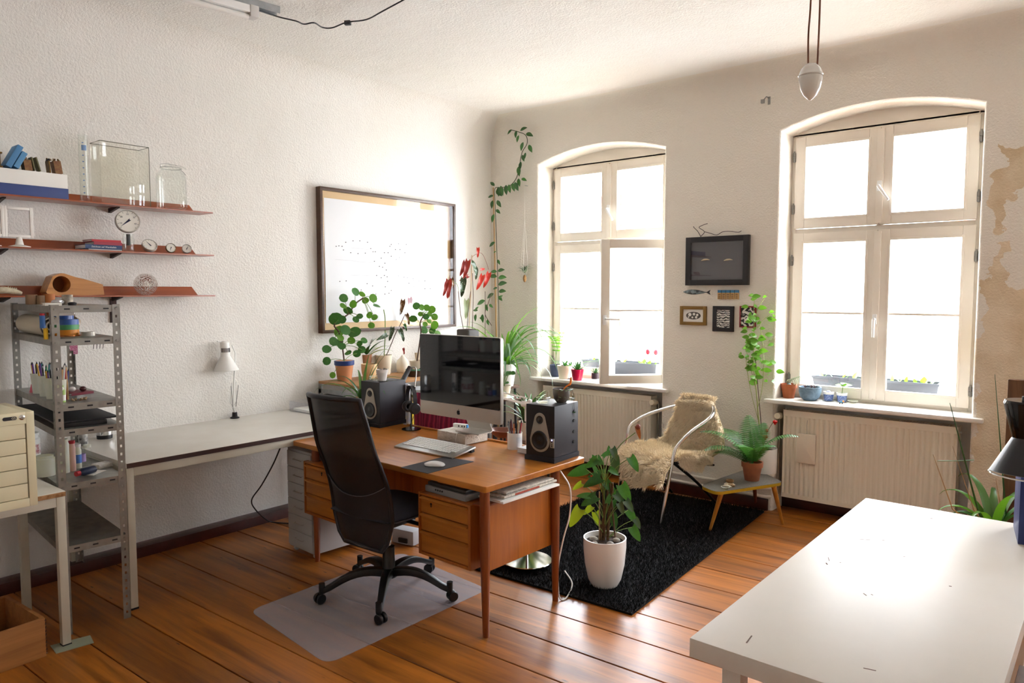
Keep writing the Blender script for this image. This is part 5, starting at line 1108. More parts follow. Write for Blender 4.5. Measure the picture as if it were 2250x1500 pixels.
# ---- first pilea: terracotta pot with blue rim
p = UP(757, 836); t = plant('pilea_plant', 'round-leaved plant in a terracotta pot with blue rim', (p.x, p.y, USZ)); r = .073; h = .155; pb = Vector((p.x, p.y, USZ))
MB().lathe([(.001, 0), (r * .72, 0), (r, h), (r * .9, h), (.001, h * .97)], 32).obj('pot', M_terral, t, smooth=45); MB().lathe([(r * .955, h * .77), (r * 1.035, h * .80), (r * 1.045, h * 1.0), (r * .9, h * 1.005), (r * .88, h * .98)], 32).obj('blue_rim', mat('cobalt glaze', '28407e', .3), t, smooth=45)
MB().lathe([(.001, h * .96), (r * .9, h * .95)], 20).obj('soil', M_soil, t)
def PX(px, py, pl): return LX(px, py, pl)
def pilea(t, base, trunk, leaves, xr, msz):
    tk = [Vector((base.x, base.y, base.z))] + [LX(x, y, base.x) for x, y in trunk]
    MB().tube([q - pb0 for q in curve_pts(tk, 4)], .006, 7).obj('trunk', M_stemb, t)
    for (x, y, s, bright) in leaves:
        dx = random.uniform(-xr, xr); q = LX(x, y, base.x + dx + .02); near = min(tk, key=lambda v: (v - q).length)
        a = near - pb0; b = q - pb0; mid = (a + b) / 2 + Vector((0, 0, .015))
        dd = b - a; dd.z *= .3
        face = (EYE - q).normalized() * .75 + Vector((random.uniform(-.5, .5), random.uniform(-.5, .5), random.uniform(.1, .7)))
        dv = dd - face * dd.dot(face) / face.length_squared
        if dv.length < .02: dv = Vector((0, .6, -.8))
        dv.normalize(); L_ = s * msz
        lf = leaf(t, 'round', b - dv * L_ * .5, dv, L_, M_g5 if bright == 2 else M_g2 if bright else M_g1, face)
        MB().tube(curve_pts([a, mid, b], 3), .0022, 5).obj('leaf_stalk', M_stemg, lf if False else t)
pb0 = pb
PLV = [(781, 641, 1, 0), (755, 655, 1, 0), (796, 646, .8, 1), (776, 668, .9, 1), (820, 655, 1, 1), (803, 660, .8, 1), (828, 672, .9, 0), (754, 672, .8, 1), (765, 682, 1.1, 0), (738, 700, 1.55, 0), (812, 692, .8, 1), (823, 697, .8, 1), (782, 702, .8, 0), (790, 695, .8, 0), (745, 728, 1.3, 1), (759, 725, 1.2, 0), (779, 730, 1.5, 0), (748, 742, .8, 1), (733, 750, 1.0, 0), (746, 752, 1.0, 0), (751, 760, .9, 0), (790, 755, .7, 0), (718, 767, 1.0, 0), (718, 793, .9, 0), (784, 777, .9, 0), (795, 768, .9, 0), (758, 801, .8, 0), (755, 832, .9, 1), (731, 824, .7, 2), (800, 748, .8, 0), (772, 748, .9, 1), (816, 715, .8, 1), (765, 775, .8, 0), (752, 702, .9, 0)]
pilea(t, pb + Vector((0, 0, h)), [(752, 760), (745, 730), (735, 712), (765, 690), (780, 668), (797, 655)], PLV, .05, .070)
# ---- second pilea
p = UP(930, 800); t = plant('pilea_plant', 'smaller round-leaved plant peeping over the computer', (-4.33, 4.05, USZ)); pb0 = Vector((-4.33, 4.05, USZ)); zz = pot(t, .06, .12, M_cer, 'taper')
PL2 = [(915, 672, .95, 0), (938, 676, .9, 1), (926, 675, .8, 1), (908, 700, 1.0, 0), (949, 680, 1.0, 1), (944, 690, .7, 1), (936, 696, .8, 0), (955, 696, .9, 1), (932, 725, 1.0, 0), (955, 714, 1.1, 1), (943, 706, .7, 1), (950, 727, .9, 0), (962, 733, .9, 1), (934, 712, .7, 1), (924, 690, .7, 1)]
pilea(t, pb0 + Vector((0, 0, zz)), [(925, 730), (923, 710), (932, 690)], PL2, .04, .066)
# ---- snake plant in a narrow terracotta pot behind
p = UP(802, 826); t = plant('snake_plant', 'yellow-edged strap-leaved plant in a brown pot behind the first pilea', (p.x - .06, p.y + .05, USZ)); zz = pot(t, .058, .17, mat('brown glazed pot', '9a6a48', .4, var=(10, 'b07a55')), 'taper')
for k in range(9): blade(t, (0, 0, zz - .01), k * .7 + .3, random.uniform(.2, .3), random.uniform(45, 78), .034, M_sans if k % 2 else M_g3, curl=.45, fold=.3)
for k in range(3): blade(t, (0, .01, zz - .01), .6 + k * .5, .25, 38 + 8 * k, .030, mat('yellow-green edge', '8c9a3a', .45, trans=.2), curl=.6)
# ---- cream pot in front (empty looking)
p = UP(810, 832); t = plant('cream_pot', 'small plain cream flower pot before the snake plant', (p.x + .02, p.y - .01, USZ), 'pot'); pot(t, .062, .12, mat('buff ceramic', 'dcb684', .45), 'egg')
# ---- spotted begonia
p = UP(846, 822); t = plant('begonia_plant', 'spotted cane begonia in a cream pot left of the white vase', (p.x - .01, p.y, USZ)); pb0 = Vector(t.location); zz = pot(t, .068, .16, M_cer, 'taper')
def BX(px, py, dx=0.0): return LX(px, py, pb0.x + dx) - pb0
MB().tube(curve_pts([(0, 0, zz), BX(846, 740), BX(846, 700), BX(843, 680)], 4), .004, 7).obj('cane', M_stemg, t); MB().tube(curve_pts([(.01, .01, zz), BX(860, 755), BX(868, 735), BX(880, 712), BX(890, 690)], 4), .0035, 7).obj('cane', M_stemb, t)
for (x, y, dx, s, dv, mm) in ((885, 660, .02, .125, (0, -.15, -1), M_begr), (893, 690, .03, .10, (.1, .35, -.9), M_begr), (862, 720, .03, .11, (0, -.2, -.9), M_beg), (850, 735, .05, .11, (.2, -.9, -.25), M_beg), (878, 724, .03, .12, (.1, .5, -.9), M_beg), (888, 712, .02, .07, (.1, .5, -.9), M_g3), (900, 655, -.02, .12, (-.2, .35, -.9), M_redl), (886, 765, .02, .06, (0, .3, -.9), M_redl)):
    q = BX(x, y, dx); leaf(t, 'wing', q, dv, s, mm, (1, -.4, .3)); 
# ---- white bottle vase
p = UP(885, 818); t = T('bottle_vase', 'matt white bottle-shaped vase', 'vase', (p.x, p.y, USZ)); MB().lathe([(.001, 0), (.04, 0), (.05, .012), (.053, .07), (.045, .105), (.02, .13), (.008, .145), (.006, .145), (.005, .12)], 28).obj('body', mat('matt white clay', 'ebe2d0', .6), t)
# ---- two stacked cream pots and a green tin
p = UP(912, 812); t = plant('stacked_pots', 'two small cream pots stacked next to the screen', (p.x, p.y + .02, USZ), 'pot'); pot(t, .038, .085, M_cer, 'taper', False); MB().lathe([(.001, .0855), (.024, .0855), (.034, .15), (.031, .15), (.022, .09)], 24).obj('upper_pot', M_cer, t)
p = UP(905, 826); t = T('oval_tin', 'dark brown oval bowl with a green rim', 'bowl', (p.x + .03, p.y, USZ)); MB().lathe([(.001, 0), (.05, 0), (.068, .05), (.001, .05)], 24).obj('body', mat('dark brown glaze', '3a2418', .4), t); MB().lathe([(.068, .0502), (.071, .052), (.071, .062), (.064, .062), (.062, .052)], 24).obj('rim', mat('green glaze', '4a8a6c', .35), t)
# ---- begonia with red leaves in a dark grey pot
pb0 = Vector((-4.36, LX(1028, 735, -4.36).y, USZ)); t = plant('begonia_plant', 'tall cane begonia with red leaves in a dark grey pot', pb0); hz = LX(1028, 724, -4.36).z - USZ
MB().prism([(x, y) for x, y in rrect(-.075, .075, -.075, .075, .02)], 0, hz).obj('pot', mat('dark grey fibre pot', '4a4744', .8), t, bevel=.003); MB().prism(rrect(-.068, .068, -.068, .068, .018), hz + .0004, hz + .004).obj('soil', M_soil, t)
for c_ in ([(1018, 722), (1012, 690), (1008, 650), (1007, 640)], [(1030, 722), (1034, 650), (1036, 590), (1037, 560)], [(1026, 722), (1030, 670), (1034, 640)], [(1038, 722), (1040, 650), (1038, 600)]):
    MB().tube([BX(x, y) for x, y in c_], .003, 6).obj('cane', M_cane if c_[1][0] in (1034,) else M_stemb, t)
MB().tube(curve_pts([BX(1036, 570), BX(1040, 562), BX(1058, 556), BX(1070, 580), BX(1073, 592)], 4), .0016, 6).obj('stalk', M_redl, t)
for (x, y, s, dv, mm) in ((1028, 573, .15, (0, -.25, -1), M_redl), (1022, 575, .13, (.1, -.45, -.8), M_redl), (1028, 606, .10, (.1, -.95, -.35), M_redl), (1018, 612, .16, (0, -.05, -1), M_beg), (1036, 575, .1, (.1, .6, -.5), M_beg), (1042, 585, .09, (.1, .5, -.8), M_beg), (1060, 605, .14, (.1, -.55, -.9), M_redb), (1074, 600, .14, (.1, -.5, -.9), M_redb), (1056, 592, .07, (.1, .9, .15), M_redb), (1050, 545, .085, (0, .08, -1), M_redb), (1025, 660, .16, (.1, -.05, -1), mat('pale begonia', 'a9b8a0', .5, trans=.3)), (1046, 590, .1, (0, .1, -1), M_beg), (1040, 578, .09, (.1, .3, -.9), M_g3)):
    leaf(t, 'wing', BX(x, y, random.uniform(-.03, .05)), dv, s, mm, (1, -.6, .2))
for (x, y, s, dv) in ((985, 615, .16, (0, .1, -1)), (981, 622, .11, (0, -.2, -.9)), (992, 612, .09, (0, .4, -.7))): leaf(t, 'wing', BX(x, y, .06), dv, s, M_redl if s > .1 else M_begr, (1, -.4, .2))
MB().tube(curve_pts([BX(1008, 640), BX(1004, 624), BX(992, 618), BX(984, 616, .06)], 4), .0018, 6).obj('stalk', M_stemg, t)
# ---- hoya vine on a bamboo cane, climbing to the ceiling
SX = WY(1095, 690, 5.12); pb0 = Vector((SX.x, 5.12, 0)); t = plant('climbing_vine', 'climbing vine on a tall bamboo cane, reaching the ceiling', pb0)
def VX(px, py, y=5.12): return WY(px, py, y) - pb0
zz = pot(t, .14, .28, M_terra, 'terra')
MB().cyl((0, 0, zz - .03), VX(1084, 412), .0085, .006, n=8).obj('bamboo_cane', M_cane, t)
vine = curve_pts([(.02, 0, zz), VX(1096, 690), VX(1092, 560), VX(1088, 450), VX(1087, 415), VX(1100, 412, 5.2), VX(1120, 408, 5.27), VX(1135, 390, 5.29), VX(1142, 360, 5.29), VX(1147, 335, 5.29), VX(1158, 315, 5.29), VX(1155, 297, 5.29), VX(1137, 289, 5.29), VX(1122, 285, 5.29)], 5); MB().tube(vine, .0035, 6).obj('vine_stem', mat('vine stem', '4a4a30', .6), t)
VL = [(1125, 285, -150, .06), (1135, 287, -100, .06), (1143, 287, 15, .075), (1156, 293, -20, .08), (1140, 297, -110, .06), (1150, 312, -110, .075), (1162, 318, -60, .075), (1155, 335, -100, .05), (1148, 340, -70, .06), (1145, 355, -100, .07), (1140, 365, -85, .085), (1146, 392, -20, .06), (1139, 392, -75, .07), (1131, 400, -60, .085), (1126, 402, -70, .075), (1118, 405, -75, .075), (1112, 406, -85, .085), (1100, 408, -70, .09), (1096, 410, -90, .08), (1087, 408, 140, .06), (1090, 418, -35, .085), (1084, 430, 185, .06), (1083, 440, -100, .07), (1092, 440, -50, .075), (1090, 460, -35, .06), (1086, 470, -110, .075), (1088, 532, 205, .075), (1090, 552, 200, .03), (1094, 570, -60, .05), (1094, 595, 10, .075), (1092, 597, 175, .07), (1095, 610, 5, .09), (1092, 608, 170, .085), (1095, 625, 12, .095), (1093, 632, 190, .05), (1096, 640, 5, .08), (1095, 650, -40, .06), (1085, 645, 205, .085), (1096, 655, 30, .05)]
for (x, y, a, s) in VL:
    yy = 5.10 if y > 405 and x < 1100 else 5.24; q = VX(x, y, yy); leaf(t, 'oval', q, (math.cos(rad(a)), -.15, math.sin(rad(a))), s * 1.1, random.choice((M_g3, M_g1, M_g3)), (.2, -1, .45), .85)
MB().tube(curve_pts([VX(1080, 645, 5.05), VX(1072, 668, 5.0), VX(1066, 690, 5.0), VX(1080, 715, 5.02)], 5), .003, 6).cyl(VX(1066, 640, 5.0), VX(1066, 740, 5.0), .0025, n=6).obj('side_shoot', M_stemb, t)
for (x, y, a, s) in ((1066, 660, 200, .09), (1068, 668, -70, .06), (1050, 682, 175, .05), (1044, 682, 40, .05), (1060, 690, -80, .07), (1075, 668, -30, .05), (1046, 690, -95, .06), (1070, 702, -60, .05), (1064, 700, 170, .05)): leaf(t, 'oval', VX(x, y, 5.0), (math.cos(rad(a)), -.2, math.sin(rad(a))), s * 1.15, M_g1, (.2, -1, .4), .8)

# ================================================================ plant stand by the window, with the big spider plant
sp = G(1112, 872, .74); PS = T('plant_stand', 'round plant stand with dark tube legs by the window', 'stand', (sp.x, sp.y, 0)); zS = .74
MB().lathe([(.001, zS - .012), (.15, zS - .012), (.155, zS - .004), (.155, zS), (.001, zS)], 36).obj('tabletop', M_stemb, PS)
for k in range(3): a = .5 + 2.09 * k; MB().cyl((.12 * math.cos(a), .12 * math.sin(a), zS - .0125), (.14 * math.cos(a), .14 * math.sin(a), 0), .011, n=10).obj('leg', M_dark, PS)
t = plant('peperomia_plant', 'small glossy-leaved plant in a white pot beside the screen', (sp.x - .0, sp.y - .03, zS + .0005)); pb0 = Vector(t.location); MB().lathe([(.001, 0), (.085, 0), (.088, .006), (.001, .007)], 24).obj('saucer', M_cerw, t, loc=(0, 0, 0))
pt = T('pot_body', None, None); pt.parent = t; pt.location = (0, 0, .0075); zz = pot(pt, .064, .095, M_cer, 'taper') + .0075
for k in range(22):
    a = k * 2.4; rr = .012 + .05 * ((k * .37) % 1); z = zz + .03 + .10 * ((k * .61) % 1); b = Vector((rr * math.cos(a), rr * math.sin(a), z)); MB().tube([(0, 0, zz - .01), b * .6 + Vector((0, 0, z * .3)), b], .0014, 5).obj('leaf_stalk', M_stemg, t)
    leaf(t, 'round', b, (math.cos(a), math.sin(a), .1), .042, M_g3 if k % 3 else M_g1, (.4, -.6, .9), .85)
s2 = G(1090, 850, .80); PS2 = T('plant_stand', 'taller stand hidden behind the screen under the spider plant', 'stand', (s2.x, s2.y + .12, 0)); zS2 = .80
MB().lathe([(.001, zS2 - .012), (.13, zS2 - .012), (.13, zS2), (.001, zS2)], 30).obj('tabletop', M_stemb, PS2)
for k in range(3): a = .2 + 2.09 * k; MB().cyl((.10 * math.cos(a), .10 * math.sin(a), zS2 - .0125), (.12 * math.cos(a), .12 * math.sin(a), 0), .011, n=10).obj('leg', M_dark, PS2)
t = plant('spider_plant', 'big spider plant with long arching leaves in a white pot', (s2.x + .0, s2.y + .12, zS2 + .0005)); zz = pot(t, .105, .20, M_cerw, 'taper')
M_sp2 = mat('blue-green arching leaf', '7c9a80', .3, trans=.2)
for k in range(64):
    a = k * 2.39996; e = 84 - 62 * ((k + 1) / 64) ** .8; L_ = random.uniform(.46, .80); L_ = min(L_, .42) if math.sin(a) > .2 else min(L_, .62) if math.cos(a) < -.4 else L_; mm = (M_g5, M_g2, M_g4)[k % 3] if k < 40 else (M_g4, M_sp2, M_g3)[k % 3]
    blade(t, (.02 * math.cos(a), .02 * math.sin(a), zz - .01), a, L_, e, .025, mm, n=10, curl=.75 if k < 25 else 1.05)
for k, (az, L_, e) in enumerate(((.1, .85, 62), (-.25, .95, 60), (-.5, .9, 52), (.3, .75, 66), (-.8, .8, 50), (-.1, 1.0, 56), (-1.1, .8, 58), (-.4, .9, 66), (-.05, .85, 70), (-.65, .85, 62))): blade(t, (0, 0, zz), az, L_, e, .027, (M_sp2, M_g4)[k % 2], n=12, curl=1.05)
# ---- snake plant low beside the stand
p = G(1138, 955, .0); sk = Vector((sp.x + .28, sp.y - .05, 0)); ST = T('low_stool', 'low dark stool carrying the variegated snake plant', 'stool', sk); MB().prism(rrect(-.13, .13, -.13, .13, .02), .40, .42).obj('seat', M_stemb, ST)
for x in (-.11, .11):
    for y in (-.11, .11): MB().cyl((x, y, .3998), (x * 1.1, y * 1.1, 0), .011, n=8).obj('leg', M_dark, ST)
t = plant('snake_plant', 'variegated snake plant in a pale pot below the spider plant', (sk.x, sk.y, .4205)); zz = pot(t, .085, .15, M_cer, 'taper')
for k in range(15): blade(t, (.02 * math.cos(k), .02 * math.sin(k), zz - .01), k * 2.4, random.uniform(.28, .46), random.uniform(48, 82), .045, (M_sans, M_g3)[k % 2], curl=.5, fold=.3)
for k in range(6): blade(t, (0, 0, zz - .01), k * 1.1 - .6, random.uniform(.25, .40), random.uniform(45, 70), .04, mat('cream-edged leaf', '8ea060', .4, trans=.2), curl=.55)

# ================================================================ small plants on the desk and speakers
p = Vector((-3.985, 3.205, .7605)); sl = T('plant_stool', 'small round stool holding the young strap-leaved plant behind the desk', 'stool', (p.x, p.y, 0)); MB().lathe([(.001, .74), (.085, .74), (.088, .75), (.085, .76), (.001, .76)], 26).obj('seat', M_stemb, sl)
for k in range(3): a = .6 + 2.09 * k; MB().cyl((.05 * math.cos(a), .05 * math.sin(a), .7395), (.075 * math.cos(a), .075 * math.sin(a), 0), .009, n=8).obj('leg', M_dark, sl)
t = plant('spider_plant', 'young strap-leaved plant in a terracotta pot behind the chair', p); zz = pot(t, .062, .135, M_terra, 'taper')
for k, (az, L_, e, cu) in enumerate(((-2.4, .40, 50, 1.0), (-1.9, .33, 66, .9), (-2.9, .32, 70, .9), (2.6, .34, 72, .8), (1.2, .40, 75, .35), (.7, .5, 80, .45), (.3, .42, 58, .8), (-.2, .38, 52, .9), (-.8, .3, 55, 1.0), (1.9, .3, 65, .9), (-1.3, .28, 60, 1.0), (.0, .26, 70, .7), (2.1, .36, 78, .3), (-2.2, .2, 40, 1.1))): blade(t, (.01 * math.cos(az), .01 * math.sin(az), zz - .01), az, L_, e, .026, (M_g4, M_g1, M_g3)[k % 3], curl=cu)
MB().ball((.03, .0, zz + .03), .022, 10, 8, (1, 1, 1.5)).obj('bulb', M_stemb, t)
def onspk(spk_obj, x, y): return spk_obj.matrix_basis @ Vector((x, y, .3015))
q = onspk(sL, -.055, .075); t = plant('potted_plant', 'small white flower pot with a dry plant on the loudspeaker', (q.x, q.y, q.z + .0005), 'plant'); MB().lathe([(.001, 0), (.043, 0), (.047, .008), (.044, .008), (.04, .003), (.001, .003)], 24).obj('glass_saucer', M_clear, t)
pt = T('pot_body', None, None); pt.parent = t; pt.location = (0, 0, .0035); zz = pot(pt, .040, .075, mat('chalk white pot', 'dcd6d0', .7), 'terra') + .0035
for k in range(6): MB().tube([(.01, 0, zz - .01), (.02 * math.cos(k), .02 * math.sin(k), zz + .02), (.035 * math.cos(k), .035 * math.sin(k), zz + .015)], .0012, 5).obj('dry_stalk', M_stemb, t); leaf(t, 'round', (.035 * math.cos(k), .035 * math.sin(k), zz + .015), (math.cos(k), math.sin(k), .2), .014, M_g3)
def glass_dish(lb, pos, r, h):
    t = T('glass_dish', lb, 'dish', pos); MB().lathe([(.001, 0), (r * .7, 0), (r * .95, h * .3), (r, h), (r * .92, h), (r * .88, h * .35), (r * .6, .004), (.001, .004)], 28).obj('glass', M_clear, t); MB().lathe([(r * .98, h), (r * 1.04, h + .002), (r * .93, h + .003)], 28).obj('rim', mat('glass rim', 'dfe5e2', .08, 0, trans=.3), t); MB().lathe([(.001, .0045), (r * .62, .0045), (r * .7, .010), (.001, .010)], 18).obj('water', glass('still water', 'f4f2e6'), t); return t
q = onspk(sL, -.13, .075); glass_dish('glass dish on the loudspeaker beside the small white pot', (q.x, q.y, q.z + .0005), .036, .026)
q = onspk(sR, -.115, .06); glass_dish('glass dish with water on the loudspeaker at the desk end', (q.x, q.y, q.z + .0005), .038, .03)
q = onspk(sR, -.055, .15); t = plant('string_plant', 'trailing plant in a grey bowl on the loudspeaker', (q.x, q.y, q.z + .0005)); zz = pot(t, .047, .075, mat('grey stoneware', '6e665e', .6, var=(20, '5f5850')), 'bowl')
MB().tube(curve_pts([(.01, 0, zz), (.02, .02, zz + .02), (.035, .035, zz + .035), (.036, .04, zz + .07)], 5), [.004] * 8 + [.006] * 7 + [.002], 7).obj('dry_leaf', mat('dry orange leaf', 'd88a30', .5, trans=.3), t)
for k in range(7):
    a = -1.2 + k * .45; z = zz; pts = [(.03 * math.cos(a), .03 * math.sin(a), zz), (.05 * math.cos(a), .05 * math.sin(a), zz + .012), (.066 * math.cos(a), .066 * math.sin(a), zz - .03), (.07 * math.cos(a), .07 * math.sin(a), zz - .05 - .10 * (k % 3 == 1))]
    cp = curve_pts(pts, 4); MB().tube(cp, .001, 5).obj('trailing_stem', M_stemb, t)
    for j in range(2, len(cp), 3): leaf(t, 'round', cp[j], (math.cos(a + j), math.sin(a + j), -.2), .017, M_g3 if j % 2 else M_g4)
# ================================================================ radiators and pipes
def radiator(x0, x1, lb, valve):
    t = T('radiator', lb, 'radiator', (x0, Y0 + .02, .117), group=None); W, H = x1 - x0, .645
    m = MB(); n = int(round(W / .0335)); st = W / n; prof = []
    for k in range(n):                                        # vertical flutes
        a = k * st
        prof += [(a, 0), (a + st * .30, 0), (a + st * .42, .008), (a + st * .72, .008), (a + st * .86, 0)]
    prof.append((W, 0)); rows = [[(x, y if 0 < i < 3 else 0, z) for x, y in prof] for i, z in enumerate((.03, .045, H - .055, H - .04))]
    m.grid(rows); m.box(0, W, 0, .002, 0, .03); m.box(0, W, 0, .002, H - .04, H); m.obj('front_panel', M_rad, t, smooth=50)
    MB().box(0, .003, 0, .10, 0, H).obj('side_cover', M_rad, t); MB().box(W - .003, W, 0, .10, 0, H).obj('side_cover', M_rad, t)
    MB().box(.003, W - .003, .085, .10, .02, H - .02).obj('rear_panel', M_rad, t); MB().box(0, W, .0, .012, H, H + .004).box(0, W, .092, .10, H, H + .004).obj('top_edge', M_rad, t)
    g = MB(); k = .02
    while k < W - .015: g.box(k, k + .010, .012, .092, H - .001, H + .002); k += .0185
    g.obj('top_grille', M_rad, t, smooth=0, kind='stuff')
    if valve:
        s = 1 if valve > 0 else -1; x = W + .012 if s > 0 else -.012
        MB().cyl((x, .05, H - .05), (x + s * .03, .05, H - .05), .011, n=10).cyl((x + s * .03, .05, H - .05), (x + s * .03, .05, .0), .008, n=8).obj('valve_body', M_steel, t)
        MB().tube([(x + s * .015, .045, H - .05), (x + s * .015, .01, H - .045), (x + s * .015, -.045, H - .04)], [.017, .024, .022], 16).obj('thermostat_head', mat('thermostat plastic', 'e6dcc4', .4), t)
    MB().cyl((W - .0, .05, H - .035), (W + .012, .05, H - .035), .007, n=8).obj('bleed_cap', M_cerw, t)
    return t
radiator(-4.01, -2.885, 'ribbed radiator under the open window', 1); r2 = radiator(-1.80, -.69, 'ribbed radiator under the closed window, with hanging humidifier', -1)
q = WY(1753, 951, Y0 + .014) ; t = T('humidifier', 'flat cream water evaporator hanging on the radiator', 'humidifier', (q.x, Y0 + .0185, WY(1753, 1015, Y0 + .01).z)); W = WY(1792, 980, Y0).x - q.x; H = q.z - t.location.z
MB().prism(rrect(0, W, 0, H, .006), 0, .022, RX90).obj('body', mat('humidifier cream', 'eadbc6', .45), t, bevel=.003); MB().tube([(W / 2, -.01, H), (W / 2 - .004, -.004, H + .06), (W / 2, .004, H + .11)], .0012, 5).obj('hook_wire', M_steel, t)
pp = MB()
for z, y in ((.105, Y0 - .02), (.165, Y0 - .02)):
    MB().tube([(W1[1] + .03, y, z), (W2[0] - .03, y, z), (W2[0] - .005, y + .02, z), (W2[0] + .0, y + .09, z)], .0115, 10).obj('heating_pipe', M_frame, label='%s white heating pipe along the wall behind the armchair' % ('lower' if z < .13 else 'upper'), cat='pipe')

# ================================================================ shag rug
rc_ = [G(x, y, 0) for x, y in ((1390, 1355), (1692, 1118))]; d1 = (rc_[1] - rc_[0]); d1.z = 0; Lr = d1.length - .10; d1.normalize(); d2 = Vector((-d1.y, d1.x, 0)); Wr = 1.28
M_rug = mat('black shag', '0b0b0d', .95)
RG = T('shag_rug', 'black long-pile shag rug', 'rug', rc_[0]); RG.rotation_euler = (0, 0, math.atan2(d1.y, d1.x))
MB().box(0.01, Lr - .01, .01, Wr - .01, .0005, .012).obj('backing', M_rug, RG)
v, f = [], []; rs = random.Random(3)
for k in range(60000):
    x, y = rs.uniform(.005, Lr - .005), rs.uniform(.005, Wr - .005); a = rs.uniform(0, 6.28); ln = rs.uniform(.012, .03); hx, hy = rs.uniform(-.018, .018), rs.uniform(-.018, .018); w = .0022
    v += [(x - w * math.cos(a), y - w * math.sin(a), .011), (x + w * math.cos(a), y + w * math.sin(a), .011), (x + hx, y + hy, .011 + ln)]; f.append((3 * k, 3 * k + 1, 3 * k + 2))
me = bpy.data.meshes.new('pile'); me.from_pydata(v, [], f); put('pile', me, M_rug, RG, kind='stuff')
ZR = .030

# ================================================================ aluminium armchair with sheepskin
CA = Vector((-2.62, 4.86, 0)); AC = T('armchair', 'tubular aluminium armchair under the sheepskin', 'armchair', CA, rad(20))
# local frame: the chair faces -y', x' to its left arm when seen from the front
f0 = G(1452, 1152, ZR - .012)      # front feet
f1 = G(1353, 1108, ZR - .012)
def AL(v): return AC.matrix_basis.inverted() @ v
M_tube = mat('polished aluminium tube', 'd6d4d0', .16, 1.0)
def AP(px, py, ref):               # a pixel at the depth of a reference point
    fw = CW @ Vector((0, 0, 1)); d = _ray(px, py); return EYE + d * ((ref - EYE).dot(fw) / d.dot(fw))
loop = [f0] + [WY(x, y, d) for x, y, d in ((1466, 1075, 4.50), (1480, 1000, 4.56), (1490, 978, 4.60), (1520, 948, 4.67), (1560, 918, 4.80), (1567, 895, 4.93), (1540, 880, 5.03), (1500, 889, 4.99), (1465, 897, 4.93), (1420, 912, 4.83), (1388, 932, 4.75), (1379, 955, 4.71), (1366, 1040, 4.68))] + [f1]
MB().tube([AL(q) for q in curve_pts(loop, 6)], .0125, 12).obj('arm_and_front_legs', M_tube, AC)
M_dt = mat('dark tube', '2a2628', .3, .7)
sR1, sL1 = AL(WY(1481, 1003, 4.57) - Vector((0, 0, .045))), AL(WY(1376, 968, 4.71) - Vector((0, 0, .06)))
r0, r1 = AL(Vector((-2.20, 5.14, ZR - .012))), AL(Vector((-2.64, 5.25, ZR - .012)))
for a, b in ((sR1, r0), (sL1, r1)): MB().tube(curve_pts([a, a * .5 + b * .5 + Vector((0, 0, .02)), b], 4), .011, 10).obj('rear_leg', M_dt, AC)
sb0, sb1 = AL(Vector((-2.16, 4.95, .37))), AL(Vector((-2.60, 5.08, .37)))
MB().tube(curve_pts([sR1, (sR1 + sL1) / 2 + Vector((0, 0, -.015)), sL1], 4), .009, 8).obj('seat_rail', M_dt, AC); MB().tube([sR1, sb0, sb1, sL1], .008, 8).obj('seat_frame', M_dt, AC)
for k in range(7):
    u_ = (k + .5) / 7; MB().bar(sR1.lerp(sb0, u_), sL1.lerp(sb1, u_), .035, .006).obj('seat_slat', M_alu, AC)
# sheepskin draped over seat and back
M_skin = mat('sheepskin wool', 'ffecca', .95, sheen=.3); M_hide = mat('sheepskin hide', 'd9c59a', .9)
Bt = [(WY(a, b, c), WY(d, e, g_)) for a, b, c, d, e, g_ in (          # rows from the front hem over the seat and up the back
    (1362, 1000, 4.60, 1462, 1040, 4.45), (1375, 985, 4.68, 1480, 1012, 4.56), (1408, 974, 4.78, 1522, 1004, 4.68), (1448, 972, 4.92, 1562, 1004, 4.80),
    (1470, 945, 4.96, 1592, 986, 4.86), (1480, 915, 4.97, 1590, 948, 4.91), (1490, 890, 4.96, 1578, 912, 4.945), (1497, 875, 4.99, 1568, 882, 4.98), (1503, 873, 5.06, 1573, 884, 5.05))]
SK = T('sheepskin', 'cream sheepskin thrown over the aluminium armchair', 'sheepskin', CA); rows = []
for i, (a, b) in enumerate(Bt): rows.append([(a.lerp(b, j / 12) - CA) + Vector((0, 0, -.03 * math.sin(PI * j / 12) if i in (2, 3) else 0)) for j in range(13)])
fine = []
for i in range(len(rows) - 1):
    for s in range(4):
        fine.append([rows[i][j].lerp(rows[i + 1][j], s / 4) for j in range(13)])
fine.append(rows[-1])
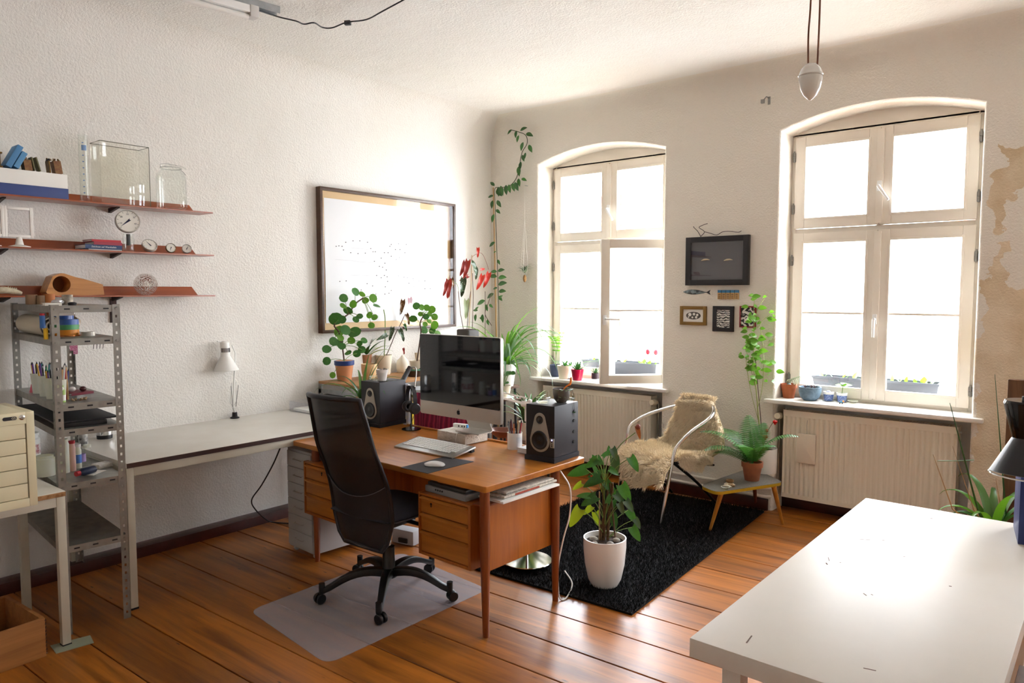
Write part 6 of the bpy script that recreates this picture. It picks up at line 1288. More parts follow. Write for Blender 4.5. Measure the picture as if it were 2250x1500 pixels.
# front apron and side flap hanging down
hem = [[v + Vector((.0, -.015 * k, -.028 * k * (1 + .9 * math.sin(PI * min(1, j / 12 * 1.2)) * (1 if k > 1 else .6)))) for j, v in enumerate(fine[0])] for k in (3, 2, 1)]
fine = hem + fine
SM = MB(); SM.grid(fine); SM.obj('hide', M_hide, SK, thick=.008, smooth=80)
flap = MB(); fl_r = [[(WY(x, y, 4.60 + .0024 * (x - 1480)) - CA) for x, y in r] for r in (((1484, 1000), (1515, 1000), (1545, 996), (1560, 1000)), ((1490, 1012), (1518, 1018), (1545, 1016), (1560, 1008)), ((1500, 1020), (1522, 1028), (1540, 1026), (1556, 1012)))]
flap.grid(fl_r).obj('side_flap', M_hide, SK, thick=.006, smooth=80)
v, f = [], []
def tufts(grid, per, ln):
    cen = sum((p for r in grid for p in r), Vector()) / (len(grid) * len(grid[0]))
    for i in range(len(grid) - 1):
        for j in range(len(grid[0]) - 1):
            a, b, c, d = grid[i][j], grid[i][j + 1], grid[i + 1][j], grid[i + 1][j + 1]; nn = (b - a).cross(c - a)
            if nn.length < 1e-8: continue
            nn.normalize()
            if nn.dot(EYE - CA - a) < 0 and nn.z < .3: nn = -nn
            if nn.z < -.3: nn = -nn
            for k in range(per):
                u_, w_2 = rs.random(), rs.random(); p = a.lerp(b, u_).lerp(c.lerp(d, u_), w_2) + nn * .004; cl = noise.noise_vector(p * 22) * .9; dr = (nn * .9 + cl + Vector((rs.uniform(-.35, .35), rs.uniform(-.35, .35), -.35 + rs.uniform(-.3, .3)))).normalized()
                l_2 = ln * rs.uniform(.6, 1.15); s = dr.cross(Vector((rs.uniform(-1, 1), rs.uniform(-1, 1), rs.uniform(-1, 1)))).normalized() * .0022; k0 = len(v); md = p + dr * l_2 * .55 + nn * .003
                v.extend([p - s, p + s, md + s * .9, md - s * .9, p + dr * l_2 + Vector((0, 0, -.006))]); f.extend([(k0, k0 + 1, k0 + 2, k0 + 3), (k0 + 3, k0 + 2, k0 + 4)])
tufts(fine, 100, .05); tufts(fl_r, 700, .045)
me = bpy.data.meshes.new('wool'); me.from_pydata([tuple(p) for p in v], [], f); put('wool', me, M_skin, SK, kind='stuff')

# ================================================================ three-legged side table
ZT3 = .325
tc_ = [G(x, y, ZT3) for x, y in ((1546, 1068), (1573, 1078), (1716, 1059), (1690, 1036), (1650, 1030), (1600, 1040))]; c0 = sum(tc_, Vector()) / 6; c0.z = 0
ST3 = T('side_table', 'small three-legged table with yellow edge and dark top', 'side table', c0)
ol = [(p.x, p.y) for p in [q - c0 for q in rounded_poly([Vector((p.x, p.y, 0)) for p in (G(1538, 1066, ZT3), G(1575, 1081, ZT3), G(1722, 1059, ZT3), G(1652, 1026, ZT3))], .06)]]
MB().prism(ol, ZT3 - .002, ZT3).obj('top_sheet', mat('speckled dark laminate', '6e675c', .5, var=(220, '4a453e')), ST3, smooth=0)
MB().prism([(x * 1.004, y * 1.004) for x, y in ol], ZT3 - .022, ZT3 - .0022).obj('yellow_edge', mat('brass yellow edge', 'b99a22', .35, .3), ST3, smooth=30)
M_tl = wood('table leg wood', 'c98c3c', 'a86c26', 1.3, 2, .4, .2)
for (x, y), (fx, fy) in (((1585, 1082), (1560, 1165)), ((1700, 1068), (1720, 1152)), ((1657, 1050), (1660, 1112))):
    a = G(x, y, ZT3 - .022) - c0; b = G(fx, fy, .0 if fx > 1700 else .012 if fx < 1600 else .0) - c0; MB().tube([a, b], [.017, .010], 12).obj('leg', M_tl if fx != 1660 else mat('painted leg shade', '7c3a26', .5), ST3)  # rear leg gets a darker colour standing in for its shade
# fern pot
p = G(1652, 1054, ZT3); t = plant('fern', 'fern in an old terracotta pot on the side table', (p.x, p.y, ZT3 + .0004)); zz = pot(t, .072, .13, mat('weathered terracotta', '9a5c3c', .85, var=(12, '7f4a30')), 'terra')
for k in range(3): MB().ball((.03 * math.cos(2 + k), .03 * math.sin(2 + k), zz), .009, 8, 6).obj('pebble', M_tan, t)
def frond(t, base, az, L_, rise, curl, m, w=.1):
    n = 26; pts = []; p = Vector(base); e = rad(rise); h = Vector((math.cos(az), math.sin(az), 0)); sd = Vector((-h.y, h.x, 0)); B = MB()
    for i in range(n + 1):
        pts.append(p.copy()); p = p + (h * math.cos(e) + Vector((0, 0, math.sin(e)))) * (L_ / n); e -= curl * rad(130) / n * (.3 + 1.2 * i / n)
    B.tube(pts[::2], .0012, 4, caps=False)
    for i in range(3, n):
        tt = i / n; ln = w * math.sin(PI * (tt * .9 + .08)) ** .8; d = (pts[i + 1] - pts[i]).normalized()
        for s in (-1, 1):
            tip = pts[i] + sd * s * ln + d * ln * .35 + Vector((0, 0, -.18 * ln)); mid = (pts[i] + tip) / 2; q = d * .0048
            B.add([pts[i] - q, mid - q * 1.1, tip, mid + q * 1.1, pts[i] + q], [(0, 1, 3, 4), (1, 2, 3)])
    return B.obj('frond', m, t, smooth=0)
M_fern = mat('fern green', '447636', .45, trans=.25)
for k, (az, L_, ri, cu) in enumerate(((3.6, .46, 62, .75), (3.9, .40, 50, .8), (2.2, .36, 82, .3), (1.4, .33, 80, .45), (.2, .42, 70, .8), (-.5, .30, 72, .8), (2.8, .38, 66, .7), (4.6, .3, 70, .8), (3.3, .34, 40, .8))): frond(t, (0, 0, zz), az, L_, ri, cu, M_fern)
# white cylinder pot with the tall balsam
p = G(1660, 1038, ZT3); pb0 = Vector((p.x + .035, p.y + .075, ZT3 + .0004)); t = plant('balsam_plant', 'tall fresh green plant in a white cylinder pot behind the fern', pb0); zz = pot(t, .088, .175, M_cerw, 'plain')
def TX(px, py, dx=0.0): return AP(px, py, pb0 + Vector((dx * .5, dx, 0))) - pb0
MB().tube(curve_pts([(0, 0, zz), TX(1668, 930), TX(1662, 860), TX(1655, 800), TX(1657, 740), TX(1656, 690), TX(1658, 650)], 4), [.005] * 6 + [.004] * 8 + [.002] * 11, 7).obj('stem', mat('balsam stem', '9aa35c', .5, trans=.2), t)
for c_ in ([(1668, 930), (1650, 860), (1640, 800), (1641, 780)], [(1664, 900), (1675, 850), (1678, 780), (1668, 700)], [(1660, 850), (1645, 790), (1640, 770)], [(1657, 700), (1670, 670), (1680, 655)], [(1665, 720), (1680, 700), (1697, 690)]): MB().tube(curve_pts([TX(x, y) for x, y in c_], 4), .0022, 6).obj('branch', mat('balsam stem', '9aa35c', .5, trans=.2), t)
MB().cyl((-.012, .01, zz), TX(1660, 790), .003, n=6).obj('support_stick', M_stemb, t)
BL_ = [(1655 + random.gauss(0, 11), 690 + 150 * random.random()) for k in range(36)] + [(1658, 648), (1652, 652), (1663, 656), (1676, 652), (1655, 672), (1645, 674), (1665, 676), (1652, 690), (1662, 690), (1643, 696), (1670, 700), (1690, 685), (1698, 690), (1700, 700), (1686, 702), (1642, 722), (1655, 724), (1648, 735), (1660, 735), (1665, 745), (1694, 746), (1700, 755), (1640, 752), (1650, 752), (1632, 764), (1638, 772), (1660, 762), (1668, 770), (1630, 778), (1645, 780), (1655, 785), (1680, 770), (1672, 795), (1640, 790), (1662, 805), (1676, 812), (1650, 812), (1644, 800), (1690, 795), (1698, 800), (1705, 815), (1690, 820), (1685, 812), (1658, 828), (1666, 842), (1680, 835), (1695, 838), (1648, 765), (1656, 775), (1664, 790), (1670, 760), (1646, 745), (1636, 785), (1652, 800)]
for k, (x, y) in enumerate(BL_):
    a = rad((k * 137) % 360); leaf(t, 'oval', TX(x, y, random.uniform(-.05, .05)), (math.cos(a), math.sin(a) * .6, -.15 + .3 * random.random()), .045 + .022 * ((k * .618) % 1) + (.035 if y > 838 else 0), (M_g5, M_g2, M_g5)[k % 3], (.3, -.9, .35), 1.05)
# physalis lanterns
PH = T('physalis_stem', 'dried stem of red paper lanterns leaning in the white pot', 'dried flower', pb0 + Vector((.055, 0, zz))); ph0 = Vector(PH.location)
MB().tube(curve_pts([Vector((0, 0, 0)), AP(1678, 985, pb0) - ph0, AP(1686, 950, pb0) - ph0, AP(1698, 928, pb0) - ph0], 4), .002, 6).obj('stem', M_stemb, PH)
for x, y, s in ((1703, 927, .018), (1684, 946, .014), (1681, 960, .021), (1672, 990, .02)): MB().lathe([(.001, -1.25 * s), (.35 * s, -.8 * s), (.9 * s, -.1 * s), (.95 * s, .3 * s), (.5 * s, .75 * s), (.001, .85 * s)], 10, AP(x, y, pb0 + Vector((.03, -.05, 0))) - ph0).obj('lantern', mat('lantern red', 'c81f1a', .5, trans=.3), PH)
p = G(1590, 1068, ZT3); t = T('shell_ornament', 'striped brown and white shell ornament on the side table', 'ornament', (p.x + .03, p.y + .03, ZT3 + .0004))
MB().lathe([(.001, 0), (.028, 0), (.032, .012), (.02, .022), (.001, .024)], 14, M=Matrix.Diagonal((1.2, .8, 1))).obj('shell', mat('banded shell', 'd8c8a4', .4, var=(40, '8a5f28')), t); MB().lathe([(.018, .024), (.026, .032), (.026, .044), (.022, .044), (.016, .03)], 14).obj('upper_shell', mat('dark banded shell', '7a5a34', .5), t)
p = G(1598, 1074, ZT3); MB().ball((0, 0, .009), .013, 9, 6, (2.4, 1, .7)).obj('bone_piece', M_bone, loc=(p.x - .015, p.y + .035, ZT3 + .0004), label='pale bone fragment between shell ornament and glass dish', cat='bone')
p = G(1597, 1076, ZT3); glass_dish('small glass dish at the front of the side table', (p.x - .01, p.y - .0, ZT3 + .0004), .028, .018)

# ================================================================ anthurium on the rug
p = G(1326, 1283, .018); pb0 = Vector((p.x, p.y + .01, .016)); t = plant('anthurium_plant', 'leafy anthurium in a tall white pot on the rug', pb0); zz = pot(t, .118, .265, M_cerw, 'egg')
for (x, y, r) in ((-.06, -.02, .02), (.05, .04, .018), (.055, -.03, .017), (-.02, -.07, .013)): MB().ball((x, y, zz + .006), r, 10, 7, (1.3, 1, .7)).obj('pebble', mat('grey pebble', '9a958c', .7, var=(20, 'c4beb4')), t)
def NX(px, py, dx=0.0): return AP(px, py, pb0 + Vector((-.6 * dx, .77 * dx, 0))) - pb0
for c_ in ([(1325, 1205), (1328, 1150), (1325, 1080), (1322, 1040)], [(1335, 1205), (1337, 1140), (1345, 1080), (1346, 1060)], [(1318, 1205), (1322, 1160), (1333, 1110), (1335, 1075)]): MB().tube(curve_pts([NX(x, y) for x, y in c_], 4), [.009] * 6 + [.007] * 7, 8).obj('trunk', mat('rooty trunk', '5c4426', .9, bump=(90, 1, .01)), t)
MB().cyl(NX(1317, 1210), NX(1317, 1080), .004, n=7).obj('support_stick', M_tan, t); MB().cyl(NX(1355, 1215), NX(1340, 1060), .005, n=7).obj('support_stick', M_stemb, t)
AL_ = [(1313, 1008, 205, .095, 0), (1325, 1003, 60, .05, 0), (1300, 1005, -25, .07, 0), (1288, 1030, 185, .125, 0), (1326, 1040, 175, .10, 1), (1278, 1062, 200, .07, 2), (1345, 985, -60, .085, 3), (1350, 1005, -80, .11, 3), (1385, 1005, -50, .105, 0), (1338, 1000, 90, .06, 0), (1320, 1050, 190, .12, 1), (1330, 1058, -45, .10, 1), (1345, 1075, -65, .07, 0), (1365, 1065, -55, .13, 0), (1352, 1085, -35, .09, 3), (1310, 1090, 200, .11, 1), (1375, 1100, -45, .09, 3), (1360, 1105, -60, .08, 3), (1275, 1118, 230, .13, 2), (1308, 1125, -75, .09, 2), (1345, 1130, -70, .10, 1), (1380, 1120, -50, .10, 0), (1395, 1140, -50, .075, 3), (1388, 1158, -50, .11, 0), (1300, 1112, 215, .075, 2), (1335, 1105, 80, .06, 0), (1320, 1020, 100, .06, 0), (1310, 1035, 110, .055, 0), (1340, 1030, -20, .07, 0), (1296, 1090, 160, .08, 0), (1327, 1065, -100, .06, 2), (1345, 1112, 70, .06, 1)]
AMM = (M_g1, M_g3, mat('yellowing leaf', '8a9a26', .4, trans=.35), mat('glossy dark leaf', '3c5a40', .18, trans=.1, coat=.4))
for (x, y, a, s, mi) in AL_:
    dx = random.uniform(-.08, .08); q = NX(x, y, dx); root = NX(1328, min(1190, y + 55)); MB().tube(curve_pts([root, root.lerp(q, .5) + Vector((0, 0, .02)), q], 3), .0022, 5).obj('leaf_stalk', M_stemg, t)
    dv = (CW @ Vector((math.cos(rad(a)), -math.sin(rad(a)), 0))) + Vector((0, 0, -.25)); leaf(t, 'heart', q, dv, s * .92, AMM[mi], (.55, -.75, .4 + random.uniform(-.3, .4)), .85)
MB().tube(curve_pts([NX(1340, 1010), NX(1365, 975), NX(1396, 950)], 5), .0025, 6).obj('flower_stalk', M_stemg, t)
leaf(t, 'heart', NX(1400, 938), (.35, -.1, -.9), .07, mat('faded red spathe', '8a4a22', .45, trans=.2), (.5, -.8, .3), .6, 'spathe'); MB().ball(NX(1402, 938), .014, 8, 6, (1, 1, 1.2)).obj('seed_head', mat('seed head', '7a2f1c', .6), t)
leaf(t, 'heart', NX(1312, 1055, .05), (-.2, -.5, .4), .05, M_redb, (.6, -.8, .2), 1.0, 'spathe')

# ================================================================ white table in the foreground
RT = T('foreground_table', 'long white table nearest the camera, scratched on top', 'table', (-.783, 1.668, 0), rad(-.9)); M_lack = mat('white lacquer', 'ddd5ca', .42, spec=.28, var=(3, 'd8d0c4')); RL_, RD_ = 1.645, .64
MB().box(0, RD_, 0, RL_, .70, .75).obj('tabletop', M_lack, RT, bevel=.002)
for x, y in ((.08, .10), (RD_ - .08, .10), (.08, RL_ - .1), (RD_ - .08, RL_ - .1)): MB().box(x - .025, x + .025, y - .025, y + .025, 0, .6995).obj('leg', M_lack, RT, bevel=.003)
RTM = Matrix.Translation((-.783, 1.668, 0)) @ Matrix.Rotation(rad(-.9), 4, 'Z'); RTI = RTM.inverted()
M_scr = mat('scratch brown', '6a5040', .8)
for x0, y0, x1, y1, w in ((1888, 1184, 1914, 1186, .004), (1938, 1186, 1944, 1187, .006), (1815, 1236, 1818, 1240, .006), (1820, 1224, 1822, 1232, .003), (1845, 1235, 1848, 1236, .006), (1640, 1412, 1652, 1396, .005), (1897, 1467, 1925, 1473, .005), (1897, 1303, 1904, 1308, .004), (2085, 1287, 2091, 1288, .008), (2044, 1138, 2050, 1139, .008), (1984, 1222, 1990, 1223, .005), (1914, 1305, 1918, 1307, .004)):
    a, b = RTI @ G(x0, y0, .7503), RTI @ G(x1, y1, .7503); MB().bar(a, b, w * .7, .0003).obj('scratch', M_scr, RT, smooth=0)
# wooden board standing beside the table
p = G(2236, 1480, .70); MB().box(0, .03, -.35, .10, .0, .69).obj('leaning_plank', wood('dark panel', '6a4a30', '4c3220', 1, 2, .6, 0), bevel=.002, loc=(RTM @ Vector((RD_ + .006, .42, 0))), rot=(0, 0, rad(-.9)), label='brown wooden panel standing against the foreground table edge', cat='panel')
# blue box and black lamp at the frame edge
p = G(2236, 1195, .7505); t = T('blue_box', 'dark blue box with black spots standing on the foreground table', 'box', (p.x, p.y, .7505), rad(8)); hB = AP(2238, 1040, p).z - .7505
MB().box(0, .16, 0, .22, 0, hB + .02).obj('carton', mat('navy carton', '25356e', .5), t, bevel=.002)
for z in (.08, .2): MB().lathe([(.001, -.001), (.014, -.001), (.014, 0), (.001, 0)], 16, M=Matrix(((1, 0, 0), (0, 0, 1), (0, -1, 0)))).obj('spot', M_ink, t, loc=(.035, -.0006, z))
lb_ = AP(2225, 1045, Vector((-.03, 2.05, 1.0))); t = T('desk_lamp', 'black spot lamp with a chrome-edged shade at the frame edge', 'lamp', RTM @ Vector((.60, .50, .7505))); L0 = Vector(t.location); cB = AP(2262, 1042, L0 + Vector((0, 0, .3))) - L0; cM = AP(2268, 965, L0 + Vector((0, 0, .3))) - L0; cT = AP(2262, 880, L0 + Vector((0, 0, .3))) - L0
sc_ = (AP(2188, 1048, L0) - AP(2262, 1048, L0)).length
MB().tube([cB, cM], [sc_, sc_ * .50], 36, caps=False).obj('shade', mat('grey black lacquer', '35363a', .3, .4), t, thick=.002, smooth=60); MB().tube([cM, cT - Vector((0, 0, .004)), cT], [sc_ * .48, sc_ * .64, sc_ * .6], 30).obj('socket_cover', M_blackg, t, smooth=40)
MB().tube([cB + Vector((sc_ * math.cos(2 * PI * k / 40), sc_ * math.sin(2 * PI * k / 40), 0)) for k in range(40)], .0022, 6, closed=True).obj('chrome_rim', M_chrome, t)
MB().cyl(cT, cT + Vector((0, 0, .01)), .016, n=14).obj('switch', M_dark, t); MB().lathe([(.001, 0), (.07, 0), (.07, .015), (.02, .02), (.001, .02)], 28, (.30, .10, 0)).obj('base', M_blackg, t); MB().tube(curve_pts([Vector((.30, .10, .02)), Vector((.30, .06, .18)), cM + Vector((.05, 0, .02)), cM + Vector((.01, 0, .03))], 6), .006, 8).obj('arm', M_black, t)
# strappy plant by the second window
p = Vector((-.44, 4.86, 0)); SB = T('plant_pedestal', 'low wooden block under the strappy plant behind the table', 'pedestal', p); MB().box(-.16, .16, -.16, .16, 0, .10).obj('block', M_log, SB, bevel=.004)
t = plant('strap_leaf_plant', 'lily-like plant with curling strap leaves behind the foreground table', p + Vector((0, 0, .1005))); pb0 = Vector(t.location); zz = pot(t, .14, .2, M_terra, 'taper')
for k, (az, L_, e, w, cu) in enumerate(((2.6, .42, 62, .05, 1.0), (2.2, .5, 74, .05, 1.0), (.3, .46, 66, .05, .9), (3.4, .36, 58, .045, 1.2), (1.0, .4, 70, .05, .8), (-.6, .38, 60, .045, .9), (4.4, .34, 64, .045, 1.1), (1.7, .35, 76, .05, .9), (3.0, .30, 48, .05, 1.3), (5.2, .42, 74, .05, .7))): blade(t, (.02 * math.cos(az), .02 * math.sin(az), zz), az, L_, e, w, (M_g2, M_g4, M_g1)[k % 3], curl=cu, n=11)
for (x, y), (x2, y2), mm, r in (((2150, 1125), (2087, 885), M_g3, .006), ((2210, 1130), (2186, 822), M_g3, .005), ((2093, 1118), (2050, 998), M_cane, .0035), ((2140, 1120), (2093, 980), M_cane, .0025), ((2200, 1120), (2188, 1050), M_cane, .004)):
    a = AP(x, y, pb0 + Vector((0, 0, .3))) - pb0; b = AP(x2, y2, pb0 + Vector((0, 0, .3))) - pb0; a0 = Vector((a.x * .3, a.y * .3, zz)); MB().tube([a0, a, b], [r, r, r * .3], 7).obj('upright_leaf' if mm is M_g3 else 'dry_stick', mm, t)
MB().tube(curve_pts([AP(2140, 1010, pb0) - pb0, AP(2110, 1012, pb0) - pb0, AP(2060, 1012, pb0) - pb0], 5), .0025, 6).obj('thin_leaf', M_sp2, t)
p = WY(2222, 1140, 5.1); MB().box(-.045, .045, -.03, .03, 0, 1.12).obj('timber_post', wood('old timber', '7a5638', '573a24', 1, 2, .7, 0), bevel=.003, loc=(p.x + .0, 5.1, 0), label='rough brown timber post behind the strappy plant', cat='post')
# ================================================================ window sills
ZW = .8425
def SP(px, py): q = G(px, py, ZW); q.y = min(q.y, YF - .075); return q
# window one
p = SP(1236, 832); t = plant('aloe_plant', 'small strap-leaved plant in a cream pot on the first sill', (p.x, p.y + .035, ZW)); zz = pot(t, .072, .12, M_cer, 'taper')
for k in range(8): blade(t, (0, 0, zz), k * .8, random.uniform(.12, .2), random.uniform(40, 75), .014, (M_g3, M_g1)[k % 2], curl=.8)
MB().ball((-.02, -.01, zz), .016, 8, 6).obj('bulb', M_stemb, t)
blade(t, (0, 0, zz), 0.1, .38, 18, .012, M_g5, curl=.2); blade(t, (0, 0, zz), 3.2, .22, 25, .01, M_g2, curl=.3)
p = SP(1215, 825); t = plant('feathery_plant', 'feathery seedling in a dark blue pot in the window corner', (p.x + .06, p.y - .0, ZW)); zz = pot(t, .055, .11, mat('dark blue glaze', '2c3c5c', .35), 'egg'); pb0 = Vector(t.location)
for k in range(3):
    pts = curve_pts([(0, 0, zz), (.005 * k, 0, zz + .12), (-.02 + .03 * k, 0, zz + .22), (-.05 + .065 * k, -.01, zz + .27 + .05 * (k == 2))], 6); MB().tube(pts, .0022, 6).obj('stem', M_stemg, t)
    for j in range(7, len(pts), 2):
        for s in (-1, 1): leaf(t, 'lance', pts[j], (s, -.2 + .4 * random.random(), .2), .045, M_g5, (0, -1, .3), .9)
p = SP(1272, 834); t = plant('haworthia_plant', 'spiky succulent in a glossy red pot', (p.x + .01, p.y - .04, ZW)); zz = pot(t, .058, .10, mat('red glaze', 'b5123c', .15), 'taper')
def rosette(t, zz, n, L_, m, spread=55):
    for k in range(n):
        a = k * 2.4; e = rad(20 + spread * (1 - k / n)); leaf(t, 'succ', (.008 * math.cos(a), .008 * math.sin(a), zz), (math.cos(a) * math.cos(PI / 2 - e), math.sin(a) * math.cos(PI / 2 - e), math.sin(PI / 2 - e)), L_ * (.7 + .5 * ((k * .618) % 1)), m)
rosette(t, zz, 28, .095, M_g3)
p = SP(1266, 828); t = plant('haworthia_plant', 'spiky succulent in a white pot behind the red one', (p.x - .02, p.y + .005, ZW)); zz = pot(t, .05, .09, M_cerw, 'taper'); rosette(t, zz, 22, .085, M_g3)
p = SP(1302, 838); t = plant('haworthia_plant', 'small succulent in a dark pot beside the open casement', (p.x, p.y + .045, ZW)); MB().lathe([(.001, 0), (.042, 0), (.044, .02), (.001, .022)], 20).obj('saucer', M_cerw, t); pt = T('pot_body', None, None); pt.parent = t; pt.location = (0, 0, .0225); zz = pot(pt, .035, .05, mat('dark aubergine glaze', '35242c', .25), 'plain') + .0225; rosette(t, zz, 20, .06, M_g3)
p = SP(1252, 833); t = T('chain_heap', 'little heap of steel chain on the first sill', 'chain', (p.x, p.y, ZW + .001))
for k in range(5): MB().tube([Vector((.012 * math.cos(a) + .007 * (k - 2), .008 * math.sin(a) + .004 * (k % 2), .004 + .004 * math.sin(a + k))) for a in [2 * PI * i / 12 for i in range(12)]], .0022, 6, closed=True).obj('link', M_steel, t)
# window two
p = SP(1737, 872); t = plant('cactus_plant', 'pale hanging cactus in a terracotta pot on the second sill', (p.x, p.y, ZW)); zz = pot(t, .057, .105, M_terra, 'terra')
for k in range(6): MB().tube(curve_pts([(0, 0, zz), (.015 * math.cos(k), .01 * math.sin(k), zz + .04), (.03 + .01 * k, -.01, zz + .05 + .006 * k), (.05 + .008 * k, -.02, zz + .005 + .008 * k)], 5), .003, 6).obj('shoot', mat('pale grey green', 'b9c4a4', .6), t)
MB().ball((0, 0, zz + .008), .018, 10, 7).obj('cactus_body', mat('blue grey cactus', '6c7c7c', .7), t)
p = SP(1777, 878); t = plant('bowl_planter', 'blue-grey bowl planter with dark succulents', (p.x + .01, p.y - .01, ZW)); zz = pot(t, .078, .098, mat('blue grey stoneware', '6c8496', .7, var=(60, '5c7486')), 'bowl'); 
for x, y in ((-.03, -.01), (.03, .01), (.0, .035)): 
    for k in range(9): a = k * 2.4; leaf(t, 'succ', (x, y, zz), (math.cos(a), math.sin(a), .9), .035, mat('dark red succulent', '4a2a2c', .5))
M_pat, ntp, pbp, Np, Lp = _new('blue net pattern'); chk = Np.new('ShaderNodeTexChecker'); chk.inputs['Scale'].default_value = 170; chk.inputs['Color1'].default_value = lin('2c4a94'); chk.inputs['Color2'].default_value = lin('8fa4cc'); tcp = Np.new('ShaderNodeTexCoord'); mpp = Np.new('ShaderNodeMapping'); mpp.inputs['Rotation'].default_value = (0, rad(45), rad(45)); Lp.new(tcp.outputs['Object'], mpp.inputs['Vector']); Lp.new(mpp.outputs[0], chk.inputs['Vector']); Lp.new(chk.outputs['Color'], pbp.inputs['Base Color']); pbp.inputs['Roughness'].default_value = .3
for px, py, lb, tall in ((1819, 881, 'blue patterned cup with a tiny cactus on a glass saucer', False), (1850, 883, 'blue patterned cup with a two-leaved seedling', True)):
    p = SP(px, py); t = plant('cup_planter', lb, (p.x, p.y + .02, ZW)); MB().lathe([(.001, 0), (.04, 0), (.044, .006), (.041, .007), (.037, .003), (.001, .003)], 22).obj('saucer', M_clear, t); r, h = .036, .068
    MB().lathe([(.001, .0032), (r * .8, .0032), (r * .97, h * .74)], 26).obj('cup', M_pat, t); MB().lathe([(r * .97, h * .745), (r * 1.02, h), (r * .94, h), (r * .9, h * .8), (.001, h * .8)], 26).obj('rim', M_cerw, t); MB().lathe([(.001, h * .86), (r * .9, h * .84)], 18).obj('soil', M_soil, t)
    if tall:
        MB().tube([(0, 0, h * .85), (.004, 0, h + .04), (0, 0, h + .055)], .0025, 6).obj('stem', M_stemg, t)
        for a, s, z in ((.3, .055, .05), (3.4, .04, .05), (1.5, .05, .06), (-2.4, .035, .045)): leaf(t, 'oval', (0, 0, h + z), (math.cos(a), math.sin(a), .25), s * 1.2, M_g5, (0, -.4, 1), 1.3)
    else: MB().ball((0, 0, h * .9), .017, 10, 7).obj('cactus_body', mat('lilac grey cactus', '8a8a9a', .7), t)
p = SP(1848, 887); t = T('toy_figure', 'tiny brightly painted toy animal on the second sill', 'toy', (p.x, p.y - .0, ZW)); MB().ball((0, 0, .014), .009, 9, 6, (1.5, .8, .8)).obj('body', mat('toy blue', '2f6f94', .4), t); MB().ball((.014, 0, .02), .006, 8, 6).obj('head', M_orange, t)
for x in (-.008, .008):
    for y in (-.004, .004): MB().cyl((x, y, 0), (x, y, .011), .0028, n=6).obj('leg', M_dark, t)
p = SP(1872, 885); glass_dish('clear glass dish on the second sill beside the toy', (p.x + .01, p.y + .01, ZW), .034, .018)
# ================================================================ window boxes outside
M_box = mat('anthracite planter', '4a4f58', .6, bump=(80, .2, .003))
def window_box(lb, x0, x1, y, seed, flowers):
    t = T('window_box', lb, 'planter', ((x0 + x1) / 2, y, .8455)); w = (x1 - x0) / 2; R = random.Random(seed); M4 = [(-w * .95, -.065), (w * .95, -.065), (w * .95, .065), (-w * .95, .065)]; M5 = [(-w, -.085), (w, -.085), (w, .085), (-w, .085)]
    MB().grid([[Vector((a, b, 0)) for a, b in M4], [Vector((a, b, .15)) for a, b in M5], [Vector((a * .97, b * .9, .15)) for a, b in M5], [Vector((a * .97, b * .9, .12)) for a, b in M5]], closed=True).add([(a * .97, b * .9, .125) for a, b in M5], [(0, 1, 2, 3)]).add([(a, b, 0) for a, b in M4], [(3, 2, 1, 0)]).obj('trough', M_box, t, smooth=0)
    MB().box(-w - .004, w + .004, -.09, -.0855, .135, .152).obj('rim', M_box, t)
    for k in range(26):
        x = R.uniform(-w * .92, w * .92); a = R.uniform(0, 6.28); leaf(t, 'oval' if k % 2 else 'lance', (x, R.uniform(-.05, .05), .13), (math.cos(a) * .7, math.sin(a) * .5, 1), R.uniform(.04, .08), (M_g5, M_g2, M_g4)[k % 3])
    for x in flowers: MB().cyl((x, 0, .12), (x, 0, .24), .002, n=5).obj('flower_stem', M_stemg, t); MB().ball((x, 0, .25), .022, 8, 6, (1, .7, 1.2)).obj('flower', mat('red flower', 'd81f3a', .5, trans=.3), t)
window_box('dark window box with red flowers outside the open window', -3.80, -3.02, YF + .235, 1, (-.16, .26, .34))
window_box('dark window box of green herbs outside the closed window', -1.70, -.86, YF + .235, 2, ())
# ================================================================ big framed drawing on the shelf wall
M_walnut = wood('walnut frame', '5a3c28', '3f2818', 1.2, 1, .4, .15); M_back = mat('light wood backing', 'd9b888', .6)
a, b = LX(703, 408, X0 + .055), LX(1001, 449, X0 + .055); c_ = LX(1003, 717, X0 + .055); yl, yr_ = a.y, b.y; zt_, zb_ = (a.z + b.z) / 2, c_.z
FR = T('framed_drawing', 'large walnut-framed drawing of tiny dark marks on white paper', 'picture', (X0 + .001, (yl + yr_) / 2, zb_)); hw = (yr_ - yl) / 2; H = zt_ - zb_; wd = .022
for nm, bx in (('frame_rail', (0, .055, -hw, hw, 0, wd)), ('frame_rail', (0, .055, -hw, hw, H - wd, H)), ('frame_stile', (0, .055, -hw, -hw + wd, wd, H - wd)), ('frame_stile', (0, .055, hw - wd, hw, wd, H - wd))): MB().box(*bx).obj(nm, M_walnut, FR, bevel=.001)
MB().box(.002, .006, -hw + wd, hw - wd, wd, H - wd).obj('backing', M_back, FR, smooth=0)
pa = [[(.010 + .003 * math.sin(k * .9 + i), -hw + .065 + (2 * hw - .13) * k / 10, .075 + (H - .15) * i / 6) for k in range(11)] for i in range(7)]; MB().grid(pa).obj('paper', mat('drawing paper', 'e9e9ea', .8), FR, smooth=80)
mk = MB(); rs2 = random.Random(11)
def mark(px, py): 
    q = LX(px, py, X0 + .02); y, z = q.y - (yl + yr_) / 2, q.z - zb_; mk.add([(.0172, y - .008, z), (.0172, y, z + .004), (.0172, y + .008, z + .001), (.0172, y, z - .004)], [(0, 1, 2, 3)])
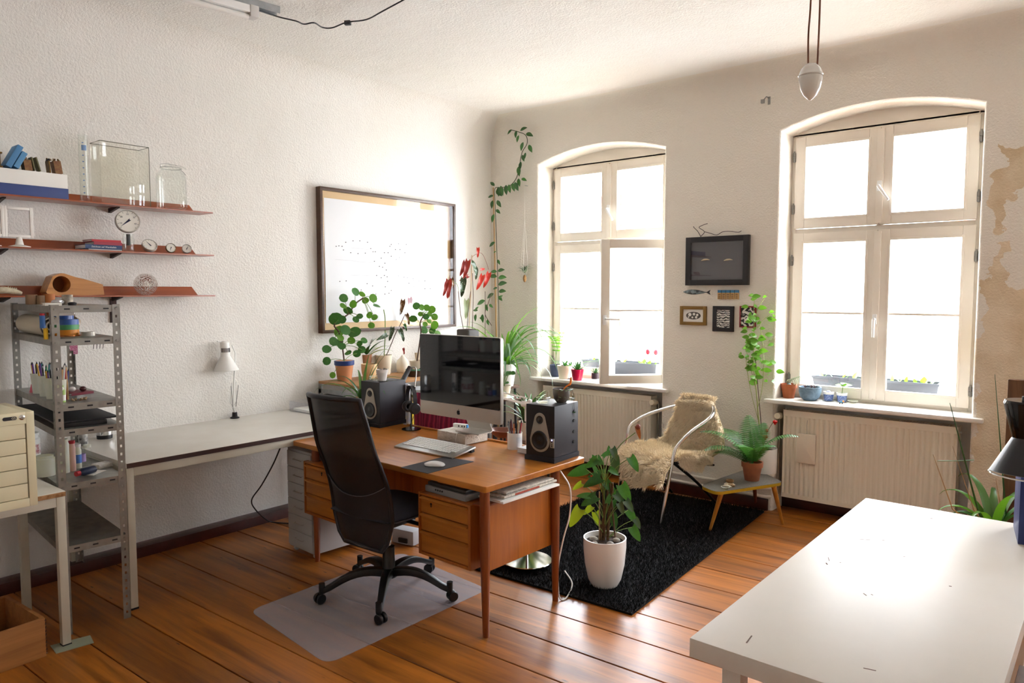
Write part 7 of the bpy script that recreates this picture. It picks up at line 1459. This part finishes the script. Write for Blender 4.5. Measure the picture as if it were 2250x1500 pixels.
for x, y in ((739, 541), (745, 540), (752, 541), (760, 532), (776, 529), (791, 529), (808, 532), (755, 549), (771, 555), (787, 557), (803, 556), (815, 546), (820, 553), (825, 553), (823, 574), (838, 567), (834, 585), (841, 587), (846, 578), (849, 593), (828, 605), (838, 610), (845, 605), (851, 608), (747, 618), (761, 617), (807, 623), (819, 628), (794, 637), (845, 555), (853, 555), (857, 541), (860, 537), (876, 535), (890, 530), (893, 537), (869, 548), (879, 548), (890, 555), (860, 563), (878, 566), (871, 570), (876, 606), (888, 609), (895, 610), (908, 612), (909, 616), (899, 622), (921, 617), (934, 617), (910, 629), (922, 633), (934, 634), (946, 634), (852, 618), (847, 630), (855, 644), (860, 638), (846, 646), (826, 646), (905, 505), (913, 490), (900, 513)): mark(x, y)
mk.obj('drawn_marks', mat('pencil black', '3a3a40', .8), FR, smooth=0, kind='stuff')
ln = MB()
for pts in (((737, 570), (770, 572), (790, 575), (825, 577)), ((770, 604), (820, 606), (845, 606)), ((880, 606), (910, 611), (945, 611)), ((772, 544), (812, 548))):
    ln.tube([(.0163,) + tuple((LX(x, y, X0 + .02) - Vector((0, (yl + yr_) / 2, zb_)))[1:]) for x, y in pts], .0006, 4)
ln.obj('drawn_lines', mat('pencil grey', 'b4b4b8', .8), FR, kind='stuff')
MB().box(.046, .048, -hw + wd, hw - wd, wd, H - wd).obj('glazing', glass('picture glass', 'ffffff', .3), FR, smooth=0)

# ================================================================ small things on the window wall
def wall_frame(name, lb, px0, py0, px1, py1, wd, dp, m, cat='picture'):
    a, b = WY(px0, py0, Y0 - dp), WY(px1, py1, Y0 - dp); t = T(name, lb, cat, ((a.x + b.x) / 2, Y0 - .001, b.z)); hw = (b.x - a.x) / 2; H = a.z - b.z; f = MB()
    frame_ring(f, -hw, hw, 0, H, wd, -dp, 0); f.obj('frame', m, t, bevel=.002); return t, hw, H
M_fb = mat('black frame lacquer', '1e1b1e', .4)
t, hw, H = wall_frame('display_frame', 'deep black frame with two small bones on grey', 1507, 522, 1643, 626, .042, .04, M_fb)
MB().box(-hw + .04, hw - .04, -.012, -.008, .04, H - .04).obj('grey_mount', mat('slate mount', '5a5a5e', .8), t, smooth=0); MB().box(-hw + .04, hw - .04, -.034, -.032, .04, H - .04).obj('glazing', glass('frame glass', 'ffffff', 1.6), t, smooth=0)
for px in (1550, 1600):
    q = WY(px, 571, Y0 - .02) - Vector(t.location); MB().tube([q + Vector((-.034, 0, -.004)), q + Vector((-.012, 0, .002)), q + Vector((.01, 0, .004)), q + Vector((.034, 0, 0))], [.003, .007, .006, .002], 8).obj('bone', mat('pale bone', 'd8c8a0', .6), t)
tw = T('dry_twig', 'dry dark twig lying on top of the black frame', 'twig', WY(1540, 520, Y0 - .02)); q0 = Vector(tw.location)
for c in ([(1540, 520), (1533, 508), (1525, 500), (1524, 497)], [(1540, 519), (1548, 509), (1536, 500), (1541, 496), (1548, 493), (1555, 491)], [(1548, 509), (1560, 512), (1575, 516), (1588, 509), (1604, 508), (1622, 510), (1629, 507)]): MB().tube(curve_pts([WY(x, y, Y0 - .025) - q0 for x, y in c], 3), .0024, 6).obj('branch', mat('twig bark', '3a2a24', .8), tw)
t, hw, H = wall_frame('small_picture', 'small gilded frame with an engraving of round fruit', 1494, 672, 1551, 715, .026, .02, mat('gilt frame', '8a6a36', .4, .5))
MB().box(-hw + .024, hw - .024, -.008, -.006, .024, H - .024).obj('print', M_paper, t, smooth=0); MB().prism([(.062 * math.cos(a), H / 2 + .03 * math.sin(a)) for a in [2 * PI * k / 24 for k in range(24)]], .0083, .0086, RX90).obj('dark_ground', mat('engraving grey', '4a4744', .8, var=(120, '6f6a64')), t, smooth=0)
for x, z, r in ((-.03, .008, .014), (.005, .012, .011), (.033, .006, .010), (-.008, -.014, .008), (.024, -.013, .010), (-.04, -.012, .006)): MB().prism([(x + r * math.cos(a), H / 2 + z + r * math.sin(a)) for a in [2 * PI * k / 16 for k in range(16)]], .0088, .0092, RX90).obj('printed_fruit', M_paper, t, smooth=0)
def woodcut(name, sc, dist, direction='X'):
    m, nt, p, N, L = _new(name); tc = N.new('ShaderNodeTexCoord'); wv = N.new('ShaderNodeTexWave'); wv.inputs['Scale'].default_value = sc; wv.inputs['Distortion'].default_value = dist; wv.inputs['Detail'].default_value = 3; wv.bands_direction = direction; wv.inputs['Detail Scale'].default_value = 2
    rp = N.new('ShaderNodeValToRGB'); rp.color_ramp.interpolation = 'CONSTANT'; rp.color_ramp.elements[0].color = lin('3c3c3e'); rp.color_ramp.elements[1].color = lin('e9e6e0'); rp.color_ramp.elements[1].position = .42
    L.new(tc.outputs['Object'], wv.inputs['Vector']); L.new(wv.outputs['Fac'], rp.inputs['Fac']); L.new(rp.outputs['Color'], p.inputs['Base Color']); p.inputs['Roughness'].default_value = .8; return m
t, hw, H = wall_frame('small_picture', 'small black frame with a landscape woodcut', 1566, 672, 1611, 729, .03, .018, M_fb); MB().box(-hw + .028, hw - .028, -.008, -.006, .028, H - .028).obj('print', woodcut('landscape woodcut', 18, 9, 'Z'), t, smooth=0)
t, hw, H = wall_frame('small_picture', 'small red frame with a swirling print, half behind the plant', 1625, 672, 1660, 720, .010, .015, mat('red frame lacquer', '8a1c24', .4)); MB().box(-hw + .008, hw - .008, -.008, -.006, .008, H - .008).obj('print', woodcut('swirl woodcut', 9, 14, 'DIAGONAL'), t, smooth=0)
# wooden fish
a, b = WY(1501, 641, Y0 - .012), WY(1560, 643, Y0 - .012); Lf = b.x - a.x; t = T('wooden_fish', 'flat blue-grey fish on the wall', 'fish', (a.x, Y0 - .001, a.z)); rows = []
for i in range(13):
    s = i / 12; w = .021 * math.sin(PI * min(1, s * 1.02 + .02)) ** .75 * (1 - .35 * s) + .0015; rows.append([Vector((s * Lf * .86, -.008 * math.cos(PI * j / 6 - PI / 2) - .001, w * math.sin(PI * j / 6 - PI / 2) - .004 * s)) for j in range(7)])
MB().grid(rows).obj('body', streaked('fish skin', '2c3338', '7c8c90', 40), t, smooth=80); MB().prism([(Lf * .84, -.005), (Lf, .016), (Lf * .96, -.003), (Lf, -.022)], .002, .004, RX90).obj('tail', mat('fish tail dark', '23262a', .6), t, smooth=0); MB().ball((.022, -.009, .003), .003, 8, 6).obj('eye', M_ink, t)
# row of painted blocks
for k in range(5):
    a, b = WY(1577 + 9.5 * k, 637, Y0 - .012), WY(1584.5 + 9.5 * k, 657, Y0 - .012); t = T('wooden_house', 'tiny painted wooden house, %s of five in the row below the black frame' % ('first', 'second', 'third', 'fourth', 'fifth')[k], 'wall ornament', (a.x, Y0 - .001, b.z), group='tiny houses in a row'); W = b.x - a.x; H = a.z - b.z
    MB().box(0, W, -.012, 0, 0, H * .7).obj('block', mat('plain pine block', 'c9a266', .7), t, smooth=0); MB().box(0, W, -.012, 0, H * .7 + .0004, H).obj('blue_top', mat('blue paint', '3a7aa8', .6), t, smooth=0)
    for j in range(3): MB().box(W * .18, W * .82, -.0128, -.0121, .006 + j * .014, .012 + j * .014).obj('window_mark', M_stemb, t, smooth=0)
# hook near the ceiling
q = WY(1690, 221, Y0); t = T('wall_hook', 'small grey metal hook high above the second window', 'hook', q); MB().box(-.008, .010, -.004, 0, -.028, .028).obj('plate', M_galv, t); MB().tube([(0, -.004, .02), (-.01, -.03, .024), (-.03, -.035, .0)], .004, 7).box(-.045, -.022, -.045, -.025, -.02, .006).obj('arm', M_galv, t)
# hanging air plant
q = WY(1156, 408, Y0 - .03); t = T('air_plant_hanger', 'air plant in a white string hanger beside the first window', 'hanging plant', (q.x, Y0 - .05, q.z)); a0 = Vector(t.location); bz = WY(1152, 590, Y0 - .05) - a0
M_str2 = mat('white string', 'f0ece4', .8)
MB().cyl((0, 0.045, .0), (0, 0.0, .0), .002, n=6).obj('nail', M_steel, t)
MB().tube([(0, 0, 0), (0, 0, -.30)], .0015, 5).obj('cord', M_str2, t)
for k in range(5): a = k * 1.2566; MB().tube([(0, 0, -.3), (.035 * math.cos(a), .035 * math.sin(a), bz.z + .03), (.025 * math.cos(a), .025 * math.sin(a), bz.z - .04), (0, 0, bz.z - .07)], .0012, 5).obj('string', M_str2, t)
MB().ball((0, 0, bz.z - .09), .02, 10, 8, (.8, .8, 1.8)).obj('driftwood', mat('driftwood', '9a7444', .8), t)
for k in range(34): a = k * 2.4; blade(t, (0, 0, bz.z - .04), a, random.uniform(.08, .13), random.uniform(35, 85), .011, mat('air plant grey green', '7c8a6c', .6), curl=.9, n=6)

# ================================================================ ceiling
a = G(545, 30, ZC - .10); d = (G(430, -2, ZC - .10) - a); d.z = 0; d.normalize(); t = T('tube_light', 'fluorescent tube light under the ceiling', 'light', (a.x, a.y, ZC - .06), math.atan2(d.y, d.x))
MB().box(.0, 1.5, -.03, .03, -.0395, .0).obj('housing', M_cerw, t, bevel=.004); MB().box(-.05, .0, -.034, .034, -.06, .004).obj('end_cap', mat('end cap grey', 'd6d2cc', .5), t, bevel=.006); MB().cyl((.0, 0, -.056), (1.5, 0, -.056), .015, n=14).obj('tube', mat('unlit tube', 'eeeae4', .3), t)
MB().box(.06, .30, -.0312, -.0304, -.03, -.006).obj('ballast_label', M_paper, t, smooth=0)
a = G(612, 28, ZC - .03); rl_ = T('mounting_rail', 'perforated zinc rail on the ceiling beside the tube light', 'rail', (a.x, a.y, ZC - .0005), math.atan2(d.y, d.x)); m = MB(); m.box(0, 1.3, -.02, .02, -.002, 0); k = 0
for s in (-1, 1): m.box(0, 1.3, s * .02 - .001, s * .02 + .001, -.04, -.0021)
m.obj('rail', M_gal2, rl_, smooth=0)
for k in range(8): MB().box(.02 + .09 * k, .05 + .09 * k, -.0216, -.0211, -.025, -.012).obj('slot', M_white, rl_, smooth=0)
zc_ = ZC - .06; cp = curve_pts([G(495, -4, ZC - .06), G(560, 20, ZC - .05), G(612, 37, ZC - .045), G(650, 46, zc_), G(668, 53, zc_), G(690, 50, zc_), G(708, 60, zc_), G(730, 61, zc_), G(762, 49, zc_), G(805, 43, zc_), G(840, 25, zc_), G(890, -2, ZC - .02)], 5); t = T('ceiling_cable', 'black cable sagging below the ceiling with a terminal block', 'cable', cp[0]); MB().tube([q - cp[0] for q in cp], .0042, 7).obj('cable', M_black, t)
q = G(764, 50, zc_) - cp[0]; MB().box(-.018, .018, -.011, .011, -.013, .011, Matrix.Translation(q) @ Matrix.Rotation(.5, 4, 'Z')).obj('terminal_block', M_dark, t, bevel=.002)
# porcelain counterweight
dref = EYE + (CW @ Vector((0, 0, 1))) * 2.55; c1 = AP(1782, 140, dref); t = T('counterweight', 'white porcelain lamp counterweight on two brown cords', 'pendulum', (c1.x, c1.y, c1.z)); z2 = AP(1782, 219, dref).z - c1.z; r = (AP(1809, 175, dref) - AP(1757, 175, dref)).length / 2; zm = AP(1782, 165, dref).z - c1.z; M_porc = mat('porcelain', 'e9e4da', .12, coat=.5)
MB().lathe([(.001, 0), (r * .45, -.002), (r * .8, zm * .45), (r * .97, zm * .95), (r * 1.02, zm), (r * .98, zm * 1.1)], 32).obj('upper_half', M_porc, t, smooth=50)
MB().lathe([(r * .96, zm * 1.12), (r * .95, zm + (z2 - zm) * .25), (r * .8, zm + (z2 - zm) * .55), (r * .5, zm + (z2 - zm) * .82), (r * .12, z2 * .99), (.001, z2)], 32).obj('lower_half', M_porc, t, smooth=50)
for s, (px, py) in ((-1, (1776, 138)), (1, (1796, 138))):
    q = AP(px, py, dref) - c1; top = Vector((q.x + .004, q.y, ZC - c1.z)); MB().tube(curve_pts([q + Vector((0, 0, -.012)), q + Vector((.002 * s, 0, .1)), q + Vector((.003, 0, .22)), q + Vector((.002, 0, .5)), top], 5), .0032, 7).obj('cord', mat('brown textile cord', '7a4a34', .8), t)
